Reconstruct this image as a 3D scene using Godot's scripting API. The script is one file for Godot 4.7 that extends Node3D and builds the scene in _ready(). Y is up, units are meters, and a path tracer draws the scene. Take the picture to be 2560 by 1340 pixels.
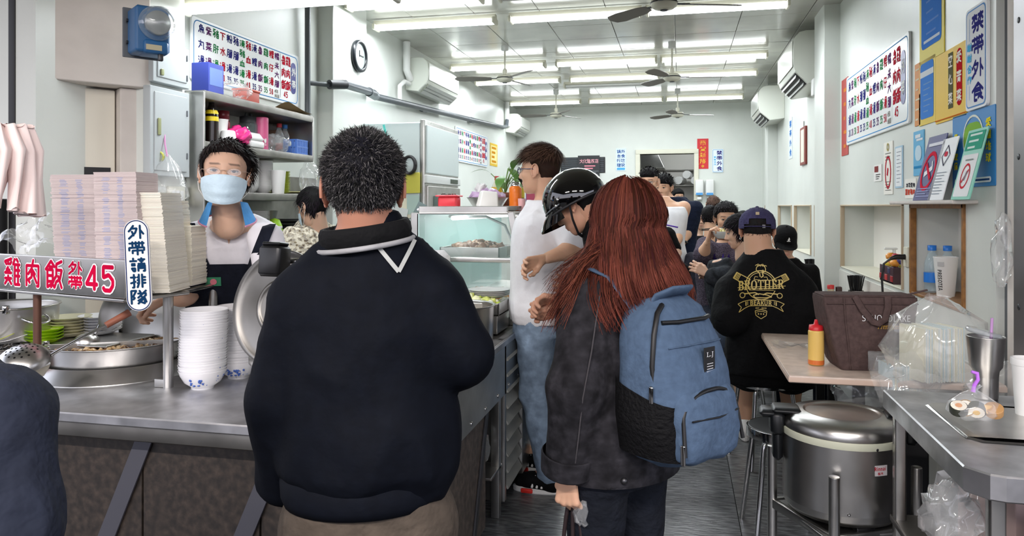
extends Node3D
func _ready():

	var cam:=Camera3D.new()
	cam.name="camera"
	add_child(cam)
	cam.projection=Camera3D.PROJECTION_FRUSTUM
	cam.near=0.1
	cam.far=60.0
	cam.size=2.0*670.0/1850.0*0.1
	cam.frustum_offset=Vector2(0,-155.0/1850.0*0.1)
	cam.position=Vector3(0,1.42,0)
	cam.rotation.y=atan(420.0/1850.0)

	var we:=WorldEnvironment.new()
	we.name="environment"
	var e:=Environment.new()
	e.background_mode=Environment.BG_SKY
	var sky:=Sky.new()
	var sm:=ProceduralSkyMaterial.new()
	sm.sky_top_color=Color(0.72,0.74,0.8)
	sm.sky_horizon_color=Color(0.8,0.79,0.82)
	sm.ground_bottom_color=Color(0.12,0.12,0.12)
	sm.ground_horizon_color=Color(0.3,0.3,0.3)
	sm.sky_energy_multiplier=1.7
	sm.ground_energy_multiplier=0.5
	sky.sky_material=sm
	e.sky=sky
	e.tonemap_mode=Environment.TONE_MAPPER_LINEAR
	e.tonemap_exposure=1.3
	e.sdfgi_enabled=true
	e.ssao_enabled=true
	e.ssil_enabled=true
	we.environment=e
	add_child(we)

	materials()
	shell()
	lamps()
	if has_method("later"):pass
	folk()
	left_side()
	fittings()
	signs()
	right_side()
# ---------------------------------------------------------------- mesh helpers
class Mb:
	var v:=PackedVector3Array()
	var c:=PackedColorArray()
	var ix:=PackedInt32Array()
	var col:=Color.WHITE
	var xf:=Transform3D()
	func p(q:Vector3)->int:
		v.append(xf*q)
		c.append(col)
		return v.size()-1
	func tri(a:int,b:int,d:int)->void:
		ix.append(a); ix.append(d); ix.append(b)
	func quad(a:int,b:int,d:int,e:int)->void:
		tri(a,b,d)
		tri(a,d,e)
	func face(pts:Array)->void:
		var a:=[]
		for q in pts:a.append(p(q))
		for i in range(1,a.size()-1):tri(a[0],a[i],a[i+1])
	func oq(id:Array,ctr:Vector3)->void:
		var n:=(v[id[1]]-v[id[0]]).cross(v[id[2]]-v[id[0]])
		var flip:bool=n.dot(v[id[0]]-xf*ctr) < 0.0
		for i in range(1,id.size()-1):
			if flip:tri(id[0],id[i+1],id[i])
			else:tri(id[0],id[i],id[i+1])
	func box(ctr:Vector3,size:Vector3,b:=0.0,taper:=1.0)->Mb:
		var h:=size*0.5
		b=minf(b,minf(h.x,minf(h.y,h.z))*0.9)
		var id:={}
		for sx in [-1,1]:
			for sy in [-1,1]:
				for sz in [-1,1]:
					for a in 3:
						var s:=Vector3(sx,sy,sz)
						var q:=Vector3(sx*(h.x-b),sy*(h.y-b),sz*(h.z-b))
						q[a]=s[a]*h[a]
						if sy > 0:q.x*=taper; q.z*=taper
						if b > 0.0 or a==0:id[[sx,sy,sz,a]]=p(ctr+q)
		if b<=0.0:
			for a in 3:
				for s in [-1,1]:
					var pts:=[]
					for k in [[-1,-1],[1,-1],[1,1],[-1,1]]:
						var g:=[0,0,0]
						g[a]=s; g[(a+1) % 3]=k[0]; g[(a+2) % 3]=k[1]
						pts.append(v.size()); v.append(v[id[[g[0],g[1],g[2],0]]]); c.append(col)
					oq(pts,ctr)
			return self
		for a in 3:
			var e:=(a+1) % 3
			var f:=(a+2) % 3
			for s in [-1,1]:
				var pts:=[]
				for k in [[-1,-1],[1,-1],[1,1],[-1,1]]:
					var g:=[0,0,0]
					g[a]=s; g[e]=k[0]; g[f]=k[1]
					pts.append(id[[g[0],g[1],g[2],a]])
				oq(pts,ctr)
				for s2 in [-1,1]:
					var g1:=[0,0,0]
					g1[e]=s; g1[f]=s2; g1[a]=-1
					var g2:=g1.duplicate()
					g2[a]=1
					oq([id[[g1[0],g1[1],g1[2],e]],id[[g2[0],g2[1],g2[2],e]],id[[g2[0],g2[1],g2[2],f]],id[[g1[0],g1[1],g1[2],f]]],ctr)
		for sx in [-1,1]:
			for sy in [-1,1]:
				for sz in [-1,1]:oq([id[[sx,sy,sz,0]],id[[sx,sy,sz,1]],id[[sx,sy,sz,2]]],ctr)
		return self
	func lathe(prof:Array,n:=24,a0:=0.0,a1:=TAU,sq:=Vector2.ONE)->Mb:
		var prev:=[]
		var last:=Vector2(-9,-9)
		var whole:=is_equal_approx(a1-a0,TAU)
		for q:Vector2 in prof:
			var ring:=[]
			for i in (n if whole else n+1):
				var a:=a0+(a1-a0)*i/n
				ring.append(p(Vector3(cos(a)*q.x*sq.x,q.y,-sin(a)*q.x*sq.y)))
			if prev and not q.is_equal_approx(last):
				for i in n:
					var j:=(i+1) % ring.size()
					quad(prev[i],prev[j],ring[j],ring[i])
			prev=ring
			last=q
		return self
	func tube(path:Array,r,n:=8,cap:=true,fl:=1.0,up0:=Vector3.UP)->Mb:
		var m:=path.size()
		var up:=up0
		var prev:=[]
		for k in m:
			var t:Vector3=((path[mini(k+1,m-1)] as Vector3)-(path[maxi(k-1,0)] as Vector3)).normalized()
			if k==0 and absf(t.dot(up)) > 0.95:up=Vector3.RIGHT
			var sx:=up.cross(t).normalized()
			up=t.cross(sx).normalized()
			var rr:float=r[k] if r is Array else r
			var ring:=[]
			for i in n:
				var a:=TAU*i/n
				ring.append(p((path[k] as Vector3)+sx*cos(a)*rr+up*sin(a)*rr*fl))
			if k > 0:
				for i in n:quad(prev[i],prev[(i+1) % n],ring[(i+1) % n],ring[i])
			if cap and (k==0 or k==m-1):
				var f:=[]
				for i in n:
					v.append(v[ring[i]]); c.append(col)
					f.append(v.size()-1)
				for i in range(1,n-1):
					if k==0:tri(f[0],f[i+1],f[i])
					else:tri(f[0],f[i],f[i+1])
			prev=ring
		return self
	func ell(ctr:Vector3,r:Vector3,n:=14,rot:=Basis())->Mb:
		var prev:=[]
		var h:=maxi(4,n/2)
		for k in h+1:
			var a:=PI*k/h-PI/2
			var ring:=[]
			for i in n:
				var b:=TAU*i/n
				ring.append(p(ctr+rot*(Vector3(cos(a)*cos(b),sin(a),-cos(a)*sin(b))*r)))
			if k > 0:
				for i in n:quad(prev[i],prev[(i+1) % n],ring[(i+1) % n],ring[i])
			prev=ring
		return self
	func prism(poly:Array,z0:float,z1:float,b:=0.0)->Mb:
		var pp:=PackedVector2Array(poly)
		if Geometry2D.is_polygon_clockwise(pp)==false:pass
		var ar:=0.0
		for i in pp.size():ar+=pp[i].cross(pp[(i+1) % pp.size()])
		if ar < 0.0:pp.reverse()
		var inn:=pp
		if b > 0.0:
			inn=PackedVector2Array()
			var m:=pp.size()
			for i in m:
				var e0:=(pp[i]-pp[(i+m-1) % m]).normalized()
				var e1:=(pp[(i+1) % m]-pp[i]).normalized()
				var nn:=(Vector2(-e0.y,e0.x)+Vector2(-e1.y,e1.x)).normalized()
				inn.append(pp[i]+nn*b)
		var tr:=Geometry2D.triangulate_polygon(inn)
		for side in 2:
			var f:=[]
			for q in inn:f.append(p(Vector3(q.x,q.y,z1 if side==0 else z0)))
			for i in range(0,tr.size(),3):
				var A:=inn[tr[i]]; var B:=inn[tr[i+1]]; var C:=inn[tr[i+2]]
				var ccw:=(B-A).cross(C-A) > 0.0
				if ccw==(side==0):tri(f[tr[i]],f[tr[i+1]],f[tr[i+2]])
				else:tri(f[tr[i]],f[tr[i+2]],f[tr[i+1]])
		var n:=pp.size()
		for i in n:
			var j:=(i+1) % n
			if b > 0.0:
				var a:=[Vector3(inn[i].x,inn[i].y,z1),Vector3(pp[i].x,pp[i].y,z1-b),Vector3(pp[j].x,pp[j].y,z1-b),Vector3(inn[j].x,inn[j].y,z1)]
				face(a)
				face([a[1],Vector3(pp[i].x,pp[i].y,z0+b),Vector3(pp[j].x,pp[j].y,z0+b),a[2]])
				face([Vector3(pp[i].x,pp[i].y,z0+b),Vector3(inn[i].x,inn[i].y,z0),Vector3(inn[j].x,inn[j].y,z0),Vector3(pp[j].x,pp[j].y,z0+b)])
			else:
				face([Vector3(pp[i].x,pp[i].y,z1),Vector3(pp[i].x,pp[i].y,z0),Vector3(pp[j].x,pp[j].y,z0),Vector3(pp[j].x,pp[j].y,z1)])
		return self
	func add(o:Mb,t:=Transform3D())->Mb:
		var base:=v.size()
		var tt:=xf*t
		v.append_array(tt*o.v)
		c.append_array(o.c)
		var flip:=tt.basis.determinant() < 0.0
		for i in range(0,o.ix.size(),3):
			ix.append(base+o.ix[i])
			ix.append(base+o.ix[i+(2 if flip else 1)])
			ix.append(base+o.ix[i+(1 if flip else 2)])
		return self
	func sheet(nu:int,nv:int,f:Callable)->Mb:
		var base:=v.size()
		for j in nv+1:
			for i in nu+1:p(f.call(float(i)/nu,float(j)/nv))
		for j in nv:
			for i in nu:
				var a:=base+j*(nu+1)+i
				quad(a,a+1,a+nu+2,a+nu+1)
		return self
	func loftbag(rows:Array,n:=30)->Mb:
		var base:=v.size()
		for r in rows:
			for i in n:
				var a:=TAU*i/n
				p(Vector3(cos(a)*r[1],r[0],-sin(a)*r[2]))
		for r in rows.size()-1:
			for i in n:quad(base+r*n+i,base+r*n+(i+1) % n,base+(r+1)*n+(i+1) % n,base+(r+1)*n+i)
		return self
	func normals()->PackedVector3Array:
		var n:=PackedVector3Array()
		n.resize(v.size())
		for i in range(0,ix.size(),3):
			var a:=ix[i]; var b:=ix[i+1]; var d:=ix[i+2]
			var k:=(v[d]-v[a]).cross(v[b]-v[a])
			n[a]+=k; n[b]+=k; n[d]+=k
		for i in n.size():n[i]=n[i].normalized()
		return n
	func ruffle(amp:float,freq:float,seed_:=1,st:=Vector3.ONE)->Mb:
		var no:=FastNoiseLite.new()
		no.seed=seed_
		no.noise_type=FastNoiseLite.TYPE_SIMPLEX_SMOOTH
		no.frequency=freq
		no.fractal_octaves=3
		var n:=normals()
		for i in v.size():
			var q:=v[i]*st
			v[i]+=n[i]*amp*(0.35-absf(no.get_noise_3d(q.x,q.y,q.z))*2.0)
		return self
	func mesh(m:Material=null)->ArrayMesh:
		var a:=[]
		a.resize(Mesh.ARRAY_MAX)
		a[Mesh.ARRAY_VERTEX]=v
		a[Mesh.ARRAY_NORMAL]=normals()
		a[Mesh.ARRAY_COLOR]=c
		a[Mesh.ARRAY_INDEX]=ix
		var r:=ArrayMesh.new()
		r.add_surface_from_arrays(Mesh.PRIMITIVE_TRIANGLES,a)
		if m:r.surface_set_material(0,m)
		return r
class Sdf:
	var parts:=[]
	var k:=0.02
	func cap(a:Vector3,b:Vector3,ra:float,rb:float,wt:=Vector3.ONE)->void:
		parts.append([0,a,b,ra,rb,wt])
	func loft(xf:Transform3D,rings:Array,pw:=2.3)->void:
		parts.append([1,xf,rings,pw])
	static func ring_at(rings:Array,y:float)->Array:
		var n:=rings.size()
		if y<=rings[0][0]:return rings[0]
		for i in n-1:
			if y<=rings[i+1][0]:
				var t:float=(y-rings[i][0])/(rings[i+1][0]-rings[i][0])
				var o:=[y]
				for q in range(1,5):o.append(cubic_interpolate(rings[i][q],rings[i+1][q],rings[maxi(i-1,0)][q],rings[mini(i+2,n-1)][q],t))
				return o
		return rings[n-1]
	func build(cell:float)->Mb:
		var lo:=Vector3.ONE*1e9
		var hi:=-lo
		var bb:=[]
		for q in parts:
			var l:Vector3
			var h:Vector3
			if q[0]==0:
				var r:=maxf(q[3],q[4])
				l=(q[1] as Vector3).min(q[2])-Vector3.ONE*r
				h=(q[1] as Vector3).max(q[2])+Vector3.ONE*r
			else:
				l=Vector3.ONE*1e9; h=-l
				for g in q[2]:
					for sx in [-1,1]:
						for sz in [-1,1]:
							var w:Vector3=(q[1] as Transform3D)*Vector3(g[4]+sx*g[1]*1.06,g[0],g[3]+sz*g[2]*1.06)
							l=l.min(w); h=h.max(w)
			l-=Vector3.ONE*(k*0.5+cell*2.0); h+=Vector3.ONE*(k*0.5+cell*2.0)
			bb.append([l,h]); lo=lo.min(l); hi=hi.max(h)
		var nx:=int((hi.x-lo.x)/cell)+2
		var ny:=int((hi.y-lo.y)/cell)+2
		var nz:=int((hi.z-lo.z)/cell)+2
		var f:=PackedFloat32Array()
		f.resize(nx*ny*nz)
		f.fill(1.0)
		var ik:=1.0/k
		for w in parts.size():
			var q:Array=parts[w]
			var i0:=Vector3i(((bb[w][0] as Vector3)-lo)/cell)
			var i1:=Vector3i(((bb[w][1] as Vector3)-lo)/cell)+Vector3i.ONE
			i1=i1.min(Vector3i(nx-1,ny-1,nz-1))
			if q[0]==0:
				var a:Vector3=q[1]
				var ba:Vector3=(q[2] as Vector3)-a
				var ib:=1.0/maxf(ba.dot(ba),1e-9)
				var ra:float=q[3]
				var dr:float=q[4]-ra
				var wt:Vector3=q[5]
				for z in range(i0.z,i1.z+1):
					for y in range(i0.y,i1.y+1):
						var o:=(z*ny+y)*nx
						var pa:=lo+Vector3(i0.x-1,y,z)*cell-a
						for x in range(i0.x,i1.x+1):
							pa.x+=cell
							var h:=clampf(pa.dot(ba)*ib,0.0,1.0)
							var d:=((pa-ba*h)*wt).length()-ra-dr*h
							var e:=f[o+x]
							var m:=k-absf(d-e)
							f[o+x]=minf(d,e)-(m*m*ik*0.25 if m > 0.0 else 0.0)
			else:
				var inv:Transform3D=(q[1] as Transform3D).affine_inverse()
				var rings:Array=q[2]
				var y0:float=rings[0][0]
				var y1:float=rings[rings.size()-1][0]
				var tab:=[]
				for s in 65:tab.append(ring_at(rings,y0+(y1-y0)*s/64.0))
				var tw:=PackedFloat32Array(); var tt:=PackedFloat32Array(); var tz:=PackedFloat32Array(); var tx:=PackedFloat32Array()
				for s in tab:tw.append(1.0/s[1]); tt.append(1.0/s[2]); tz.append(s[3]); tx.append(s[4])
				var pw:float=q[3]
				var ipw:=1.0/pw
				var sc:=64.0/(y1-y0)
				for z in range(i0.z,i1.z+1):
					for y in range(i0.y,i1.y+1):
						var o:=(z*ny+y)*nx
						var g:=inv*(lo+Vector3(i0.x-1,y,z)*cell)
						var st:=inv.basis.x*cell
						for x in range(i0.x,i1.x+1):
							g+=st
							var s:=clampi(int((g.y-y0)*sc+0.5),0,64)
							var ux:=absf((g.x-tx[s])*tw[s])
							var uz:=absf((g.z-tz[s])*tt[s])
							var d:=(pow(pow(ux,pw)+pow(uz,pw),ipw)-1.0)/maxf(tw[s],tt[s])
							d=maxf(d,maxf(g.y-y1,y0-g.y))
							var e:=f[o+x]
							var m:=k-absf(d-e)
							f[o+x]=minf(d,e)-(m*m*ik*0.25 if m > 0.0 else 0.0)
		return nets(f,nx,ny,nz,lo,cell)
	func nets(f:PackedFloat32Array,nx:int,ny:int,nz:int,lo:Vector3,cell:float)->Mb:
		var out:=Mb.new()
		var vid:=PackedInt32Array()
		vid.resize(nx*ny*nz)
		vid.fill(-1)
		var sy:=nx
		var sz:=nx*ny
		var off:=PackedInt32Array([0,1,sy,sy+1,sz,sz+1,sz+sy,sz+sy+1])
		var cor:=[Vector3(0,0,0),Vector3(1,0,0),Vector3(0,1,0),Vector3(1,1,0),Vector3(0,0,1),Vector3(1,0,1),Vector3(0,1,1),Vector3(1,1,1)]
		var edges:=[[0,1],[2,3],[4,5],[6,7],[0,2],[1,3],[4,6],[5,7],[0,4],[1,5],[2,6],[3,7]]
		var lim:=cell*3.5
		var vv:=PackedVector3Array()
		for z in nz-1:
			for y in ny-1:
				var o:=(z*ny+y)*nx-1
				for x in nx-1:
					o+=1
					if absf(f[o]) > lim:continue
					var cnt:=0
					for q in off:
						if f[o+q] < 0.0:cnt+=1
					if cnt==0 or cnt==8:continue
					var s:=Vector3.ZERO
					var n:=0
					for e in edges:
						var a:=f[o+off[e[0]]]
						var b:=f[o+off[e[1]]]
						if (a < 0.0)!=(b < 0.0):
							s+=(cor[e[0]] as Vector3).lerp(cor[e[1]],a/(a-b))
							n+=1
					vid[o]=vv.size()
					vv.append(lo+(Vector3(x,y,z)+s/n)*cell)
		out.v=vv
		out.c.resize(vv.size())
		out.c.fill(Color.WHITE)
		for z in range(1,nz-1):
			for y in range(1,ny-1):
				var o:=(z*ny+y)*nx
				for x in range(1,nx-1):
					var i:=o+x
					if vid[i] < 0:continue
					var a:=f[i] < 0.0
					if (f[i+1] < 0.0)!=a:_q(out,vid,i,i-sy,i-sy-sz,i-sz,a)
					if (f[i+sy] < 0.0)!=a:_q(out,vid,i,i-sz,i-sz-1,i-1,a)
					if (f[i+sz] < 0.0)!=a:_q(out,vid,i,i-1,i-1-sy,i-sy,a)
		return out
	func _q(out:Mb,vid:PackedInt32Array,a:int,b:int,d:int,e:int,flip:bool)->void:
		if vid[a] < 0 or vid[b] < 0 or vid[d] < 0 or vid[e] < 0:return
		if flip:out.quad(vid[a],vid[b],vid[d],vid[e])
		else:out.quad(vid[a],vid[e],vid[d],vid[b])
# ---------------------------------------------------------------- nodes
var used:={}
func numbered(called:String)->String:
	var n:int=used.get(called,0)
	used[called]=n+1
	return called if n==0 else "%s_%03d" % [called,n]
func metas(o:Node3D,label:String,category:String,group:="",kind:="")->Node3D:
	if label:o.set_meta("label",label)
	if category:o.set_meta("category",category)
	if group:o.set_meta("group",group)
	if kind:o.set_meta("kind",kind)
	return o
func thing(called:String,label:String,category:String,at:=Vector3.ZERO,turn:=0.0,group:="")->Node3D:
	var o:=Node3D.new()
	o.name=numbered(called)
	add_child(o)
	o.position=at
	o.rotation.y=turn
	return metas(o,label,category,group)
func part(called:String,m,material:Material,parent:Node3D,label:="")->MeshInstance3D:
	var o:=MeshInstance3D.new()
	o.name=called if parent!=self else numbered(called)
	o.mesh=m.mesh(material) if m is Mb else m
	if not (m is Mb):o.material_override=material
	parent.add_child(o,true)
	if label:o.set_meta("label",label)
	return o
func struct(called:String,m,material:Material,parent:Node3D=null)->MeshInstance3D:
	var o:=part(called,m,material,parent if parent else self)
	if parent==null:o.set_meta("kind","structure")
	return o
func copy(o:Node3D,at:Vector3,turn:=0.0,label:="",group:="")->Node3D:
	var r:Node3D=o.duplicate()
	var base:String=str(o.name)
	if base.right(3).is_valid_int():base=base.left(-4)
	r.name=numbered(base)
	add_child(r)
	r.position=at
	r.rotation.y=turn
	if label:r.set_meta("label",label)
	if group:r.set_meta("group",group)
	return r
# ---------------------------------------------------------------- materials
var noise_cache:={}
func noise_tex(freq:float,oct:int,size:=256,nrm:=false,sd:=1,lo:=0.0,hi:=1.0,stretch:=1.0,kind:=FastNoiseLite.TYPE_SIMPLEX_SMOOTH)->Texture2D:
	var key:=[freq,oct,size,nrm,sd,lo,hi,stretch,kind]
	if noise_cache.has(key):return noise_cache[key]
	var n:=FastNoiseLite.new()
	n.noise_type=kind
	n.frequency=freq
	n.fractal_octaves=oct
	n.seed=sd
	var t:=NoiseTexture2D.new()
	t.width=size
	t.height=int(size/stretch)
	t.seamless=true
	t.noise=n
	if nrm:
		t.as_normal_map=true
		t.bump_strength=4.0
	else:
		var g:=Gradient.new()
		g.set_color(0,Color(lo,lo,lo)); g.set_color(1,Color(hi,hi,hi))
		t.color_ramp=g
	noise_cache[key]=t
	return t
func mat(col:Color,rough:=0.6,metal:=0.0)->StandardMaterial3D:
	var m:=StandardMaterial3D.new()
	m.albedo_color=col
	m.roughness=rough
	m.metallic=metal
	m.vertex_color_use_as_albedo=true
	return m
func tri(m:StandardMaterial3D,scale:float,world:=true)->StandardMaterial3D:
	m.uv1_triplanar=true
	m.uv1_world_triplanar=world
	m.uv1_scale=Vector3.ONE*scale
	return m
func fabric(col:Color,rough:=0.9,bump:=0.06,freq:=1.0,mottle:=0.8)->StandardMaterial3D:
	var m:=tri(mat(col,rough),3.0*freq,false)
	m.albedo_texture=noise_tex(0.02,4,256,false,5,mottle,1.0)
	m.heightmap_enabled=true
	m.heightmap_texture=noise_tex(0.03,5,256,false,9)
	m.heightmap_scale=bump*10.0
	m.metallic_specular=0.3
	return m
func glass(col:Color,a:=0.12,rough:=0.03)->StandardMaterial3D:
	var m:=StandardMaterial3D.new()
	m.transparency=BaseMaterial3D.TRANSPARENCY_ALPHA
	m.albedo_color=Color(col.r,col.g,col.b,a)
	m.roughness=rough
	return m
func lin(h:String)->Color:
	return Color(h).srgb_to_linear()
# ---------------------------------------------------------------- shared materials
var M:={}
func materials()->void:
	M.wall=tri(mat(Color(0.86,0.875,0.85),0.38),0.7)
	M.wall.albedo_texture=noise_tex(0.004,3,512,false,3,0.965,1.0)
	M.plaster=tri(mat(Color(0.86,0.83,0.8),0.75),0.9)
	M.plaster.albedo_texture=noise_tex(0.012,5,512,false,7,0.93,1.0)
	M.plaster.heightmap_enabled=true
	M.plaster.heightmap_texture=noise_tex(0.03,4,256,false,8)
	M.plaster.heightmap_scale=0.15
	M.niche=mat(Color(0.97,0.955,0.925),0.6)
	M.panel=tri(mat(Color(0.79,0.79,0.755),0.17),0.8)
	M.panel.albedo_texture=noise_tex(0.008,3,256,false,4,0.9,1.0)
	M.seam=mat(Color(0.42,0.42,0.4),0.6)
	M.slate=[]
	for i in 3:
		var m:=tri(mat([Color(0.57,0.575,0.585),Color(0.61,0.61,0.615),Color(0.54,0.545,0.555)][i],0.26),1.0)
		m.uv1_scale=Vector3(0.9,1.0,5.0)
		m.uv1_offset=Vector3(0.3*i,0,0.17*i)
		m.albedo_texture=noise_tex(0.02,5,512,false,21,0.5,1.0)
		m.heightmap_enabled=true
		m.heightmap_texture=noise_tex(0.02,5,512,false,21)
		m.heightmap_scale=0.1
		M.slate.append(m)
	M.grout=mat(Color(0.13,0.13,0.13),0.7)
	M.steel=tri(mat(Color(0.83,0.825,0.81),0.26,1.0),1.6)
	M.steel.roughness_texture=noise_tex(0.015,4,256,false,12,0.75,1.0)
	M.steel.roughness=0.36
	M.steel.albedo_texture=noise_tex(0.01,4,256,false,13,0.86,1.0)
	M.top=tri(mat(Color(0.84,0.84,0.85),0.5,1.0),1.2)
	M.top.albedo_texture=noise_tex(0.012,4,512,false,15,0.78,1.0)
	M.top.roughness_texture=noise_tex(0.02,4,256,false,14,0.7,1.0)
	M.dull=tri(mat(Color(0.6,0.59,0.57),0.42,1.0),1.2)
	M.dull.albedo_texture=noise_tex(0.012,4,256,false,16,0.75,1.0)
	M.chrome=mat(Color(0.82,0.82,0.82),0.12,1.0)
	M.iron=mat(Color(0.3,0.3,0.31),0.4,0.9)
	M.white=mat(Color(0.9,0.9,0.89),0.35)
	M.cream=mat(Color(0.86,0.85,0.78),0.45)
	M.black=mat(Color(0.035,0.035,0.04),0.35)
	M.dark=mat(Color(0.09,0.09,0.1),0.5)
	M.grey=mat(Color(0.38,0.4,0.42),0.5)
	M.paint=mat(Color.WHITE,0.5)
	M.gloss=mat(Color.WHITE,0.18)
	M.ink=mat(Color.WHITE,0.85)
	M.ink.metallic_specular=0.1
	M.beige=mat(Color(0.72,0.65,0.55),0.6)
	M.tile=mat(Color(0.88,0.87,0.84),0.22)
	M.wood=tri(mat(Color(0.66,0.45,0.22),0.45),2.0)
	M.wood.albedo_texture=noise_tex(0.03,4,256,false,31,0.7,1.0,1.0)
	M.film=glass(Color(0.98,0.99,0.99),0.15,0.06)
	M.pinkfilm=mat(Color(0.95,0.875,0.855),0.4)
	M.pinkfilm.backlight_enabled=true
	M.pinkfilm.backlight=Color(0.35,0.28,0.27)
	M.glow=mat(Color(1,1,1),0.4)
	M.glow.emission_enabled=true
	M.glow.emission=Color(0.97,0.99,1.0)
	M.glow.emission_energy_multiplier=5.0
# ---------------------------------------------------------------- room
func bx(x0:float,x1:float,y0:float,y1:float,d0:float,d1:float,b:=0.0)->Mb:
	return Mb.new().box(Vector3((x0+x1)/2,(y0+y1)/2,-(d0+d1)/2),Vector3(x1-x0,y1-y0,absf(d1-d0)),b)
const XR:=1.22
const XL:=-2.6
const DB:=11.76
const CH:=3.0
func shell()->void:
	var fl:=struct("floor",bx(-4.2,2.2,-0.14,-0.012,-2.0,14.5),M.grout)
	var rng:=RandomNumberGenerator.new()
	rng.seed=5
	var tiles:=[]
	for i in 3:tiles.append(Mb.new().box(Vector3.ZERO,Vector3(0.597,0.012,0.297),0.0015).mesh())
	for r in 31:
		var d:=2.17+r*0.3
		for k in 4:
			var x:=0.26-0.9+0.6*k
			if d+0.15 > DB:continue
			var o:=part("tile",tiles[k % 3],M.slate[rng.randi() % 3],fl)
			o.position=Vector3(x,-0.006,-d)
	var ce:=struct("ceiling",bx(-3.3,2.0,CH+0.02,CH+0.2,2.3,14.5),M.seam)
	var pm:=Mb.new().box(Vector3.ZERO,Vector3(0.531,0.016,0.531),0.004).mesh()
	for i in 8:
		for j in 16:
			var o:=part("panel",pm,M.panel,ce)
			o.position=Vector3(-2.45+0.535*i,CH+0.008+rng.randf_range(-0.001,0.001),-3.5-0.535*j)
			o.rotation=Vector3(rng.randf_range(-0.003,0.003),0,rng.randf_range(-0.003,0.003))
	var dx0:=-0.61
	var dx1:=0.21
	var wb:=struct("wall_back",bx(XL-0.2,dx0,0,CH+0.1,DB,DB+0.15),M.wall)
	part("wall_panel",bx(dx1,XR+0.5,0,CH+0.1,DB,DB+0.15),M.wall,wb)
	part("lintel",bx(dx0,dx1,2.23,CH+0.1,DB,DB+0.15),M.wall,wb)
	var tr:=struct("trim_1",bx(dx0-0.07,dx0+0.0,0,2.3,DB-0.03,DB+0.16,0.006),M.cream)
	part("jamb",bx(dx1,dx1+0.07,0,2.3,DB-0.03,DB+0.16,0.006),M.cream,tr)
	part("head_casing",bx(dx0-0.07,dx1+0.07,2.23,2.3,DB-0.035,DB+0.16,0.006),M.cream,tr)
	struct("wall_kitchen",bx(-1.2,2.2,0,3.0,14.0,14.15),M.tile)
	struct("wall_kitchen_side",bx(1.9,2.0,0,3.0,DB+0.15,14.0),M.tile)
	struct("wall_kitchen_far_side",bx(-1.2,-1.1,0,3.0,DB+0.15,14.0),M.tile)
	var wr:=struct("wall_right",bx(XR,XR+0.42,0,0.95,3.28,DB+0.15),M.wall)
	part("upper_wall",bx(XR,XR+0.42,1.43,CH+0.1,3.28,DB+0.15),M.wall,wr)
	part("niche_back",bx(XR+0.23,XR+0.42,0.95,1.43,3.28,DB+0.15),M.niche,wr)
	var at:=[3.28,3.6,4.38,4.52,6.15,6.7,7.3,7.5,8.55,8.75,9.9,10.35,11.4,DB+0.15]
	for i in range(0,at.size(),2):part("pier",bx(XR,XR+0.36,0.95,1.43,at[i],at[i+1]),M.wall,wr)
	for i in range(1,at.size()-1,2):
		var a:float=at[i]
		var b:float=at[i+1]
		var near:=i==1
		var w:=0.022 if near else 0.012
		var fm:Material=M.wood if near else M.beige
		var f:=struct("trim_%d" % (i/2+2),bx(XR-0.012,XR+0.02,1.43-w,1.43+(0.012 if near else 0.0),a,b,0.003),fm)
		part("sill",bx(XR-0.008,XR+0.3,0.95-0.004,0.95+w*0.6,a,b,0.003),M.cream if not near else fm,f)
		part("stile",bx(XR-0.012,XR+0.02,0.95,1.43,a,a+w,0.003),fm,f)
		part("stile",bx(XR-0.012,XR+0.02,0.95,1.43,b-w,b,0.003),fm,f)
	part("pillar",bx(XR-0.12,XR+0.1,0,CH+0.05,6.2,6.62,0.008),M.wall,wr)
	part("pillar",bx(XR-0.12,XR+0.1,0,CH+0.05,10.02,10.3,0.008),M.wall,wr)
	var k:=0
	for r in 3:
		for c in 8:
			part("tile",bx(XR-0.009,XR+0.001,0.93-0.25*(r+1),0.93-0.25*r-0.004,4.3+0.24*c,4.3+0.24*c+0.236,0.002),M.tile,wr)
	for r in 3:
		for c in 3:part("tile",bx(XR-0.009,XR+0.001,0.75-0.25*(r+1),0.75-0.25*r-0.004,3.42+0.26*c,3.42+0.26*c+0.256,0.002),M.tile,wr)
	var sp:=struct("wall_right_front",bx(XR+0.03,XR+0.4,0,CH+0.1,3.17,3.28),M.grey)
	part("rib",bx(XR-0.005,XR+0.4,0,CH+0.1,3.1,3.17,0.006),M.plaster,sp)
	part("cladding",bx(XR-0.012,XR+0.4,0,CH+0.1,2.3,3.095,0.004),mat(Color(0.5,0.49,0.5),0.35,0.7),sp)
	for y in [0.55,1.05,1.6,2.1,2.5]:part("screw",Mb.new().ell(Vector3(XR-0.012,y,-3.05),Vector3(0.004,0.012,0.012),10),M.iron,sp)
	var wl:=struct("wall_left",bx(XL-0.2,XL,0,CH+0.1,2.55,DB+0.15),M.wall)
	part("pillar",bx(XL-0.1,XL+0.12,0,CH+0.05,5.0,5.6,0.01),M.wall,wl)
	part("cabinet_wall",bx(XL-0.05,-2.4,0,CH,2.94,3.23,0.006),M.wall,wl)
	part("backsplash",bx(XL,XL+0.012,0.85,1.62,3.6,4.95,0.003),M.dull,wl)
	var B:=Vector2(-2.395,-2.97)
	var A:=Vector2(-2.68,-2.57)
	var dir:=(B-A).normalized()
	var nrm:=Vector2(-dir.y,dir.x)
	var px:=Transform3D(Basis(Vector3(dir.x,0,dir.y),Vector3.UP,Vector3(nrm.x,0,nrm.y)),Vector3(A.x,0,A.y))
	if px.basis.determinant() < 0.0:px.basis.z=-px.basis.z
	var L:=(B-A).length()
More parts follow.
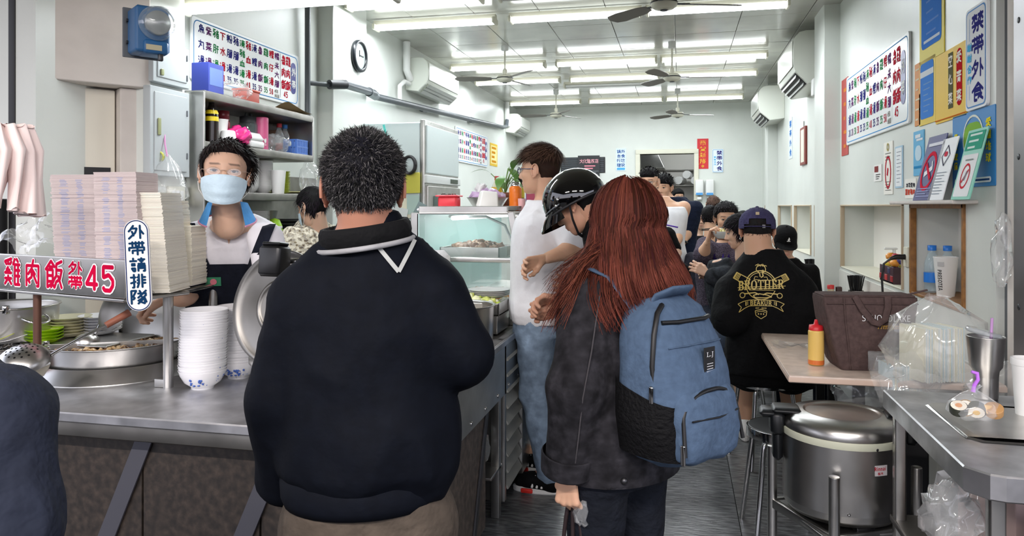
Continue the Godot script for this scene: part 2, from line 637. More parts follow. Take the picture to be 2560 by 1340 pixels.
	var q:=Mb.new()
	q.xf=px
	q.box(Vector3(L/2-0.0,2.235,-0.29),Vector3(L,0.55,0.62),0.008)
	q.box(Vector3(L/2,2.79,-0.3),Vector3(L,0.64,0.6),0.0)
	q.box(Vector3(0.05,0.98,-0.32),Vector3(0.1,1.96,0.6),0.006)
	q.box(Vector3(L-0.06,0.98,-0.32),Vector3(0.12,1.96,0.6),0.006)
	q.box(Vector3(L/2,0.98,-0.36),Vector3(L,1.96,0.5))
	struct("wall_front",q,M.plaster)
	var dm:=Mb.new()
	dm.xf=px
	dm.box(Vector3(0.235,0.98,-0.09),Vector3(0.26,1.94,0.03),0.004)
	var dr:=struct("door_1",dm,mat(Color(0.86,0.84,0.78),0.5))
	dm=Mb.new(); dm.xf=px
	dm.box(Vector3(0.15,1.575,-0.07),Vector3(0.035,0.045,0.02),0.005).tube([Vector3(0.138,1.595,-0.066),Vector3(0.138,1.623,-0.066),Vector3(0.162,1.623,-0.066),Vector3(0.162,1.595,-0.066)],0.003,6)
	part("padlock",dm,M.grey,dr,"small grey padlock")
	dm=Mb.new(); dm.xf=px
	dm.box(Vector3(0.29,1.53,-0.074),Vector3(0.11,0.13,0.006))
	part("vent_plate",dm,M.dark,dr)
	var sr:=struct("trim_9",bx(-2.97,-2.72,0,3.0,2.57,2.7,0.01),M.steel)
	part("gasket",bx(-2.735,-2.7,0,3.0,2.545,2.6,0.003),M.dark,sr)
	struct("trim_10",bx(-3.3,2.0,2.47,CH+0.2,2.45,3.36,0.01),M.cream)
	var win:=struct("window_1",bx(-2.9,-2.74,0.9,1.45,2.5,2.565,0.005),M.dark)
	part("pane",bx(-2.88,-2.76,0.93,1.42,2.485,2.498),glass(Color(0.6,0.75,0.7),0.3),win)
# ---------------------------------------------------------------- fluorescent lamps
func batten(at:Vector3,lit:bool,label:String,L:=1.06,power:=1.15,tint:=Color(0.955,0.98,1.0))->void:
	var t:=thing("fluorescent_lamp",label,"lamp",at,0.0,"fluorescent lamps on the ceiling" if at.y > 2.6 else "")
	var h:=Mb.new()
	h.prism([Vector2(-0.03,0),Vector2(0.03,0),Vector2(0.022,0.035),Vector2(-0.022,0.035)],-L/2,L/2,0.003)
	h.v=Transform3D(Basis(Vector3.UP,PI/2),Vector3.ZERO)*h.v
	part("housing",h,M.cream,t)
	for s in [-1,1]:
		var e:=Mb.new().box(Vector3(s*(L/2-0.012),-0.018,0),Vector3(0.024,0.05,0.13),0.006)
		part("end_cap",e,M.cream,t)
	for s in [-1,1]:
		var m:=Mb.new().tube([Vector3(-L/2+0.03,-0.022,s*0.042),Vector3(L/2-0.03,-0.022,s*0.042)],0.0135,10)
		part("tube",m,M.glow if lit else M.white,t)
	if lit:
		var l:=AreaLight3D.new()
		l.name="tube_light"
		l.area_size=Vector2(L-0.06,0.1)
		l.area_normalize_energy=true
		l.light_energy=power
		l.light_color=tint
		l.shadow_enabled=true
		l.position=Vector3(0,-0.04,0)
		l.rotation.x=-PI/2
		t.add_child(l)
func lamps()->void:
	var rows:=[[5.2,"first row behind the front lamp"],[5.85,"row just before the nearer ceiling fans"],[7.8,"row behind the second pair of fans"],[8.8,"fourth row towards the back"],[10.7,"row nearest the back wall"]]
	var side:=["on the left wall's side","in the middle of the ceiling","on the right wall's side"]
	for r in rows.size():
		for k in 3:
			if r==0 and k==2:continue
			var lit:=not (r==0 and k==1)
			batten(Vector3([-1.93,-0.76,0.33][k]-(0.06 if r==1 else 0.0),2.945,-rows[r][0]),lit,("twin tube lamp, %s, %s" if lit else "unlit twin tube lamp, %s, %s") % [side[k],rows[r][1]])
	batten(Vector3(0.2,2.945,-12.9),true,"twin tube lamp inside the kitchen beyond the doorway")
	batten(Vector3(-0.9,2.945,-9.25),false,"unlit slim lamp between the fourth row and the back row")
	struct("ceiling_arcade",bx(-5.0,4.0,3.05,3.2,-3.6,2.44),M.cream)
	for k in 3:batten(Vector3(-2.2+1.7*k,3.0,1.0),true,"arcade lamp over the pavement, %s" % ["by the left pier","in the middle","by the right wall"][k],1.06,9.0,Color(1.0,0.965,0.95))
	batten(Vector3(-1.88,2.43,-3.27),true,"low bright twin tube lamp over the serving counter",1.16)
# ---------------------------------------------------------------- people:head,hand,hair
var HV:=PackedVector3Array()
const HN:=56
const HR:=48
var hand_cache:={}
func ell_d(p:Vector3,c:Vector3,r:Vector3)->float:
	var q:=p-c
	var k0:=(q/r).length()
	var k1:=(q/(r*r)).length()
	return k0*(k0-1.0)/maxf(k1,1e-6)
func cap_d(p:Vector3,a:Vector3,b:Vector3,ra:float,rb:float)->float:
	var ba:=b-a
	var h:=clampf((p-a).dot(ba)/maxf(ba.dot(ba),1e-9),0.0,1.0)
	return (p-a-ba*h).length()-lerpf(ra,rb,h)
func smin(a:float,b:float,k:float)->float:
	var h:=maxf(k-absf(a-b),0.0)
	return minf(a,b)-h*h/(4.0*k)
func head_d(q:Vector3)->float:
	var p:=Vector3(absf(q.x),q.y,q.z)
	var d:=ell_d(p,Vector3(0,0.03,-0.012),Vector3(0.074,0.086,0.094))
	d=smin(d,ell_d(p,Vector3(0,-0.028,0.022),Vector3(0.061,0.08,0.064)),0.02)
	d=smin(d,ell_d(p,Vector3(0,-0.072,0.032),Vector3(0.045,0.036,0.046)),0.02)
	d=smin(d,cap_d(p,Vector3(0,-0.097,0.062),Vector3(0.008,-0.097,0.06),0.015,0.014),0.02)
	d=smin(d,cap_d(p,Vector3(0,0.031,0.074),Vector3(0.04,0.033,0.062),0.012,0.01),0.014)
	d=smin(d,ell_d(p,Vector3(0.036,-0.02,0.056),Vector3(0.024,0.024,0.022)),0.018)
	d=-smin(-d,ell_d(p,Vector3(0.031,0.009,0.1),Vector3(0.021,0.013,0.02)),0.012)
	d=smin(d,cap_d(p,Vector3(0,0.014,0.08),Vector3(0,-0.027,0.1),0.007,0.0105),0.012)
	d=smin(d,cap_d(p,Vector3(0.0115,-0.031,0.087),Vector3(0.012,-0.03,0.085),0.0085,0.0085),0.006)
	d=smin(d,cap_d(p,Vector3(0,-0.0575,0.0855),Vector3(0.017,-0.0605,0.078),0.0068,0.005),0.005)
	d=smin(d,cap_d(p,Vector3(0,-0.069,0.0835),Vector3(0.014,-0.067,0.077),0.0072,0.005),0.006)
	d=-smin(-d,cap_d(p,Vector3(0,-0.0635,0.094),Vector3(0.02,-0.0635,0.084),0.0015,0.0015),0.004)
	return d
func head_init()->void:
	for j in HR:
		var th:=PI*(j+0.5)/HR
		for i in HN:
			var ph:=TAU*i/HN
			var dir:=Vector3(sin(ph)*sin(th),cos(th),cos(ph)*sin(th))
			var r:=0.155
			for s in 24:
				var d:=head_d(dir*r)
				r-=d*0.8
				if absf(d) < 0.0004:break
			HV.append(dir*r)
func head_mesh(skin:Color,hairc:Color,o:={})->Mb:
	var m:=Mb.new()
	var lip:=skin.lerp(Color(0.5,0.13,0.12),o.get("lip",0.4))
	for i in HV.size():
		var q:=HV[i]
		var c:=skin
		if q.z > 0.05:
			if absf(q.x) < 0.021 and q.y < -0.053 and q.y > -0.074:c=lip
			elif Vector2((absf(q.x)-0.031)/0.019,(q.y-0.032)/0.0055).length() < 1.0:c=hairc.lerp(skin,0.2)
			elif Vector2((absf(q.x)-0.031)/0.02,(q.y-0.01)/0.012).length() < 1.0:c=skin*0.88
			elif absf(q.x) < 0.016 and q.y < -0.01 and q.y > -0.04 and q.z > 0.09:c=skin.lerp(Color(0.6,0.2,0.15),0.12)
		m.col=c
		m.p(q)
	for j in HR-1:
		for i in HN:
			var k:=(i+1) % HN
			m.quad(j*HN+i,(j+1)*HN+i,(j+1)*HN+k,j*HN+k)
	m.col=skin
	for s in [-1,1]:
		m.col=skin.lerp(Color(0.55,0.2,0.15),0.12)
		m.ell(Vector3(s*0.079,-0.004,-0.01),Vector3(0.007,0.031,0.019),12,Basis(Vector3.UP,-s*0.4)*Basis(Vector3.RIGHT,-0.15))
		m.tube(arc(Vector3(s*0.083,0.0,-0.012),Vector3(s*0.25,0,-1).normalized()*0.02,Vector3(0,0.031,0),-0.6,PI+0.9,12),0.0042,6)
		m.ell(Vector3(s*0.079,-0.031,-0.002),Vector3(0.005,0.008,0.006),8)
		if o.get("eyes",true):
			m.col=Color(0.42,0.39,0.37)
			var ec:=Vector3(s*0.031,0.0085,0.0695)
			m.ell(ec,Vector3(0.0135,0.0125,0.0125),12)
			m.col=Color(0.015,0.01,0.008)
			var look:Vector3=o.get("look",Vector3(0,0,1))
			m.ell(ec+look*0.0096,Vector3(0.0064,0.0064,0.0045),12)
			m.col=skin*0.86
			var op:float=o.get("open",0.45)
			m.ell(ec+Vector3(0,0.0062+0.004*op,-0.0004),Vector3(0.0155,0.0085,0.0142),12)
			m.ell(ec+Vector3(0,-0.0075-0.003*op,-0.001),Vector3(0.0152,0.0065,0.0138),12)
			m.col=Color(0.02,0.015,0.012)
			m.tube(arc(ec+Vector3(0,0.0008,0.0015),Vector3(0.0135,0,0),Vector3(0,0.0012+0.004*op,0.0125),0.1,PI-0.1,8),0.0009,4)
	m.col=skin
	return m
func arc(c:Vector3,a:Vector3,b:Vector3,t0:float,t1:float,n:int)->Array:
	var r:=[]
	for i in n+1:
		var t:=t0+(t1-t0)*i/n
		r.append(c+a*cos(t)+b*sin(t))
	return r
func hairline(az:float,o:Dictionary)->float:
	var ks:=[[0.0,o.get("f",0.055)],[0.24,o.get("f",0.055)-0.004],[0.36,o.get("t",0.03)],[0.46,o.get("s",0.0)],[0.6,o.get("s2",0.0)],[0.72,o.get("b",-0.07)],[1.0,o.get("b",-0.07)]]
	for i in ks.size()-1:
		if az<=ks[i+1][0]:return lerpf(ks[i][1],ks[i+1][1],smoothstep(ks[i][0],ks[i+1][0],az))
	return ks[6][1]
func hair_mesh(o:Dictionary)->Mb:
	var m:=Mb.new()
	var rng:=RandomNumberGenerator.new()
	rng.seed=o.get("seed",3)
	var c1:Color=o.get("col",Color(0.012,0.011,0.012))
	var c2:Color=o.get("col2",c1)
	var no:=FastNoiseLite.new()
	no.frequency=30.0
	var ms:=PackedFloat32Array()
	for i in HV.size():
		var q:=HV[i]
		var az:=absf(atan2(q.x,q.z))/PI
		var h:=hairline(az,o)
		var k:=smoothstep(h-0.008,h+0.01,q.y)
		ms.append(k)
		var t:float=lerpf(o.get("ts",0.008),o.get("tt",0.02),smoothstep(o.get("y0",0.0),o.get("y1",0.08),q.y))
		if o.has("fade") and az > 0.3:t*=smoothstep(h-0.01,h+o.fade,q.y)*0.9+0.1
		m.col=c1*(0.9+0.2*no.get_noise_3dv(q*9.0))
		m.p(q+q.normalized()*(t*k-0.006*(1.0-k)+no.get_noise_3dv(q)*0.003*k))
	for j in HR-1:
		for i in HN:
			var k:=(i+1) % HN
			var a:=j*HN+i; var b:=(j+1)*HN+i; var d:=(j+1)*HN+k; var e:=j*HN+k
			if ms[a]+ms[b]+ms[d]+ms[e] > 0.02:m.quad(a,b,d,e)
	var top:=m.p(m.v[0].lerp(m.v[28],0.5)+Vector3(0,0.001,0))
	for i in HN:m.tri(top,i,(i+1) % HN)
	var n:int=o.get("n",0)
	var L:float=o.get("len",0.03)
	var bias:Vector3=o.get("bias",Vector3.ZERO)
	while n > 0:
		var z:=rng.randf_range(-0.75,1.0)
		var ph:=rng.randf()*TAU
		var jr:=clampi(int(acos(z)/PI*HR),0,HR-1)
		var id:=jr*HN+int(ph/TAU*HN) % HN
		if ms[id] < 0.6 or HV[id].y < o.get("smin",-1.0):
			n-=1 if rng.randf() < 0.3 else 0
			continue
		n-=1
		var q:=m.v[id]+Vector3(rng.randf_range(-1,1),rng.randf_range(-1,1),rng.randf_range(-1,1))*0.005
		var nn:=q.normalized()
		var down:=Vector3(0,-1,0)-nn*Vector3(0,-1,0).dot(nn)
		var crown:Vector3=nn-Vector3(0,0.75,-0.65)
		crown=(crown-nn*crown.dot(nn)+Vector3(0.001,-0.02,0)).normalized()
		var dr:Vector3=(nn*o.get("up",0.25)+crown*o.get("flow",0.6)+bias+Vector3(rng.randf_range(-1,1),rng.randf_range(-1,1),rng.randf_range(-1,1))*o.get("jit",0.2)).normalized()
		var l:=L*rng.randf_range(0.6,1.15)*(lerpf(o.get("sidek",1.0),1.0,smoothstep(-0.05,0.07,q.y)))
		var w:Vector3=dr.cross(nn+Vector3(0.01,0.02,0)).normalized()*o.get("w",0.0016)
		m.col=c1.lerp(c2,pow(rng.randf(),o.get("gp",2.0)))
		var mid:Vector3=q+dr*l*0.55+nn*0.001
		var tip:Vector3=q+dr*l+down*l*o.get("droop",0.12)
		q-=nn*0.004
		m.quad(m.p(q-w),m.p(q+w),m.p(mid+w*0.8),m.p(mid-w*0.8))
		m.tri(m.v.size()-1,m.v.size()-2,m.p(tip))
	return m
func hand_mesh(curl:float,skin:Color,spread:=0.12)->Mb:
	var key:=[curl,spread]
	if not hand_cache.has(key):
		var s:=Sdf.new()
		s.k=0.007
		s.cap(Vector3(0,0.03,0),Vector3(0,-0.01,0),0.024,0.024,Vector3(1,1,1.25))
		var xs:=[0.026,0.009,-0.009,-0.025]
		var ln:=[[0.04,0.025,0.02],[0.044,0.028,0.021],[0.041,0.026,0.02],[0.032,0.019,0.018]]
		for f in 4:
			var kn:=Vector3(xs[f]*1.08,-0.083+absf(f-1.2)*0.004,-0.002)
			s.cap(Vector3(xs[f]*0.5,-0.005,0),kn,0.015,0.0115,Vector3(1,1,1.15))
			var a:=0.15+curl*0.8
			var q:=kn
			var side:float=(1.2-f)*spread*(1.0-curl*0.6)
			for g in 3:
				var dr:=Vector3(sin(side),-cos(a),sin(a)).normalized()
				var e:Vector3=q+dr*ln[f][g]
				s.cap(q,e,0.0092-g*0.0008,0.0085-g*0.0008)
				q=e
				a+=curl*1.0+0.12
		s.cap(Vector3(0.012,-0.015,0.004),Vector3(0.036,-0.045,0.014),0.016,0.0125)
		s.cap(Vector3(0.036,-0.045,0.014),Vector3(0.047-curl*0.012,-0.072,0.022+curl*0.012),0.0115,0.0095)
		s.cap(Vector3(0.047-curl*0.012,-0.072,0.022+curl*0.012),Vector3(0.05-curl*0.03,-0.095,0.03+curl*0.016),0.0098,0.008)
		hand_cache[key]=s.build(0.004)
	var m:=Mb.new()
	m.add(hand_cache[key])
	m.c.fill(skin)
	return m
# ---------------------------------------------------------------- people:the figure
func torso_rings(f:float,s:float,e:=0.0)->Array:
	var r:=[]
	for q in [[-0.12,0.155,0.115,0.0],[0.0,0.166,0.12,0.0],[0.12,0.15,0.108,0.005],[0.28,0.165,0.115,0.0],[0.38,0.172,0.115,-0.005],[0.44,0.16,0.1,-0.008],[0.49,0.095,0.075,-0.008],[0.53,0.06,0.06,-0.004]]:
		r.append([q[0]*s,q[1]*s*f+e,q[2]*s*f+e,q[3],0.0])
	return r
func align(y:Vector3,z:Vector3)->Basis:
	y=y.normalized()
	var x:=y.cross(z).normalized()
	return Basis(x,y,x.cross(y))
func person(label:String,at:Vector3,yaw:float,o:Dictionary,group:="")->Node3D:
	var t:=thing("person",label,"person",Vector3(at.x,0,at.z),yaw,group)
	var h:float=o.get("h",1.68)
	var s:=h/1.7
	var fat:float=o.get("fat",1.0)
	var sit:float=o.get("sit",0.0)
	var cell:float=o.get("cell",0.014)
	var skin:Color=o.get("skin",Color(0.62,0.38,0.26))
	var pel:=Vector3(0,(sit+0.1) if sit > 0.0 else 0.93*s,0)
	var inv:=t.transform.affine_inverse()
	var jw:Dictionary=o.get("jw",{})        # joints given in the room
	if jw.has("pel"):pel=inv*(jw.pel as Vector3)
	var T:=Transform3D(Basis(Vector3.UP,o.get("twist",0.0))*Basis(Vector3.BACK,o.get("roll",0.0))*Basis(Vector3.RIGHT,o.get("lean",0.05)),pel)
	var j:={}
	for g in [1,-1]:
		var n:="l" if g==1 else "r"
		j["s"+n]=T*(Vector3(g*0.172*(0.5+0.5*fat),0.425,-0.008)*s)
		j["h"+n]=pel+Vector3(g*0.088*(0.6+0.4*fat),-0.03,0)*s
		if sit > 0.0:
			j["k"+n]=Vector3(g*0.13,sit+0.035,0.4*s)
			j["a"+n]=Vector3(g*0.13,0.09,0.38*s)
		else:
			j["k"+n]=pel+Vector3(g*0.095,-0.45,0.015)*s
			j["a"+n]=Vector3(g*0.1,0.085,pel.z-0.02)
		j["e"+n]=j["s"+n]+Vector3(g*0.05,-0.27,-0.03)*s
		j["w"+n]=j["e"+n]+Vector3(0,-0.22,0.1)*s
	j.neck=T*(Vector3(0,0.475,-0.008)*s)
	j.head=j.neck+Vector3(0,0.155,0.02)*s+Vector3(0,0,sin(o.get("lean",0.05)))*0.1
	for q in o.get("j",{}):j[q]=o.j[q]
	for q in jw:j[q]=inv*(jw[q] as Vector3)
	t.set_meta("joints",j)
	var hb:=Basis(Vector3.UP,o.get("hy",0.0))*Basis(Vector3.RIGHT,o.get("hp",0.0))*Basis(Vector3.BACK,o.get("hr",0.0))
	var hs:float=o.get("hs",s*0.98)
	var HT:=Transform3D(hb.scaled_local(Vector3(o.get("hw",1.0),1,1)*hs),j.head)
	t.set_meta("ht",HT)
	var b:=Sdf.new()
	b.k=0.025
	var br:Array=torso_rings(fat*0.92,s)
	if o.has("top") and o.top.has("rings"):br=o.top.rings.map(func(r):return [r[0],r[1]*0.84,r[2]*0.84,r[3],r[4]])
	b.loft(T,br)
	b.cap(j.neck-Vector3(0,0.05,0),HT*Vector3(0,-0.03,-0.025),o.get("nk",0.058)*s*sqrt(fat),o.get("nk",0.058)*0.92*s*sqrt(fat))
	for n in ["l","r"]:
		b.cap(j["s"+n],j["e"+n],0.05*s*fat,0.038*s*fat)
		b.cap(j["e"+n],(j["e"+n] as Vector3).lerp(j["w"+n],0.35),0.039*s*fat,0.04*s*fat)
		b.cap((j["e"+n] as Vector3).lerp(j["w"+n],0.35),j["w"+n],0.04*s*fat,0.026*s)
		if o.get("legs",true):
			b.cap(j["h"+n],j["k"+n],0.08*s*fat,0.052*s*fat)
			b.cap(j["k"+n],(j["k"+n] as Vector3).lerp(j["a"+n],0.35),0.05*s*fat,0.054*s*fat)
			b.cap((j["k"+n] as Vector3).lerp(j["a"+n],0.35),j["a"+n],0.053*s*fat,0.034*s)
			b.cap(j["a"+n],j["a"+n]+Basis(Vector3.UP,o.get("foot",0.0))*Vector3(0,-0.045,0.12)*s,0.032,0.026)
	var body:=b.build(cell)
	body.c.fill(skin)
	body.add(head_mesh(skin,o.get("hair",{}).get("col",Color(0.012,0.011,0.012)),o),HT)
	for n in ["l","r"]:
		if o.has("no"+n):continue
		var w:Vector3=j["w"+n]
		var fd:Vector3=o.get("fd"+n,(w-(j["e"+n] as Vector3)).normalized())
		if o.has("fw"+n):fd=inv.basis*(o["fw"+n] as Vector3)
		var pn:Vector3=o.get("pn"+n,Vector3(-1 if n=="l" else 1,0,0.3))
		var hbx:=align(-fd,pn)
		if (n=="r")!=o.get("flip"+n,false):hbx.x=-hbx.x
		body.add(hand_mesh(o.get("curl"+n,0.35),skin),Transform3D(hbx*(0.97*s),w+fd*0.02))
	var bm:StandardMaterial3D=M.skin
	part("body",body,bm,t)
	if o.has("top"):
		var q:Dictionary=o.top
		var g:=Sdf.new()
		g.k=q.get("k",0.035)
		var e:float=q.get("ease",0.016)
		var rings:Array=q.get("rings",torso_rings(fat,s,e))
		if q.has("cut"):rings=rings.filter(func(r):return r[0]<=q.cut*s)
		if q.has("bcut"):rings[0][0]=q.bcut*s
		g.loft(T,rings,q.get("pw",2.3))
		var sl:float=q.get("sleeve",0.55)
		for n in ["l","r"]:
			var r0:float=q.get("r0",0.062)*s*fat
			var r1:float=q.get("r1",0.056)*s*fat
			var a:Vector3=j["s"+n]
			var el:Vector3=j["e"+n]
			var wr:Vector3=j["w"+n]
			if sl<=0.0:continue
			if sl < 1.0:g.cap(a,a.lerp(el,sl),r0,r1)
			else:
				g.cap(a,el,r0,r1)
				g.cap(el,el.lerp(wr,minf(sl-1.0,1.0)),r1,q.get("r2",r1*0.85))
		var gm:=g.build(q.get("cell",cell))
		if q.has("fold"):gm.ruffle(q.fold,q.get("ff",4.0),q.get("fs",1),q.get("fst",Vector3(1,0.5,1)))
		t.set_meta("top",part(q.get("name","shirt"),gm,q.mat,t))
		t.set_meta("topmb",gm)
	if o.has("bot"):
		var q:Dictionary=o.bot
		var g:=Sdf.new()
		g.k=0.03
		var e:float=q.get("ease",0.012)
		var pr:=[]
		for r in torso_rings(fat,s,e):
			if r[0] < 0.01*s:pr.append(r)
		g.loft(T,q.get("rings",pr))
		var to:float=q.get("to",2.0)
		for n in ["l","r"]:
			g.cap(j["h"+n],(j["h"+n] as Vector3).lerp(j["k"+n],minf(to,1.0)),q.get("r0",0.09)*s*fat,q.get("r1",0.066)*s*fat)
			if to > 1.0:g.cap(j["k"+n],(j["k"+n] as Vector3).lerp(j["a"+n],to-1.0),q.get("r1",0.066)*s*fat,q.get("r2",0.056)*s)
		var gm:=g.build(q.get("cell",cell))
		if q.has("fold"):gm.ruffle(q.fold,q.get("ff",5.0),4,Vector3(1,0.6,1))
		part(q.get("name","trousers"),gm,q.mat,t)
	if o.has("shoe"):
		for n in ["l","r"]:shoe(t,j["a"+n],o.get("foot",0.0),o.shoe,o)
	if o.has("hair"):
		var hm:=Mb.new()
		hm.add(hair_mesh(o.hair),HT)
		part("hair",hm,M.hair,t)
	return t
func shoe(t:Node3D,a:Vector3,yaw:float,m:Material,o:Dictionary)->void:
	var x:=Transform3D(Basis(Vector3.UP,yaw),Vector3(a.x,0,a.z))
	var up:=Sdf.new()
	up.k=0.03
	up.cap(Vector3(0,0.055,-0.02),Vector3(0,0.045,0.15),0.042,0.032,Vector3(1,1.0,1))
	up.cap(Vector3(0,0.06,-0.02),Vector3(0,0.1,-0.01),0.042,0.04)
	up.cap(Vector3(0,0.06,0.0),Vector3(0,0.055,0.1),0.045,0.042)
	var um:=Mb.new()
	um.add(up.build(0.008),x)
	var sh:=part("shoe",um,m,t)
	var so:=Mb.new()
	so.xf=x
	var pl:=[]
	for i in 20:
		var q:=TAU*i/20
		var w:=0.043+0.006*sin(q)
		pl.append(Vector2(cos(q)*w,0.062+sin(q)*(0.13)))
	so.xf=x*Transform3D(Basis(Vector3.RIGHT,PI/2).scaled(Vector3(1,1,1)),Vector3.ZERO)
	so.prism(pl,-0.03,0.0,0.006)
	part("sole",so,o.get("sole",M.white),sh)
	if o.has("stripes"):
		for k in 3:
			for g in [-1,1]:
				var st:=Mb.new()
				st.xf=x
				st.tube([Vector3(g*0.047,0.035,0.035+0.024*k),Vector3(g*0.043,0.062,0.03+0.024*k),Vector3(g*0.028,0.09,0.022+0.022*k)],0.006,6,true,0.5)
				part("stripe",st,M.white,sh)
	if o.has("plug"):
		for g in [-1,1]:
			var st:=Mb.new()
			st.xf=x
			st.box(Vector3(g*0.043,0.016,0.11),Vector3(0.014,0.022,0.06),0.004)
			part("sole_plug",st,o.plug,sh)
func glasses(t:Node3D,c:Color,r:=0.021,ry:=0.016,w:=0.0011)->void:
	var HT:Transform3D=t.get_meta("ht")
	var m:=Mb.new()
	m.xf=HT
	m.col=c
	for s in [-1,1]:
		m.tube(arc(Vector3(s*0.032,0.004,0.094),Vector3(r,0,-0.003*s),Vector3(0,ry,0),0,TAU,20),w,6)
		m.tube([Vector3(s*(0.032+r),0.008,0.09),Vector3(s*0.07,0.01,0.07),Vector3(s*0.081,0.008,0.0),Vector3(s*0.081,-0.006,-0.02)],w,6)
	m.tube(arc(Vector3(0,0.006,0.095),Vector3(0.012,0,0),Vector3(0,0.004,0.003),0,PI,6),w,6)
	var g:=part("glasses",m,M.gloss,t)
	for s in [-1,1]:
		var l:=Mb.new()
		l.xf=HT
		var pl:=[]
		for i in 16:pl.append(Vector2(s*0.032+cos(TAU*i/16)*r,0.004+sin(TAU*i/16)*ry))
		l.prism(pl,0.0935,0.0945)
		part("lens",l,M.lens,g)
func band(t:Node3D,called:String,pts:Array,r,m:Material,n:=8,fl:=1.0)->void:
	part(called,Mb.new().tube(pts,r,n,true,fl),m,t)
func cap_hat(t:Node3D,col:Material,back:bool,HT:Transform3D,strap:Material)->Node3D:
	var crown:=Mb.new()
	crown.xf=HT
	var pr:=[Vector2(0.0875,0.022),Vector2(0.089,0.045),Vector2(0.085,0.08),Vector2(0.07,0.108),Vector2(0.04,0.124),Vector2(0.006,0.129),Vector2(0.0,0.129)]
	crown.xf=HT*Transform3D(Basis(),Vector3(0,0,-0.012))
	crown.lathe(pr,28,0,TAU,Vector2(0.96,1.16))
	var c:=part("cap",crown,col,t)
	var bt:=Mb.new()
	bt.xf=HT*Transform3D(Basis(),Vector3(0,0.13,-0.012))
	bt.ell(Vector3.ZERO,Vector3(0.008,0.005,0.008),10)
	part("button",bt,col,c)
	var s:=-1.0 if back else 1.0
	var pk:=Mb.new()
	pk.xf=HT
	pk.sheet(14,6,func(u,v):
		var a:float=(u-0.5)*2.2
		var r0:=Vector3(sin(a)*0.084,0.026,s*(-0.012+cos(a)*0.1))
		var q:float=cos(a*1.43)*0.068
		return r0+Vector3(sin(a)*0.012*v,-0.016*v-0.03*v*absf(sin(a))*absf(sin(a)),s*q*v))
	pk.sheet(14,6,func(u,v):
		var a:float=(0.5-u)*2.2
		var r0:=Vector3(sin(a)*0.084,0.022,s*(-0.012+cos(a)*0.1))
		var q:float=cos(a*1.43)*0.068
		return r0+Vector3(sin(a)*0.012*v,-0.016*v-0.03*v*absf(sin(a))*absf(sin(a)),s*q*v))
	part("peak",pk,col,c)
	return c
# ---------------------------------------------------------------- the people in the shop
func drape(cloth:Mb,m:Mb,side:float,lift:=0.003)->Mb:
	var g:={}
	var w:=0.012
	for q in cloth.v:
		var k:=Vector2i(roundi(q.x/w),roundi(q.y/w))
		if not g.has(k) or q.z*side > g[k]*side:g[k]=q.z
	for i in m.v.size():
		var q:=m.v[i]
		var fx:=q.x/w
		var fy:=q.y/w
		var x0:=floori(fx)
		var y0:=floori(fy)
		var s:=0.0
		var ws:=0.0
		for a in range(-1,3):
			for b in range(-1,3):
				var k:=Vector2i(x0+a,y0+b)
				if g.has(k):
					var d:=Vector2(fx-x0-a,fy-y0-b).length_squared()
					var e:=exp(-d*1.1)
					s+=g[k]*e; ws+=e
		if ws > 0.0:q.z=s/ws+side*(lift+q.z*side)
		m.v[i]=q
	return m
func bar(a:Vector2,b:Vector2,w:float)->Mb:
	var m:=Mb.new()
	var n:=(b-a).orthogonal().normalized()*w*0.5
	for k in 9:
		var q:=a.lerp(b,k/8.0)
		m.p(Vector3(q.x-n.x,q.y-n.y,0)); m.p(Vector3(q.x+n.x,q.y+n.y,0))
		if k:m.quad(k*2-2,k*2-1,k*2+1,k*2)
	return m
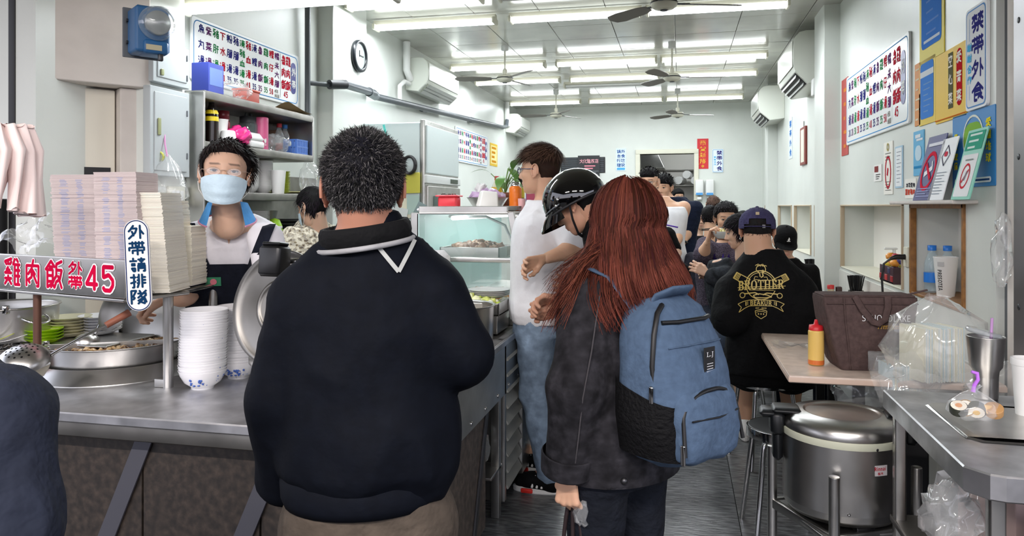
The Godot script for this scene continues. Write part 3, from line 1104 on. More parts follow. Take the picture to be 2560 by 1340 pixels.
func folk()->void:
	head_init()
	M.skin=mat(Color.WHITE,0.5)
	M.skin.subsurf_scatter_enabled=true
	M.skin.subsurf_scatter_strength=0.12
	M.skin.metallic_specular=0.4
	M.hair=mat(Color.WHITE,0.6)
	M.hair.metallic_specular=0.2
	M.lens=glass(Color(0.95,0.98,1.0),0.015)
	M.mask=fabric(Color(0.82,0.91,0.96),0.85,0.02,2.0,0.95)
	var S1:=Color(0.6,0.355,0.235)
	var S2:=Color(0.5,0.27,0.175)
	var S3:=Color(0.66,0.42,0.3)
	var K:=Color(0.012,0.011,0.012)
	var navy:=fabric(Color(0.075,0.095,0.15),0.85,0.05)
	var blackc:=fabric(Color(0.05,0.052,0.06),0.85,0.05)
	var whitec:=fabric(Color(0.91,0.91,0.92),0.85,0.012,1.0,0.96)
	var jeans:=fabric(Color(0.6,0.69,0.79),0.85,0.02,1.0,0.7)
	var t:Node3D
	var m:Mb

	var jm:=fabric(Color(0.035,0.05,0.085),0.75,0.008,1.6)
	jm.metallic_specular=0.22
	t=person("grey-haired man, back turned, in a black jacket with a silver V between the shoulders",Vector3(-0.621,0.751,-1.397),PI+0.417,{
		"h": 1.57,"cell": 0.012,"skin": Color(0.36,0.17,0.11),"hs": 0.93,"hw": 1.0,"hp": 0.02,"lean": 0.04,
		"jw": {"head": Vector3(-0.626,1.452,-1.396),"neck": Vector3(-0.621,1.379,-1.397),"pel": Vector3(-0.613,0.808,-1.399),"sl": Vector3(-0.737,1.236,-1.371),"sr": Vector3(-0.492,1.239,-1.427),"el": Vector3(-0.789,1.027,-1.359),"wl": Vector3(-0.812,0.85,-1.405),"er": Vector3(-0.438,1.12,-1.439),"wr": Vector3(-0.567,1.056,-1.666)},
		"nol": true,
		"top": {"name": "jacket","mat": jm,"sleeve": 2.0,"r0": 0.078,"r1": 0.07,"r2": 0.062,"cell": 0.009,"k": 0.022,"pw": 2.2,
			"rings": [[0.03,0.148,0.118,0.0,-0.01],[0.06,0.166,0.132,0.0,-0.01],[0.09,0.182,0.15,0.0,-0.005],[0.16,0.182,0.152,0.0,-0.005],[0.25,0.168,0.142,0.0,0.0],[0.36,0.168,0.135,0.0,0.0],[0.43,0.18,0.122,0.0,0.0],[0.49,0.158,0.108,0.0,0.0],[0.53,0.118,0.09,0.0,0.0],[0.56,0.08,0.075,0.0,0.0],[0.6,0.062,0.066,0.0,0.0]],
			"fold": 0.013,"ff": 3.0,"fst": Vector3(1.0,0.6,1.0),"fs": 11},
		"bot": {"name": "trousers","mat": fabric(Color(0.32,0.285,0.25),0.9,0.06),"r0": 0.1,"r1": 0.08,"ease": 0.02,"fold": 0.006,"to": 2.0,
			"rings": [[-0.16,0.15,0.12,0,0],[-0.05,0.165,0.128,0,0],[0.03,0.156,0.122,0,0],[0.07,0.144,0.112,0,0]]},
		"shoe": M.dark,
		"hair": {"col": Color(0.012,0.012,0.014),"col2": Color(0.2,0.19,0.19),"f": 0.06,"t": 0.04,"s": 0.005,"s2": -0.02,"b": -0.075,"tt": 0.013,"ts": 0.005,"y1": 0.06,"n": 20000,"len": 0.0135,"up": 0.45,"flow": 0.7,"jit": 0.6,"gp": 5.0,"w": 0.0007,"sidek": 0.62,"droop": 0.2}})
	var J:Dictionary=t.get_meta("joints")
	var nk:Vector3=J.neck
	m=Mb.new()
	var c0:=nk+Vector3(0,-0.005,0)
	var top:Node3D=t.get_meta("top")
	m.tube(arc(c0+Vector3(0,-0.012,0),Vector3(0.081,-0.012,0),Vector3(0,0.004,0.078),-PI-0.9,0.9,28),0.012,10,true,2.0)
	part("collar",m,blackc,top)
	m=Mb.new()
	m.tube(arc(c0+Vector3(0,-0.031,-0.002),Vector3(0.095,-0.014,0),Vector3(0,0.004,0.088),-PI-0.75,0.75,32),0.0055,8)
	part("collar_piping",m,fabric(Color(0.62,0.62,0.63),0.7,0.02),top,"pale grey stripe along the collar")
	m=Mb.new()
	m.add(bar(Vector2(-0.019,1.347),Vector2(-0.062,1.294),0.008))
	m.add(bar(Vector2(-0.097,1.353),Vector2(-0.062,1.294),0.008))
	part("chevron",drape(t.get_meta("topmb"),m,-1.0),fabric(Color(0.66,0.67,0.66),0.5,0.01),top,"silver V mark")
	m=Mb.new()
	for s in [1,-1]:m.tube(arc(Vector3(s*0.075,0.688,-0.02),Vector3(0.055,0,-0.1),Vector3(0,0.0,0),0,0.01,1),0.001,4)
	m=Mb.new().box(Vector3(0.07,0.76,-0.129),Vector3(0.12,0.008,0.004),0.001).box(Vector3(-0.085,0.755,-0.12),Vector3(0.08,0.008,0.004),0.001)
	part("pocket_edge",m,fabric(Color(0.25,0.22,0.19),0.9),t)
	m=Mb.new().tube(arc(Vector3(-0.56,0.846,-1.288),Vector3(0,0,0),Vector3(0,0,0),0,1,1),0.001,4)
	m=Mb.new().lathe([Vector2(0.152,0.815),Vector2(0.162,0.845)],32,0,TAU,Vector2(1,0.78))
	part("undershirt_hem",m,whitec,t,"white shirt hem showing below the jacket")
	m=Mb.new().lathe([Vector2(0.14,0.832),Vector2(0.16,0.834),Vector2(0.166,0.85),Vector2(0.168,0.88),Vector2(0.15,0.9)],40,0,TAU,Vector2(1,0.82))
	part("hem_band",m,jm,top)

	var dj:=fabric(Color(0.23,0.225,0.245),0.88,0.015,1.4,0.35)
	t=person("woman with long red-brown hair and a black denim jacket, blue backpack on her back",Vector3(-0.158,0.559,-1.943),-2.22,{
		"h": 1.52,"cell": 0.013,"hs": 0.84,"skin": S1,"lean": 0.02,"legs": true,"curll": 1.0,"hp": 0.05,
		"jw": {"head": Vector3(-0.142,1.373,-1.967),"neck": Vector3(-0.148,1.25,-1.966),"pel": Vector3(-0.156,0.819,-1.964),"sl": Vector3(-0.218,1.182,-1.858),"el": Vector3(-0.25,0.972,-1.789),"wl": Vector3(-0.272,0.774,-1.825),"sr": Vector3(-0.097,1.165,-2.131),"er": Vector3(-0.113,0.903,-2.179),"wr": Vector3(-0.209,0.843,-2.209)},
		"fwl": Vector3(0,-1,0),
		"top": {"name": "denim_jacket","mat": dj,"sleeve": 1.93,"r0": 0.075,"r1": 0.071,"r2": 0.058,"cell": 0.009,"k": 0.03,"pw": 2.5,
			"rings": [[-0.09,0.17,0.128,0,0],[-0.04,0.178,0.134,0,0],[0.05,0.182,0.138,0,0],[0.2,0.176,0.13,0,0],[0.31,0.172,0.122,0,0],[0.37,0.155,0.105,0,0],[0.415,0.1,0.085,0,0],[0.445,0.065,0.066,0,0]],
			"fold": 0.009,"ff": 5.0,"fs": 4},
		"bot": {"name": "jeans","mat": fabric(Color(0.1,0.115,0.15),0.9,0.08,1.0,0.7),"r0": 0.095,"r1": 0.072,"fold": 0.005},
		"shoe": M.dark})
	red_hair(t)
	denim_seams(t)

	t=person("young man in profile, white T-shirt and light blue jeans, at the display case",Vector3(-0.71,0,-3.68),-1.72,{
		"h": 1.74,"cell": 0.012,"skin": S1,"hy": -0.05,"lean": -0.04,"open": 0.6,"look": Vector3(0,0,1),
		"jw": {"head": Vector3(-0.692,1.595,-3.658),"neck": Vector3(-0.647,1.44,-3.688),"pel": Vector3(-0.682,0.903,-3.66),"sl": Vector3(-0.57,1.348,-3.542),"el": Vector3(-0.465,1.225,-3.484),"wl": Vector3(-0.602,1.178,-3.37),"sr": Vector3(-0.74,1.351,-3.811),"er": Vector3(-0.745,1.108,-3.912),"wr": Vector3(-0.618,1.068,-3.674),
			"kl": Vector3(-0.698,0.49,-3.595),"al": Vector3(-0.625,0.1,-3.611),"kr": Vector3(-0.715,0.482,-3.837),"ar": Vector3(-0.706,0.134,-3.901)},
		"curll": 0.45,"curlr": 0.3,"pnl": Vector3(-0.2,0,-1),
		"top": {"mat": whitec,"name": "t_shirt","sleeve": 0.72,"r0": 0.075,"r1": 0.085,"cell": 0.011,"bcut": -0.06,"ease": 0.03,"fold": 0.012,"ff": 4.0,"fs": 7,"fst": Vector3(1,0.35,1),"k": 0.03},
		"bot": {"name": "jeans","mat": jeans,"r0": 0.096,"r1": 0.072,"r2": 0.066,"fold": 0.01,"ff": 6.0,"ease": 0.008},
		"shoe": fabric(Color(0.04,0.045,0.055),0.8,0.03),"stripes": true,"plug": mat(Color(0.85,0.16,0.12),0.5),"sole": M.white,"foot": 0.1,
		"hair": {"smin": 0.05,"col": Color(0.035,0.021,0.015),"col2": Color(0.14,0.08,0.055),"f": 0.052,"t": 0.058,"s": 0.022,"s2": -0.005,"b": -0.06,"fade": 0.07,"tt": 0.03,"ts": 0.008,"y0": 0.02,"y1": 0.07,"n": 3000,"len": 0.045,"up": 0.03,"flow": 1.0,"bias": Vector3(0,0.0,0.15),"jit": 0.1,"w": 0.0018,"droop": 0.35,"sidek": 0.15,"gp": 1.2}})
	glasses(t,Color(0.02,0.03,0.08),0.024,0.015,0.0022)
	J=t.get_meta("joints")
	band(t,"neckband",arc((J.neck as Vector3)+Vector3(0,-0.022,0.0),Vector3(0.082,0,0),Vector3(0,-0.012,0.078),0,TAU,28),0.007,whitec)

	t=person("person in a glossy black crash helmet, head bowed over keys held in both hands",Vector3(-0.179,0.104,-2.984),-1.75,{
		"h": 1.62,"cell": 0.016,"skin": S2,"hp": 0.62,"lean": 0.25,"legs": true,"open": 0.3,
		"jw": {"head": Vector3(-0.406,1.425,-2.912),"neck": Vector3(-0.31,1.328,-2.975),"pel": Vector3(-0.171,0.966,-2.986),"sl": Vector3(-0.229,1.231,-2.819),"el": Vector3(-0.249,1.048,-2.712),"wl": Vector3(-0.377,1.087,-2.581),"sr": Vector3(-0.253,1.211,-3.121),"er": Vector3(-0.31,0.993,-3.108),"wr": Vector3(-0.404,1.042,-2.697)},
		"curll": 0.7,"curlr": 0.6,"pnl": Vector3(0,-0.5,-1),"fwl": Vector3(-1,0.05,0.1),"fwr": Vector3(-1,-0.1,0.2),
		"top": {"mat": blackc,"name": "jacket","sleeve": 1.95,"r1": 0.058},
		"bot": {"mat": navy},"shoe": M.dark,
		"hair": {"col": K,"s": 0.0,"b": -0.08,"tt": 0.006,"ts": 0.008}})
	helmet(t)
	glasses(t,Color(0.6,0.6,0.62),0.022,0.016)
	m=Mb.new()
	var kx:=Vector3(-0.414,1.062,-2.521)
	m.tube(arc(kx,Vector3(0.016,0,0),Vector3(0,0.016,0.004),0,TAU,18),0.0014,6)
	var ks:=thing("key_ring","small steel key ring with keys dangling from bent fingers","keys",kx)
	m.v=Transform3D(Basis(),-kx)*m.v
	part("ring",m,M.chrome,ks)
	for k in 2:
		m=Mb.new()
		m.xf=Transform3D(Basis(Vector3.BACK,0.25*k-0.2),Vector3(0.002,-0.015,0))
		m.tube(arc(Vector3(0,-0.01,0),Vector3(0.008,0,0),Vector3(0,0.009,0),0,TAU,12),0.003,6,false,0.5).box(Vector3(0,-0.035,0),Vector3(0.007,0.032,0.002),0.0006).box(Vector3(0.004,-0.042,0),Vector3(0.004,0.006,0.002),0.0005)
		part("key",m,M.chrome,ks)

	t=person("broad seated man, back turned, gold crest on a black T-shirt, purple cap worn backwards",Vector3(0.486,-0.408,-4.315),PI-0.08,{
		"h": 1.76,"fat": 1.35,"sit": 0.48,"cell": 0.013,"skin": S1,"lean": 0.1,
		"jw": {"head": Vector3(0.419,1.28,-4.32),"neck": Vector3(0.43,1.143,-4.302),"pel": Vector3(0.486,0.556,-4.315),"sl": Vector3(0.285,0.932,-4.269),"sr": Vector3(0.644,0.932,-4.351),"el": Vector3(0.256,0.781,-4.139),"wl": Vector3(0.371,0.742,-4.596),"er": Vector3(0.674,0.844,-4.275),"wr": Vector3(0.715,0.86,-4.726)},
		"hs": 1.0,"hw": 1.08,"nk": 0.066,
		"top": {"mat": blackc,"name": "t_shirt","sleeve": 0.8,"r0": 0.072,"r1": 0.072,"cell": 0.011,"k": 0.06,"pw": 2.5,
			"rings": [[-0.07,0.235,0.19,0,0],[0.05,0.24,0.19,0,0],[0.2,0.232,0.175,0,0],[0.38,0.232,0.155,-0.015,0.01],[0.47,0.215,0.14,-0.03,0.02],[0.53,0.165,0.12,-0.045,0.03],[0.58,0.118,0.105,-0.058,0.032],[0.62,0.097,0.094,-0.066,0.03]],
			"fold": 0.01,"ff": 3.2,"fs": 3},
		"bot": {"mat": fabric(Color(0.045,0.047,0.055),0.9),"name": "shorts","to": 1.15,"r0": 0.1,"r1": 0.085},
		"shoe": M.white,
		"hair": {"col": Color(0.02,0.018,0.018),"f": 0.05,"s": 0.01,"s2": -0.0,"b": -0.04,"fade": 0.06,"tt": 0.012,"ts": 0.004,"n": 1200,"len": 0.012,"w": 0.001}})
	crest(t)
	var HT:Transform3D=t.get_meta("ht")
	var ct:=HT*Transform3D(Basis(Vector3.RIGHT,0.1),Vector3(0,0.004,0))
	cap_back(t,fabric(Color(0.29,0.275,0.42),0.9,0.04,2.0),ct)
	m=Mb.new()
	m.xf=HT
	m.tube(arc(Vector3(0.083,-0.04,-0.005),Vector3(0,0.008,0),Vector3(0.004,0,0.006),0,TAU,10),0.0015,5)
	part("earring",m,M.chrome,t)

	cook(S3,K)

	var flo:=fabric(Color(0.85,0.83,0.76),0.9)
	flo.albedo_texture=noise_tex(0.05,2,256,false,77,0.2,1.0)
	var gr:=Gradient.new()
	gr.set_color(0,Color(0.25,0.25,0.42)); gr.set_color(1,Color(1,1,1)); gr.add_point(0.42,Color(0.55,0.5,0.4)); gr.add_point(0.5,Color(1,1,1))
	(flo.albedo_texture as NoiseTexture2D).color_ramp=gr
	t=person("woman with black hair and a pale mask bent over the washing-up by the wall",Vector3(-2.003,-0.475,-3.903),-1.9,{
		"h": 1.58,"cell": 0.018,"skin": S3,"hp": 0.35,"lean": 0.22,
		"jw": {"head": Vector3(-2.035,1.409,-3.845),"neck": Vector3(-2.016,1.303,-3.9),"wl": Vector3(-2.131,1.129,-3.926),"wr": Vector3(-2.206,1.116,-4.114)},
		"top": {"mat": flo,"sleeve": 1.6,"r1": 0.055},"bot": {"mat": navy},"shoe": M.dark,
		"hair": {"col": K,"f": 0.05,"t": 0.02,"s": -0.01,"s2": -0.04,"b": -0.08,"tt": 0.018,"ts": 0.014,"n": 500,"len": 0.04,"up": 0.05,"flow": 1.0,"w": 0.002}})
	mask(t)
	m=Mb.new()
	m.xf=t.get_meta("ht")
	m.col=K
	m.ell(Vector3(0,0.02,-0.12),Vector3(0.04,0.038,0.035),16)
	part("hair_bun",m,M.hair,t)

	var tee:=func(c:Color)->Dictionary:return {"mat": fabric(c,0.9),"sleeve": 0.75,"cell": 0.018,"fold": 0.006}
	t=person("stout man in a white tank top with dark green edging, hair shaved at the sides",Vector3(-0.172,-1.612,-6.934),0.05,{
		"h": 1.76,"fat": 1.28,"cell": 0.018,"skin": S1,"hy": -0.25,"hp": 0.1,"hw": 1.08,"hs": 1.0,
		"jw": {"head": Vector3(-0.278,1.635,-6.859),"neck": Vector3(-0.237,1.501,-6.919),"el": Vector3(-0.021,1.183,-6.917),"wl": Vector3(-0.055,1.023,-6.653),"er": Vector3(-0.358,1.163,-6.892),"wr": Vector3(-0.331,0.974,-6.693)},
		"top": {"mat": whitec,"name": "tank_top","sleeve": 0.0,"cut": 0.45,"cell": 0.015,"k": 0.02},"bot": {"mat": navy},"shoe": M.dark,
		"hair": {"col": K,"f": 0.055,"t": 0.055,"s": 0.05,"s2": 0.05,"b": -0.02,"fade": 0.05,"smin": 0.07,"tt": 0.022,"ts": 0.003,"n": 500,"len": 0.025,"up": 0.15,"w": 0.003}})
	glasses(t,Color(0.05,0.04,0.04),0.024,0.018,0.0016)
	J=t.get_meta("joints")
	m=Mb.new()
	for g in [1,-1]:
		m.tube([(J.neck as Vector3)+Vector3(g*0.085,-0.02,-0.06),(J.neck as Vector3)+Vector3(g*0.095,-0.015,0.02),(J.neck as Vector3)+Vector3(g*0.085,-0.07,0.115),(J.neck as Vector3)+Vector3(g*0.05,-0.13,0.15)],0.008,6)
		m.tube([(J.neck as Vector3)+Vector3(g*0.15,-0.04,0.0),(J.neck as Vector3)+Vector3(g*0.145,-0.12,0.12),(J.neck as Vector3)+Vector3(g*0.17,-0.24,0.13)],0.008,6)
	part("edging",m,mat(Color(0.13,0.25,0.2),0.9),t.get_meta("top"))
	t=person("man with swept-back black hair in a navy T-shirt behind the man in the tank top",Vector3(-0.031,-1.858,-7.53),-0.35,{
		"h": 1.76,"fat": 1.2,"cell": 0.02,"skin": S1,"hp": 0.1,
		"jw": {"head": Vector3(-0.159,1.599,-7.501),"neck": Vector3(-0.108,1.46,-7.512),"el": Vector3(0.08,1.197,-7.453),"wl": Vector3(0.022,1.055,-7.286)},
		"top": tee.call(Color(0.09,0.12,0.2)),"bot": {"mat": navy},"shoe": M.dark,
		"hair": {"col": K,"f": 0.05,"t": 0.04,"s": 0.01,"s2": -0.02,"b": -0.06,"tt": 0.03,"ts": 0.008,"n": 400,"len": 0.04,"w": 0.003}})
	m=Mb.new()
	var tj:Dictionary=t.get_meta("joints")
	m.tube(arc((tj.wl as Vector3).lerp(tj.el,0.12),Vector3(0.036,0,0),Vector3(0,0.012,0.034),0,TAU,16),0.011,8)
	part("wristwatch",m,M.dark,t)
	t=person("dark-haired person glimpsed behind two men at the kitchen doorway",Vector3(-0.034,-3.307,-10.862),0.3,{"h": 1.68,"cell": 0.03,"skin": S1,"top": tee.call(Color(0.1,0.1,0.11)),"bot": {"mat": navy},"hair": {"col": K,"tt": 0.02}})
	t=person("diner in a black T-shirt with purple trim, mostly hidden behind the long red hair",Vector3(-0.144,-0.921,-5.351),PI-0.3,{
		"h": 1.62,"sit": 0.46,"cell": 0.02,"skin": S3,
		"jw": {"sl": Vector3(-0.087,1.217,-5.261),"el": Vector3(-0.027,1.097,-5.224),"wl": Vector3(-0.062,1.004,-5.011)},
		"top": tee.call(Color(0.05,0.05,0.06)),"bot": {"mat": navy},"shoe": M.dark,"hair": {"col": K,"tt": 0.02,"b": -0.1,"ts": 0.015}})
	J=t.get_meta("joints")
	m=Mb.new()
	m.tube([(J.sl as Vector3)+Vector3(-0.07,0.055,0.02),(J.sl as Vector3)+Vector3(0.02,0.072,0.02),(J.sl as Vector3)+Vector3(0.055,0.02,0.045),(J.sl as Vector3).lerp(J.el,0.55)+Vector3(0.06,0.0,0.04)],0.006,6)
	part("piping",m,mat(Color(0.33,0.2,0.6),0.8),t)
	t=person("woman with chin-length dark hair, round glasses and white letters on her black top",Vector3(0.179,-2.192,-8.347),0.15,{
		"h": 1.6,"sit": 0.5,"cell": 0.02,"skin": S3,"jw": {"head": Vector3(0.213,1.267,-8.355)},
		"top": {"mat": fabric(Color(0.06,0.065,0.08),0.9),"sleeve": 1.7,"cell": 0.018},"bot": {"mat": navy},"shoe": M.dark,
		"hair": {"col": Color(0.02,0.015,0.014),"f": 0.045,"t": 0.0,"s": -0.075,"s2": -0.095,"b": -0.1,"tt": 0.02,"ts": 0.018,"n": 400,"len": 0.05,"up": 0.05,"flow": 1.0,"w": 0.003}})
	glasses(t,Color(0.2,0.12,0.1),0.023,0.02,0.0012)
	m=words("Th",0.11,0.002,true,Color(0.85,0.85,0.85))
	m.v=Transform3D(Basis(),Vector3(-0.1,0.93,0))*m.v
	part("lettering",drape(t.get_meta("topmb"),m,1.0),M.ink,t.get_meta("top"))
	t=person("diner with close-cropped black hair seen from behind, in front of the woman with round glasses",Vector3(0.25,-1.523,-6.825),PI-0.2,{
		"h": 1.56,"sit": 0.46,"cell": 0.02,"skin": S1,"jw": {"head": Vector3(0.268,1.311,-6.931)},
		"top": tee.call(Color(0.2,0.2,0.24)),"bot": {"mat": navy},"shoe": M.dark,"hair": {"col": K,"tt": 0.016,"ts": 0.01,"b": -0.08,"n": 300,"len": 0.02,"w": 0.003}})
	var pat:=fabric(Color(0.45,0.4,0.47),0.9)
	pat.albedo_texture=noise_tex(0.12,2,256,false,41,0.25,1.0)
	t=person("man eating from a white bowl with chopsticks, patterned mauve shirt over a purple top",Vector3(0.316,-1.256,-6.224),0.12,{
		"h": 1.74,"sit": 0.48,"cell": 0.016,"skin": S1,"fat": 1.08,"hp": 0.12,"hw": 1.05,"open": 0.15,
		"jw": {"head": Vector3(0.361,1.313,-6.235),"neck": Vector3(0.357,1.175,-6.285),"sr": Vector3(0.196,1.105,-6.197),"er": Vector3(0.174,1.028,-5.987),"wr": Vector3(0.205,1.139,-5.912),"wl": Vector3(0.4,1.156,-5.987),"el": Vector3(0.522,0.989,-6.169)},
		"curlr": 0.9,"curll": 0.5,"fwr": Vector3(0.3,1,0.1),"fwl": Vector3(-0.8,0.5,0.1),
		"top": {"mat": pat,"name": "patterned_shirt","sleeve": 0.95,"r1": 0.07,"cell": 0.016,"fold": 0.008},"bot": {"mat": navy},"shoe": M.dark,
		"hair": {"col": Color(0.02,0.019,0.02),"f": 0.07,"t": 0.05,"s": 0.01,"b": -0.06,"tt": 0.03,"ts": 0.012,"n": 700,"len": 0.035,"up": 0.08,"w": 0.0025}})
	m=Mb.new()
	m.sheet(10,10,func(u,v):return Vector3((u-0.5)*0.17,0.62+v*0.42,0))
	var tp:=Mb.new()
	tp.add(m)
	part("undershirt",drape(t.get_meta("topmb"),tp,1.0,0.006),fabric(Color(0.2,0.12,0.42),0.9),t,"purple undershirt")
	obj("rice_bowl","white bowl of noodles held up by the man eating","bowl",Vector3(0.309,1.17,-5.915),[["body",bowl_mesh(0.07,0.055),M.white],["noodles",chunks(40,0.045,0.045,0.055,0.014,[lin("e8d8a8"),lin("c9c07a"),lin("f0e6c8")],2,-1.0,0.02),M.paint]])
	m=Mb.new()
	for k in 2:m.tube([Vector3(0.162,1.232,-5.882)+Vector3(0,0.008*k,0),Vector3(0.338,1.244,-5.942)+Vector3(0,0.012*k,0.01)],0.004,6)
	obj("chopsticks","dark chopsticks raised to the mouth of the man eating","chopsticks",Vector3.ZERO,[["stick",m,M.dark]])
	m=Mb.new()
	m.v=PackedVector3Array()
	m.add(bar(Vector2(-0.085,0.86),Vector2(0.06,0.93),0.02))
	part("gold_stripe",drape(t.get_meta("topmb"),m,1.0,0.012),mat(Color(0.8,0.63,0.2),0.7),t)
	t=person("person far back with hair braided over the crown, seen from behind",Vector3(0.394,-2.594,-9.318),PI-0.1,{
		"h": 1.66,"sit": 0.46,"cell": 0.026,"skin": S2,"jw": {"head": Vector3(0.394,1.425,-9.318),"neck": Vector3(0.394,1.274,-9.318)},
		"top": tee.call(Color(0.2,0.2,0.22)),"bot": {"mat": navy},"hair": {"col": Color(0.1,0.06,0.045),"col2": Color(0.02,0.015,0.012),"tt": 0.012,"ts": 0.006,"n": 500,"len": 0.03,"up": 0.1,"flow": 1.0,"w": 0.004}})
	t=person("diner in a grey camouflage jacket with chin-length black hair, bent towards the table",Vector3(0.362,-0.832,-5.261),-1.5,{
		"h": 1.62,"sit": 0.46,"cell": 0.018,"skin": S3,"lean": 0.22,"hp": 0.25,
		"jw": {"head": Vector3(0.389,1.243,-5.267),"neck": Vector3(0.421,1.112,-5.274),"wl": Vector3(0.196,0.962,-5.069),"el": Vector3(0.345,0.883,-5.052),"er": Vector3(0.384,0.844,-5.419),"wr": Vector3(0.26,0.9,-5.391)},
		"top": {"mat": fabric(Color(0.27,0.29,0.32),0.9,0.06,1.0,0.3),"name": "jacket","sleeve": 1.9,"r0": 0.075,"r1": 0.07,"fold": 0.01,"cell": 0.016},"bot": {"mat": fabric(Color(0.35,0.4,0.48),0.9)},"shoe": M.white,
		"hair": {"col": K,"f": 0.05,"t": 0.0,"s": -0.05,"s2": -0.08,"b": -0.1,"tt": 0.02,"ts": 0.016,"n": 500,"len": 0.05,"up": 0.05,"flow": 1.0,"w": 0.003}})
	t=person("diner behind the purple cap, only a crown of black hair showing",Vector3(0.65,-2.058,-8.146),0.1,{
		"h": 1.62,"sit": 0.48,"cell": 0.024,"skin": S3,"jw": {"head": Vector3(0.65,1.247,-8.146)},"top": tee.call(Color(0.12,0.12,0.14)),"bot": {"mat": navy},"hair": {"col": K,"tt": 0.02}})
	t=person("diner facing the broad man, face under a black cap with a white emblem",Vector3(0.763,-0.988,-5.711),0.12,{
		"h": 1.62,"sit": 0.44,"cell": 0.018,"skin": S3,"hp": 0.35,"jw": {"head": Vector3(0.742,1.157,-5.655),"neck": Vector3(0.749,1.026,-5.707)},
		"top": {"mat": fabric(Color(0.05,0.05,0.055),0.9),"sleeve": 1.9},"bot": {"mat": navy},"shoe": M.dark,
		"hair": {"col": K,"s": -0.05,"s2": -0.09,"b": -0.1,"t": 0.0,"tt": 0.008,"ts": 0.014}})
	HT=t.get_meta("ht")
	var ch:=cap_hat(t,fabric(Color(0.035,0.035,0.04),0.85,0.03,2.0),false,HT*Transform3D(Basis(Vector3.RIGHT,0.05),Vector3(0,0.0,0)),M.dark)
	m=Mb.new()
	m.xf=HT*Transform3D(Basis(Vector3.RIGHT,-0.35),Vector3(-0.004,0.062,0.098))
	m.prism([Vector2(-0.013,-0.014),Vector2(0.013,-0.014),Vector2(0.012,-0.009),Vector2(0.004,-0.008),Vector2(0.011,0.002),Vector2(0.006,0.016),Vector2(0.002,0.017),Vector2(0.0,0.008),Vector2(-0.006,0.001),Vector2(-0.004,-0.008),Vector2(-0.013,-0.009)],0,0.002)
	part("emblem",m,M.white,ch)

	t=person("person in a washed navy shirt at the counter front, only shoulder and arm showing",Vector3(-1.071,0.952,-0.834),PI+0.15,{
		"h": 1.42,"cell": 0.014,"skin": S2,"fat": 1.1,"jw": {"sr": Vector3(-0.926,1.136,-0.836),"er": Vector3(-0.874,0.988,-0.807),"wr": Vector3(-1.015,0.834,-0.898)},
		"top": {"mat": fabric(Color(0.14,0.16,0.215),0.9,0.06),"sleeve": 1.1,"r0": 0.075,"r1": 0.062,"cell": 0.009,"k": 0.06,"ease": 0.022,"fold": 0.007,"ff": 5.0,"fs": 9},
		"bot": {"mat": blackc},"shoe": M.dark,"hair": {"col": K}})
func mask(t:Node3D)->void:
	var HT:Transform3D=t.get_meta("ht")
	var m:=Mb.new()
	m.xf=HT
	m.sheet(24,18,func(u,v):
		var x:float=(u-0.5)*2.0
		var y:float=lerpf(-0.112,-0.016,v)+0.01*(1-x*x)*smoothstep(0.3,1.0,v)
		var a:float=x*(1.2-0.42*(1.0-v)*(1.0-v))
		var R:=0.072+0.036*(1.0-x*x)*(1.0-0.45*absf(v-0.62))-0.03*maxf(0,0.35-v)*(1.0-x*x)
		var pleat:float=0.0018*sin(v*TAU*3.0)*(1-x*x)
		return Vector3(sin(a)*0.0795,y+x*x*lerpf(0.016,-0.006,smoothstep(0.1,0.95,v)),cos(a)*R+0.011+pleat))
	var q:=part("face_mask",m,M.mask,t)
	m=Mb.new()
	m.xf=HT
	for s in [-1,1]:
		m.tube([Vector3(s*0.073,-0.022,0.036),Vector3(s*0.084,0.005,0.005),Vector3(s*0.087,0.02,-0.015)],0.0014,5)
		m.tube([Vector3(s*0.058,-0.09,0.05),Vector3(s*0.08,-0.06,0.005),Vector3(s*0.087,-0.03,-0.02)],0.0014,5)
	part("ear_loop",m,M.white,q)
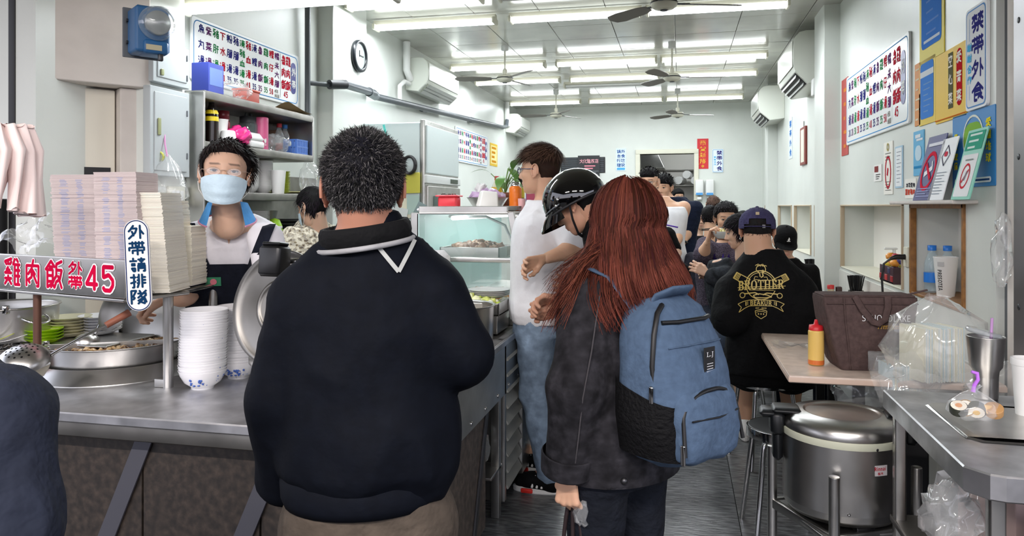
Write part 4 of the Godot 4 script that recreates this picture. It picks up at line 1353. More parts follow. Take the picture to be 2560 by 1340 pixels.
func cook(S3:Color,K:Color)->void:
	var polo:=fabric(Color(0.9,0.89,0.91),0.85,0.012,1.0,0.96)
	var t:=person("masked counter hand in a white polo shirt with a blue collar and a navy apron",Vector3(-1.872,-0.007,-2.856),0.52,{
		"h": 1.68,"cell": 0.012,"skin": S3,"hr": -0.06,"hp": -0.02,"hy": 0.02,"lean": 0.58,"open": 0.02,"hs": 1.0,"hw": 1.06,
		"jw": {"head": Vector3(-1.618,1.535,-2.401),"neck": Vector3(-1.653,1.4,-2.475),"pel": Vector3(-1.822,0.939,-2.786),"sl": Vector3(-1.488,1.298,-2.451),"sr": Vector3(-1.859,1.289,-2.572),"el": Vector3(-1.445,1.119,-2.461),"wl": Vector3(-1.563,0.957,-2.434),"er": Vector3(-1.831,1.085,-2.476),"wr": Vector3(-1.915,1.066,-2.488)},
		"fwr": Vector3(-1,-0.35,0.2),
		"curlr": 0.8,
		"top": {"mat": polo,"name": "polo_shirt","sleeve": 0.75,"r0": 0.068,"r1": 0.07,"cell": 0.011,"fold": 0.008,"ease": 0.024,"cut": 0.51},
		"bot": {"mat": fabric(Color(0.1,0.11,0.14),0.9)},"shoe": M.dark,
		"hair": {"col": Color(0.014,0.012,0.012),"col2": Color(0.05,0.04,0.038),"f": 0.078,"t": 0.05,"s": -0.0,"s2": -0.05,"b": -0.08,"tt": 0.016,"ts": 0.008,"y1": 0.06,"n": 2600,"len": 0.034,"up": 0.0,"flow": 1.0,"bias": Vector3(0.5,0,0.0),"jit": 0.1,"w": 0.002,"droop": 0.45}})
	glasses(t,Color(0.5,0.36,0.28),0.022,0.013)
	mask(t)
	var J:Dictionary=t.get_meta("joints")
	var nk:Vector3=J.neck
	var top:Node3D=t.get_meta("top")
	var cm:Mb=t.get_meta("topmb")
	var m:Mb
	for s in [1,-1]:
		m=Mb.new()
		m.sheet(12,6,func(u,v):
			var a:float=-0.5*PI+s*(0.72+u*1.9)
			var r:=Vector3(cos(a)*0.07,0,-sin(a)*0.075)
			var drop:float=v*(0.055-0.02*u)
			return nk+Vector3(0,0.036-0.012*u,0.03)+r*(1.0+v*0.42)+Vector3(0,-drop-0.035*(1.0-u)*v,0.022*(1.0-u)))
		var cl:=part("collar",m,fabric(Color(0.36,0.66,0.93),0.85,0.03),top,"sky blue collar leaf")
		var e:=[]
		for i in 13:e.append(m.v[6*13+i])
		part("collar_edge",Mb.new().tube(e,0.0035,6),fabric(Color(0.88,0.62,0.72),0.85,0.02),cl)
	m=Mb.new()
	m.col=S3
	m.v=PackedVector3Array()
	m.sheet(6,10,func(u,v):return Vector3((u-0.5)*0.07*v,nk.y-0.125+v*0.11,0))
	part("neck_opening",drape(cm,m,1.0,0.003),M.skin,t)
	var ap:=fabric(Color(0.1,0.115,0.165),0.88,0.05)
	m=Mb.new()
	m.sheet(14,22,func(u,v):return Vector3((u-0.5)*lerpf(0.4,0.26,smoothstep(0.5,1.0,v)),lerpf(0.62,nk.y-0.2,v),0))
	var bib:=part("apron",drape(cm,m,1.0,0.012),ap,t)
	for s in [1,-1]:
		m=Mb.new()
		for k in 15:
			var q:=k/14.0
			var c:=Vector2(s*lerpf(0.085,0.15,q),lerpf(nk.y-0.215,nk.y-0.045,q))
			m.p(Vector3(c.x-0.022,c.y,0)); m.p(Vector3(c.x+0.022,c.y,0))
			if k:m.quad(k*2-2,k*2-1,k*2+1,k*2)
		part("strap",drape(cm,m,1.0,0.012),ap,bib)
	m=Mb.new()
	m.sheet(4,4,func(u,v):return Vector3(-0.085+u*0.055,nk.y-0.285+v*0.035,0))
	var bd:=part("badge",drape(cm,m,1.0,0.016),mat(Color(0.2,0.5,0.36),0.6),bib)
	m=Mb.new()
	m.xf=Transform3D(Basis(),Vector3(-0.057,nk.y-0.268,0))
	m.prism(range(16).map(func(i):return Vector2(cos(TAU*i/16),sin(TAU*i/16))*0.012),0,0.001)
	part("badge_seal",drape(cm,m,1.0,0.018),mat(Color(0.8,0.45,0.5),0.6),bd)
func helmet(t:Node3D)->void:
	var HT:Transform3D=t.get_meta("ht")
	var x:=HT*Transform3D(Basis(Vector3.RIGHT,-0.12),Vector3(0,0.02,-0.012))
	var gl:=mat(Color(0.022,0.022,0.026),0.06)
	gl.clearcoat_enabled=true
	gl.clearcoat=1.0
	gl.clearcoat_roughness=0.02
	var m:=Mb.new()
	m.xf=x
	var pr:=[]
	for i in 20:
		var a:=-0.28+(PI/2+0.28)*i/19.0
		pr.append(Vector2(cos(a)*0.118,sin(a)*0.124+0.005))
	for i in 12:
		var a:=PI/2-(PI/2+0.26)*i/11.0
		pr.append(Vector2(cos(a)*0.104,sin(a)*0.108+0.005))
	m.lathe(pr,40,0,TAU,Vector2(1.0,1.2))
	var sh:=part("helmet",m,gl,t,"glossy black helmet shell")
	m=Mb.new()
	m.xf=x
	m.tube(arc(Vector3(0,-0.029,0),Vector3(0.1145,0,0),Vector3(0,0,0.137),0,TAU,48),0.0055,8)
	part("rim",m,M.dark,sh)
	m=Mb.new()
	m.xf=x
	m.tube(arc(Vector3(0,-0.004,0),Vector3(0.1185,0,0),Vector3(0,-0.004,0.142),0.25,PI-0.25,30),0.003,6)
	part("peak_trim",m,M.grey,sh)
	m=Mb.new()
	m.xf=x
	for side in [0.0,0.004]:
		m.sheet(20,6,func(u,v):
			var a:float=(u-0.5)*2.5*(1.0 if side==0.0 else -1.0)
			return Vector3(sin(a)*(0.117-0.01*v),-0.012-side-v*v*0.03-v*0.018,cos(a)*0.138+cos(a*1.25)*0.062*v))
	part("peak",m,gl,sh)
	m=Mb.new()
	m.xf=x
	for s in [-1,1]:
		for k in 2:m.ell(Vector3(s*0.114,-0.005+0.02*k,0.05-0.018*k),Vector3(0.004,0.0065,0.0065),10)
	part("stud",m,M.chrome,sh)
	m=Mb.new()
	m.xf=HT
	for s in [-1,1]:m.tube([Vector3(s*0.1,0.0,-0.01),Vector3(s*0.085,-0.06,0.02),Vector3(s*0.045,-0.115,0.045),Vector3(0,-0.128,0.05)],0.007,6,true,0.3)
	part("chin_strap",m,M.dark,sh)
func cap_back(t:Node3D,cloth:Material,ct:Transform3D)->void:
	var m:=Mb.new()
	m.xf=ct*Transform3D(Basis(),Vector3(0,0,-0.012))
	var n:=40
	var rows:=[[0.0,1.0],[0.18,1.01],[0.42,0.985],[0.66,0.85],[0.84,0.6],[0.95,0.32],[1.0,0.02]]
	for r in rows.size():
		for i in n:
			var a:=TAU*i/n
			var y:float=0.005+rows[r][0]*0.125
			m.p(Vector3(sin(a)*0.091*rows[r][1],y,cos(a)*0.108*rows[r][1]))
	for r in rows.size()-1:
		for i in n:
			var k:=(i+1) % n
			var mid:=(i+0.5)/n
			if absf(mid-0.5) < 0.115 and r < 1 or absf(mid-0.5) < 0.085 and r < 2:continue
			m.quad(r*n+i,r*n+k,(r+1)*n+k,(r+1)*n+i)
	var c:=part("cap",m,cloth,t,"purple cap worn with its strap to the back")
	m=Mb.new()
	m.xf=ct*Transform3D(Basis(),Vector3(0,0,-0.012))
	m.tube(arc(Vector3(0,0.014,0),Vector3(0.091,0,0),Vector3(0,0,-0.109),0.7,PI-0.7,16),0.009,8,true,0.35)
	part("strap",m,cloth,c)
	m=Mb.new()
	m.xf=ct
	m.box(Vector3(-0.03,0.014,-0.118),Vector3(0.016,0.02,0.004),0.001)
	part("buckle",m,M.iron,c)
	m=Mb.new()
	m.xf=ct
	m.box(Vector3(0.0,0.085,-0.113),Vector3(0.018,0.016,0.003),0.001)
	part("tab",m,mat(Color(0.75,0.68,0.55),0.8),c)
	m=Mb.new()
	m.xf=ct
	m.ell(Vector3(0,0.131,-0.012),Vector3(0.008,0.004,0.008),10)
	part("button",m,cloth,c)
	m=Mb.new()
	m.xf=ct
	m.sheet(14,6,func(u,v):
		var a:float=(u-0.5)*2.2
		return Vector3(sin(a)*0.088,0.008-0.02*v-0.02*v*sin(a)*sin(a),-0.012+cos(a)*0.104+cos(a*1.43)*0.066*v))
	part("peak",m,cloth,c)
func crest(t:Node3D)->void:
	var top:Node3D=t.get_meta("top")
	var cm:Mb=t.get_meta("topmb")
	var g:=Color(0.62,0.47,0.13)
	var m:=Mb.new()
	m.col=g
	var P:=func(pts:Array,w:float)->void:
		for i in pts.size()-1:m.add(tinted(bar(pts[i],pts[i+1],w),g))
	var ring:=func(c:Vector2,r:float,a0:float,a1:float,w:float)->void:
		var q:=[]
		for i in 17:q.append(c+Vector2(cos(a0+(a1-a0)*i/16),sin(a0+(a1-a0)*i/16))*r)
		for i in 16:m.add(tinted(bar(q[i],q[i+1],w),g))
	ring.call(Vector2(0,0.0),0.078,0.25,PI-0.25,0.005)
	ring.call(Vector2(0,0.0),0.068,0.35,PI-0.35,0.003)
	ring.call(Vector2(0,0.0),0.076,PI+0.35,TAU-0.35,0.004)
	for s in [-1,1]:
		P.call([Vector2(s*0.055,0.03),Vector2(s*0.125,0.065),Vector2(s*0.143,0.035),Vector2(s*0.075,0.0),Vector2(s*0.055,0.03)],0.004)
		for k in 4:P.call([Vector2(s*(0.121-k*0.006),0.063-k*0.003),Vector2(s*(0.138-k*0.006),0.033-k*0.003)],0.0035)
		ring.call(Vector2(s*0.095,-0.052),0.013,0,TAU,0.004)
		P.call([Vector2(s*0.086,-0.045),Vector2(s*0.03,-0.04),Vector2(s*0.01,-0.05)],0.006)
		P.call([Vector2(s*0.118,-0.095),Vector2(s*0.1,-0.112),Vector2(s*0.113,-0.135),Vector2(s*0.085,-0.118),Vector2(s*0.06,-0.108)],0.0035)
		P.call([Vector2(s*0.118,-0.095),Vector2(s*0.09,-0.083),Vector2(s*0.06,-0.078)],0.0035)
		P.call([Vector2(s*0.077,-0.086),Vector2(s*0.077,-0.106)],0.006)
		P.call([Vector2(s*0.068,-0.084),Vector2(s*0.068,-0.103)],0.003)
		P.call([Vector2(s*0.015,0.044),Vector2(s*0.03,0.046),Vector2(s*0.036,0.03),Vector2(s*0.004,0.028)],0.003)
	P.call([Vector2(-0.06,-0.078),Vector2(0.06,-0.078)],0.0035)
	P.call([Vector2(-0.06,-0.108),Vector2(0.06,-0.108)],0.0035)
	for k in 3:P.call([Vector2(-0.12+0.03*k,-0.014-0.006*k),Vector2(0.125-0.03*k,0.0-0.012*k)],0.003)
	P.call([Vector2(-0.04,-0.055),Vector2(-0.01,-0.045),Vector2(0.03,-0.05),Vector2(0.055,-0.06),Vector2(0.02,-0.066),Vector2(-0.03,-0.066),Vector2(-0.04,-0.055)],0.005)
	ring.call(Vector2(0,0.085),0.024,-0.6,PI+0.5,0.004)
	for k in 7:ring.call(Vector2(-0.022+0.0075*k,0.103+0.004*sin(k*2.0)),0.006,0,PI,0.003)
	P.call([Vector2(-0.02,0.078),Vector2(-0.006,0.062),Vector2(-0.004,0.045)],0.005)
	P.call([Vector2(0.018,0.078),Vector2(0.008,0.064),Vector2(0.012,0.05),Vector2(0.0,0.042)],0.006)
	P.call([Vector2(0.0,0.075),Vector2(0.012,0.082),Vector2(0.006,0.068)],0.005)
	P.call([Vector2(-0.03,-0.135),Vector2(0,-0.128),Vector2(0.03,-0.135),Vector2(0.026,-0.16),Vector2(0,-0.178),Vector2(-0.026,-0.16),Vector2(-0.03,-0.135)],0.0035)
	for k in 3:m.add(tinted(bar(Vector2(-0.013+0.013*k-0.003,-0.152),Vector2(-0.013+0.013*k+0.003,-0.152),0.008),g))
	P.call([Vector2(-0.024,-0.143),Vector2(-0.008,-0.138),Vector2(0.008,-0.138),Vector2(0.024,-0.143)],0.003)
	var w:=words("BROTHER",0.062,0.0,true,g,"Droid Serif")
	fit(w,Vector2(0.0,0.003),0.235,0.05,0.06)
	var w2:=words("BEAKUR",0.04,0.0,true,g)
	fit(w2,Vector2(0,-0.093),0.11,0.024,0.0)
	var w3:=words("EST . 2019",0.014,0.0,true,g)
	fit(w3,Vector2(0,-0.121),0.055,0.008,0.0)
	m.add(w); m.add(w2); m.add(w3)
	var x:=Transform3D(Basis(Vector3.UP,PI),Vector3(0.05,0.992,0))
	var out:=Mb.new()
	out.add(m,x)
	for i in out.v.size():out.v[i].z=0.0
	part("print",drape(cm,out,-1.0,0.003),tinted_gold(),top,"gold barber crest printed on the back")
func tinted_gold()->Material:
	return mat(Color.WHITE,0.45)
func tinted(m:Mb,c:Color)->Mb:
	m.c.fill(c)
	return m
func fit(m:Mb,c:Vector2,w:float,h:float,tilt:float)->void:
	var lo:=Vector3.ONE*1e9
	var hi:=-lo
	for q in m.v:lo=lo.min(q); hi=hi.max(q)
	for i in m.v.size():
		var q:=m.v[i]
		var x:=((q.x-lo.x)/(hi.x-lo.x)-0.5)*w
		m.v[i]=Vector3(c.x+x,c.y+((q.y-lo.y)/(hi.y-lo.y)-0.5)*h+x*tilt,q.z)
func red_hair(t:Node3D)->void:
	var HT:Transform3D=t.get_meta("ht")
	var inv:=t.transform.affine_inverse()
	var m:=Mb.new()
	m.add(hair_mesh({"col": Color(0.05,0.015,0.011),"f": 0.06,"t": 0.0,"s": -0.09,"s2": -0.1,"b": -0.11,"tt": 0.014,"ts": 0.018}),HT)
	var rng:=RandomNumberGenerator.new()
	rng.seed=17
	var hc:=HT.origin
	var s:=Sdf.new()
	s.k=0.03
	s.loft(Transform3D(Basis(),hc),[[-0.22,0.08,0.05,-0.07,0.0],[-0.18,0.105,0.075,-0.06,0.0],[-0.12,0.105,0.088,-0.045,0.0],[-0.06,0.09,0.09,-0.03,0.0],[0.0,0.082,0.086,-0.016,0.0],[0.05,0.074,0.077,-0.012,0.0]],2.0)
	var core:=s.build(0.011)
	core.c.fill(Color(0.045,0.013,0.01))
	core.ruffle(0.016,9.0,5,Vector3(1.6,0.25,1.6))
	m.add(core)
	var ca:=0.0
	var ce:=0.0
	var cy:=0.0
	var cw:=0.0
	var cp:=0.0
	var cl:=0.0
	for k in 9000:
		if k % 13==0:
			ca=rng.randf_range(-2.75,2.75)
			ce=rng.randf_range(-0.5,1.45)
			cy=-rng.randf_range(0.1,0.215)
			cw=rng.randf_range(-1,1)
			cp=rng.randf()*TAU
			cl=rng.randf_range(0.0,0.016)
		var a:=ca+rng.randf_range(-0.11,0.11)
		var el:=ce+rng.randf_range(-0.09,0.09)
		var yend:=cy-rng.randf_range(-0.02,0.025)-(0.03 if absf(a) > 1.0 else 0.0)
		var L:=maxf(el,0.0)*0.095+0.01+minf(el,0.0)*0.08-yend
		if el > 0.2 and absf(a) > 2.3:continue
		var wv:=cw+rng.randf_range(-0.2,0.2)
		var ph:=cp+rng.randf_range(-0.35,0.35)
		var lay:=cl+rng.randf_range(-0.002,0.004)
		var path:=[]
		var q:=Vector3(sin(a)*cos(el),sin(el),-cos(a)*cos(el))
		var p0:=hc+Vector3(q.x*0.08,q.y*0.103+0.01,q.z*0.094-0.01)
		var n:=13
		var y:=p0.y
		var ang:=a
		for i in n:
			var f:=float(i)/(n-1)
			var dl:=f*L
			var e2:=el-dl/0.095
			var pos:Vector3
			if e2 > 0.0:
				pos=hc+Vector3(sin(ang)*cos(e2)*(0.079+lay),sin(e2)*(0.102+lay)+0.01,-cos(ang)*cos(e2)*(0.093+lay)-0.01)
				y=pos.y
			else:
				var drop:=dl-maxf(el,0.0)*0.095
				y=(hc.y+0.01+minf(el,0.0)*0.08)-drop
				var g:=clampf((hc.y-y)/0.26,0.0,1.2)
				var fl:=1.0+0.75*g+0.2*g*wv*0.5
				pos=Vector3(hc.x+sin(ang)*(0.08+lay)*fl,y,hc.z-cos(ang)*lerpf(0.094,0.068,g)*fl-0.01-0.045*g)
				if absf(ang) > 2.0:pos.z+=0.02*g
				pos+=Vector3(sin(ph+g*7.0),0,cos(ph*1.3+g*6.0))*0.027*minf(g*1.3,1.0)
				pos.x+=wv*0.025*g*g
			path.append(pos)
		var c:=Color(0.035,0.01,0.008).lerp(Color(0.2,0.055,0.036),pow(0.5+0.5*sin(cp*3.0),1.5)*0.6+0.4*pow(rng.randf(),2.0))
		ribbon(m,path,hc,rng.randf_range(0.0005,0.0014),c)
	var j0:=Vector3.ZERO
	for k in 700:
		if k % 14==0:j0=Vector3(rng.randf_range(-1,1),rng.randf_range(-1,1),rng.randf_range(-1,1))
		var f0:=rng.randf()
		var st:=hc+Vector3(0.075+0.01*rng.randf(),-0.02-0.05*rng.randf(),0.04-0.08*f0)
		var en:Vector3=inv*Vector3(-0.291,1.163,-1.831)+j0*Vector3(0.04,0.06,0.035)+Vector3(rng.randf_range(-0.012,0.012),rng.randf_range(-0.02,0.03),rng.randf_range(-0.012,0.012))
		var sh:Vector3=inv*Vector3(-0.24,1.284,-1.853)+j0*Vector3(0.03,0.02,0.03)+Vector3(rng.randf_range(-0.01,0.01),rng.randf_range(-0.02,0.02),rng.randf_range(-0.01,0.01))
		var path:=[]
		for i in 13:
			var f:=i/12.0
			path.append(st.lerp(sh,f).lerp(sh.lerp(en,f),f)+Vector3(0,0,sin(f*6.0+j0.x*9.0)*0.012*f))
		var c:=Color(0.045,0.013,0.01).lerp(Color(0.23,0.07,0.042),pow(rng.randf(),1.8))
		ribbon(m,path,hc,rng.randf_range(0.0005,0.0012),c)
	part("hair",m,M.hair,t,"long wavy reddish-brown hair")
func ribbon(m:Mb,path:Array,c:Vector3,w:float,col:Color)->void:
	var n:=path.size()
	var base:=m.v.size()
	for i in n:
		var q:Vector3=path[i]
		var tg:Vector3=((path[mini(i+1,n-1)] as Vector3)-(path[maxi(i-1,0)] as Vector3)).normalized()
		var out:=(q-Vector3(c.x,q.y,c.z)).normalized()
		var sd:=tg.cross(out).normalized()*w*(1.0-0.75*pow(float(i)/n,3.0))
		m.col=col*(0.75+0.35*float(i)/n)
		m.p(q-sd); m.p(q+out*w*0.5); m.p(q+sd)
		if i:
			var a:=base+i*3
			m.quad(a-3,a-2,a+1,a)
			m.quad(a-2,a-1,a+2,a+1)
func denim_seams(t:Node3D)->void:
	var J:Dictionary=t.get_meta("joints")
	var top:Node3D=t.get_meta("top")
	var sm:=fabric(Color(0.3,0.29,0.3),0.9,0.03)
	var m:=Mb.new()
	var a:Vector3=J.sl
	var b:Vector3=J.el
	var c:Vector3=J.wl
	var off:=Vector3(0.035,0,-0.062)
	m.tube([a+off+Vector3(0,0.02,0),a.lerp(b,0.5)+off*1.06,b+off*1.02,b.lerp(c,0.5)+off*0.95,b.lerp(c,0.85)+off*0.86],0.002,6)
	part("sleeve_seam",m,sm,top)
	m=Mb.new()
	var dn:=(c-b).normalized()
	var cb:=align(dn,Vector3(0,0,1))
	m.xf=Transform3D(cb,b.lerp(c,0.8))
	m.lathe([Vector2(0.066,0.0),Vector2(0.069,0.004),Vector2(0.067,0.05),Vector2(0.064,0.054),Vector2(0.05,0.052)],24)
	part("cuff",m,t.get_meta("top").mesh.surface_get_material(0),top)
	m=Mb.new()
	m.xf=Transform3D(cb,b.lerp(c,0.8))
	m.ell(Vector3(0.055,0.025,0.04),Vector3(0.008,0.008,0.008),10)
	part("cuff_button",m,M.chrome,top)
	var pel:Vector3=J.pel
	m=Mb.new()
	m.xf=Transform3D(Basis(),pel+Vector3(0,-0.09,0))
	m.lathe([Vector2(0.165,0.0),Vector2(0.182,0.004),Vector2(0.184,0.05),Vector2(0.178,0.055)],40,0,TAU,Vector2(1,0.77))
	part("waistband",m,t.get_meta("top").mesh.surface_get_material(0),top)
	m=Mb.new()
	m.ell(pel+Vector3(0.112,-0.064,-0.115),Vector3(0.009,0.009,0.009),10)
	part("button",m,M.iron,top)
# ---------------------------------------------------------------- counter,kitchen wall and what stands there
func obj(called:String,label:String,cat:String,at:Vector3,ps:Array,turn:=0.0,group:="")->Node3D:
	var t:=thing(called,label,cat,at,turn,group)
	for q in ps:part(q[0],q[1],q[2],t,q[3] if q.size() > 3 else "")
	return t
func L2(pr:Array,n:=28,sq:=Vector2.ONE)->Mb:
	var p:=[]
	for i in range(0,pr.size(),2):p.append(Vector2(pr[i],pr[i+1]))
	return Mb.new().lathe(p,n,0,TAU,sq)
func chunks(n:int,rx:float,rz:float,y:float,size:float,cols:Array,sd:int,x0:=-1.0,heap:=0.0)->Mb:
	var rng:=RandomNumberGenerator.new()
	rng.seed=sd
	var m:=Mb.new()
	for i in n:
		var a:=rng.randf()*TAU
		var r:=sqrt(rng.randf())
		var q:=Vector3(cos(a)*r*rx,y+heap*(1.0-r),sin(a)*r*rz)
		if x0 > -0.5 and q.x < x0:continue
		m.col=cols[rng.randi() % cols.size()]
		var s:=size*rng.randf_range(0.6,1.2)
		m.xf=Transform3D(Basis(Vector3(rng.randf(),rng.randf(),0.3).normalized(),rng.randf()*5.0),q)
		m.ell(Vector3.ZERO,Vector3(s,s*rng.randf_range(0.4,0.8),s*rng.randf_range(0.5,1.0)),7)
	return m
func rrect(w:float,h:float,r:float,n:=6)->Array:
	var q:=[]
	for k in 4:
		for i in n+1:
			var a:=PI/2*(k+float(i)/n)
			q.append(Vector2((w/2-r)*[1,-1,-1,1][k]+cos(a)*r,(h/2-r)*[1,1,-1,-1][k]+sin(a)*r))
	return q
func frame(a:Vector3,b:Vector3)->Transform3D:
	var x:=(b-a); x.y=0; x=x.normalized()
	return Transform3D(Basis(x,Vector3.UP,x.cross(Vector3.UP)),a)
func place(t:Node3D,x:Transform3D)->Node3D:
	t.transform=x
	return t
func left_side()->void:
	counter()
	pots()
	crockery()
	takeaway()
	wall_shelf()
	display_case()
	fridge_corner()
func counter()->void:
	var wood:=tri(mat(Color(0.24,0.2,0.17),0.6),1.6)
	wood.albedo_texture=noise_tex(0.035,6,512,false,51,0.42,1.0)
	var wood2:=tri(mat(Color(0.47,0.42,0.38),0.5),1.4)
	wood2.albedo_texture=noise_tex(0.03,6,512,false,52,0.55,1.0)
	var t:=thing("serving_counter","long stainless steel serving counter with brown laminate panels and slanting metal strips","counter",Vector3(0,0,0))
	var m:=Mb.new()
	m.prism([Vector2(-3.2,1.87),Vector2(-0.84,1.87),Vector2(-0.785,1.93),Vector2(-0.785,3.69),Vector2(-1.4,3.69),Vector2(-1.4,2.74),Vector2(-3.2,2.74)].map(func(q):return Vector2(q.x,q.y)),-0.8,-0.77,0.004)
	m.v=Transform3D(Basis(Vector3(1,0,0),Vector3(0,0,-1),Vector3(0,-1,0)),Vector3.ZERO)*m.v
	for i in range(0,m.ix.size(),3):
		var q:=m.ix[i]; m.ix[i]=m.ix[i+1]; m.ix[i+1]=q
	part("worktop",m,M.top,t)
	part("front_apron",bx(-3.2,-0.84,0.725,0.772,1.88,1.9,0.004),M.dull,t)
	var ap:=part("side_apron",bx(-0.8,-0.79,0.545,0.802,1.93,3.69,0.003),M.steel,t)
	for k in 8:part("screw",Mb.new().ell(Vector3(-0.79,0.575,-2.12-0.215*k),Vector3(0.007,0.01,0.01),10),M.chrome,ap)
	for k in 6:part("panel",bx(-3.2+0.4*k,-2.805+0.4*k,0.02,0.73,1.955,2.0,0.003),wood,t)
	for k in 2:part("panel",bx(-0.86,-0.825,0.02,0.56,2.0+0.57*k,2.565+0.55*k,0.003),wood2,t)
	for k in 5:
		var s:=Mb.new()
		s.xf=Transform3D(Basis(),Vector3(-2.06+0.45*(k-1),0,-1.952))
		s.prism([Vector2(0.0,0.73),Vector2(0.06,0.73),Vector2(-0.25,0.02),Vector2(-0.31,0.02)],0,0.008,0.001)
		part("strip",s,mat(Color(0.33,0.33,0.36),0.45,0.5),t)
	for k in 2:
		var s:=Mb.new()
		s.xf=Transform3D(Basis(Vector3.UP,PI/2),Vector3(-0.824,0,-2.42-0.72*k))
		s.prism([Vector2(-0.03,0.55),Vector2(0.015,0.55),Vector2(-0.22,0.02),Vector2(-0.265,0.02)],0,0.008,0.001)
		part("strip",s,mat(Color(0.3,0.3,0.31),0.45,0.5),t)
	part("carcass",bx(-3.2,-0.9,0.02,0.7,2.02,2.7),M.dark,t)
	part("shelf",bx(-1.45,-0.8,0.22,0.235,3.12,3.32,0.003),M.steel,t)
	part("leg",bx(-0.84,-0.8,0.0,0.55,3.26,3.3,0.003),M.steel,t)
	var bag:=Mb.new()
	bag.xf=Transform3D(Basis(),Vector3(-0.95,0.34,-3.2))
	bag.ell(Vector3.ZERO,Vector3(0.12,0.1,0.06),24)
	bag.ruffle(0.05,12.0,3)
	obj("plastic_bag","clear crumpled plastic bag on the low steel shelf under the counter","bag",Vector3.ZERO,[["film",bag,M.film]])
func round_pot(r:float,h:float,w:=0.004)->Mb:
	return L2([0.0,0.0,r*0.93,0.0,r*0.98,0.012,r,h,r,h,r+0.008,h+0.003,r+0.006,h+0.008,r-w,h+0.005,r-w,h,r-w-0.004,0.02,0,0.012],48)
func pots()->void:
	var at:Vector3=Vector3(-2.054,0.8,-2.368)+Vector3(-0.035,0,-0.05)
	var t:=obj("stew_pan","wide divided steel pan of braised meat on a polished ring, beside the steel post","pan",at,[
		["ring",L2([0.3,0.0,0.3,0.004,0.262,0.05,0.255,0.05,0.29,0.0],56),M.steel],
		["bowl",Mb.new().add(round_pot(0.25,0.09),Transform3D(Basis(),Vector3(0,0.02,0))),M.steel]])
	var dv:=Mb.new().box(Vector3(0,0.085,0.0),Vector3(0.48,0.05,0.004),0.001)
	dv.v=Transform3D(Basis(Vector3.UP,0.5),Vector3(0.02,0,0.03))*dv.v
	part("divider",dv,M.steel,t)
	for a in [0.5,0.5+PI,2.2,4.2]:part("clip",Mb.new().box(Vector3(cos(a)*0.248,0.11,-sin(a)*0.243),Vector3(0.03,0.02,0.02),0.003),M.chrome,t)
	var browns:=[lin("9c7a55"),lin("7c5a3c"),lin("b99a70"),lin("5f4430"),lin("c9b08a"),lin("83603a")]
	var st:=part("stewed_meat",chunks(620,0.225,0.225,0.078,0.016,browns,4,-1.0,0.012),M.gloss,t)
	st.set_meta("kind","stuff")
	part("broth",L2([0.0,0.074,0.24,0.074],40),mat(Color(0.36,0.24,0.13),0.15),t)
	var lm:=L2([0.0,0.0,0.19,0.0,0.2,0.006,0.19,0.009,0.0,0.012],48)
	var ld:=obj("steel_cover","shallow steel half lid leaning behind the divided pan","lid",at+Vector3(0.06,0.155,-0.21),[["disc",lm,M.steel]])
	ld.rotation=Vector3(1.25,0.1,0)
	var la:=Mb.new()
	la.lathe(range(9).map(func(i):return Vector2(cos(i*PI/16)*0.046,sin(i*PI/16)*0.036)),28)
	la.lathe(range(9).map(func(i):return Vector2(sin(i*PI/16)*0.043,cos(i*PI/16)*0.033)),28)
	var lt:=obj("ladle","steel ladle turned bowl-up over the stew, wooden grip pointing up","ladle",at+Vector3(-0.095,0.105,0.05),[["bowl",la,M.steel],
		["handle",Mb.new().tube([Vector3(0.02,0.03,-0.02),Vector3(0.026,0.07,-0.04),Vector3(0.03,0.1,-0.05)],[0.008,0.011,0.011],10,true,0.6),M.chrome],
		["grip",Mb.new().tube([Vector3(0.03,0.1,-0.05),Vector3(0.034,0.13,-0.06)],[0.012,0.014],10),mat(Color(0.52,0.33,0.24),0.5)]])
	var sk:=Mb.new()
	sk.lathe(range(12).map(func(i):return Vector2(cos(i*PI/22)*0.075,sin(i*PI/22)*0.05)),36)
	var ht:=obj("skimmer","perforated steel skimmer lying dome-up over a bowl, by the navy shoulder","ladle",Vector3(-1.988,0.935,-1.907),[["bowl",sk,M.steel]],0.4)
	ht.rotation.x=0.35
	var holes:=Mb.new()
	holes.col=Color(0.01,0.01,0.01)
	for r in 4:
		for k in [1,6,10,14][r]:
			var a:float=TAU*k/[1,6,10,14][r]+r
			var el:float=PI/2-r*0.2
			var nn:=Vector3(cos(a)*cos(el)/0.075,sin(el)/0.05,sin(a)*cos(el)/0.075).normalized()
			var q:=Vector3(cos(a)*cos(el)*0.075,sin(el)*0.05,sin(a)*cos(el)*0.075)
			holes.xf=Transform3D(Basis(Quaternion(Vector3.UP,nn)),q)
			holes.ell(Vector3.ZERO,Vector3(0.0034,0.0008,0.0034),8)
	part("hole",holes,M.ink,ht).set_meta("kind","stuff")
	part("handle",Mb.new().tube([Vector3(0.07,0.01,-0.02),Vector3(0.14,0.035,-0.08),Vector3(0.2,0.05,-0.13)],[0.008,0.007,0.009],8,true,0.5),M.chrome,ht)
	part("grip",Mb.new().tube([Vector3(0.2,0.05,-0.13),Vector3(0.26,0.07,-0.18)],[0.011,0.013],8),mat(Color(0.55,0.33,0.25),0.5),ht)
	obj("bowl","cream bowl under the perforated skimmer","bowl",Vector3(-2.003,0.91,-1.924)-Vector3(0,0.045,0),[["body",bowl_mesh(0.07,0.055),mat(Color(0.83,0.8,0.72),0.3)]])
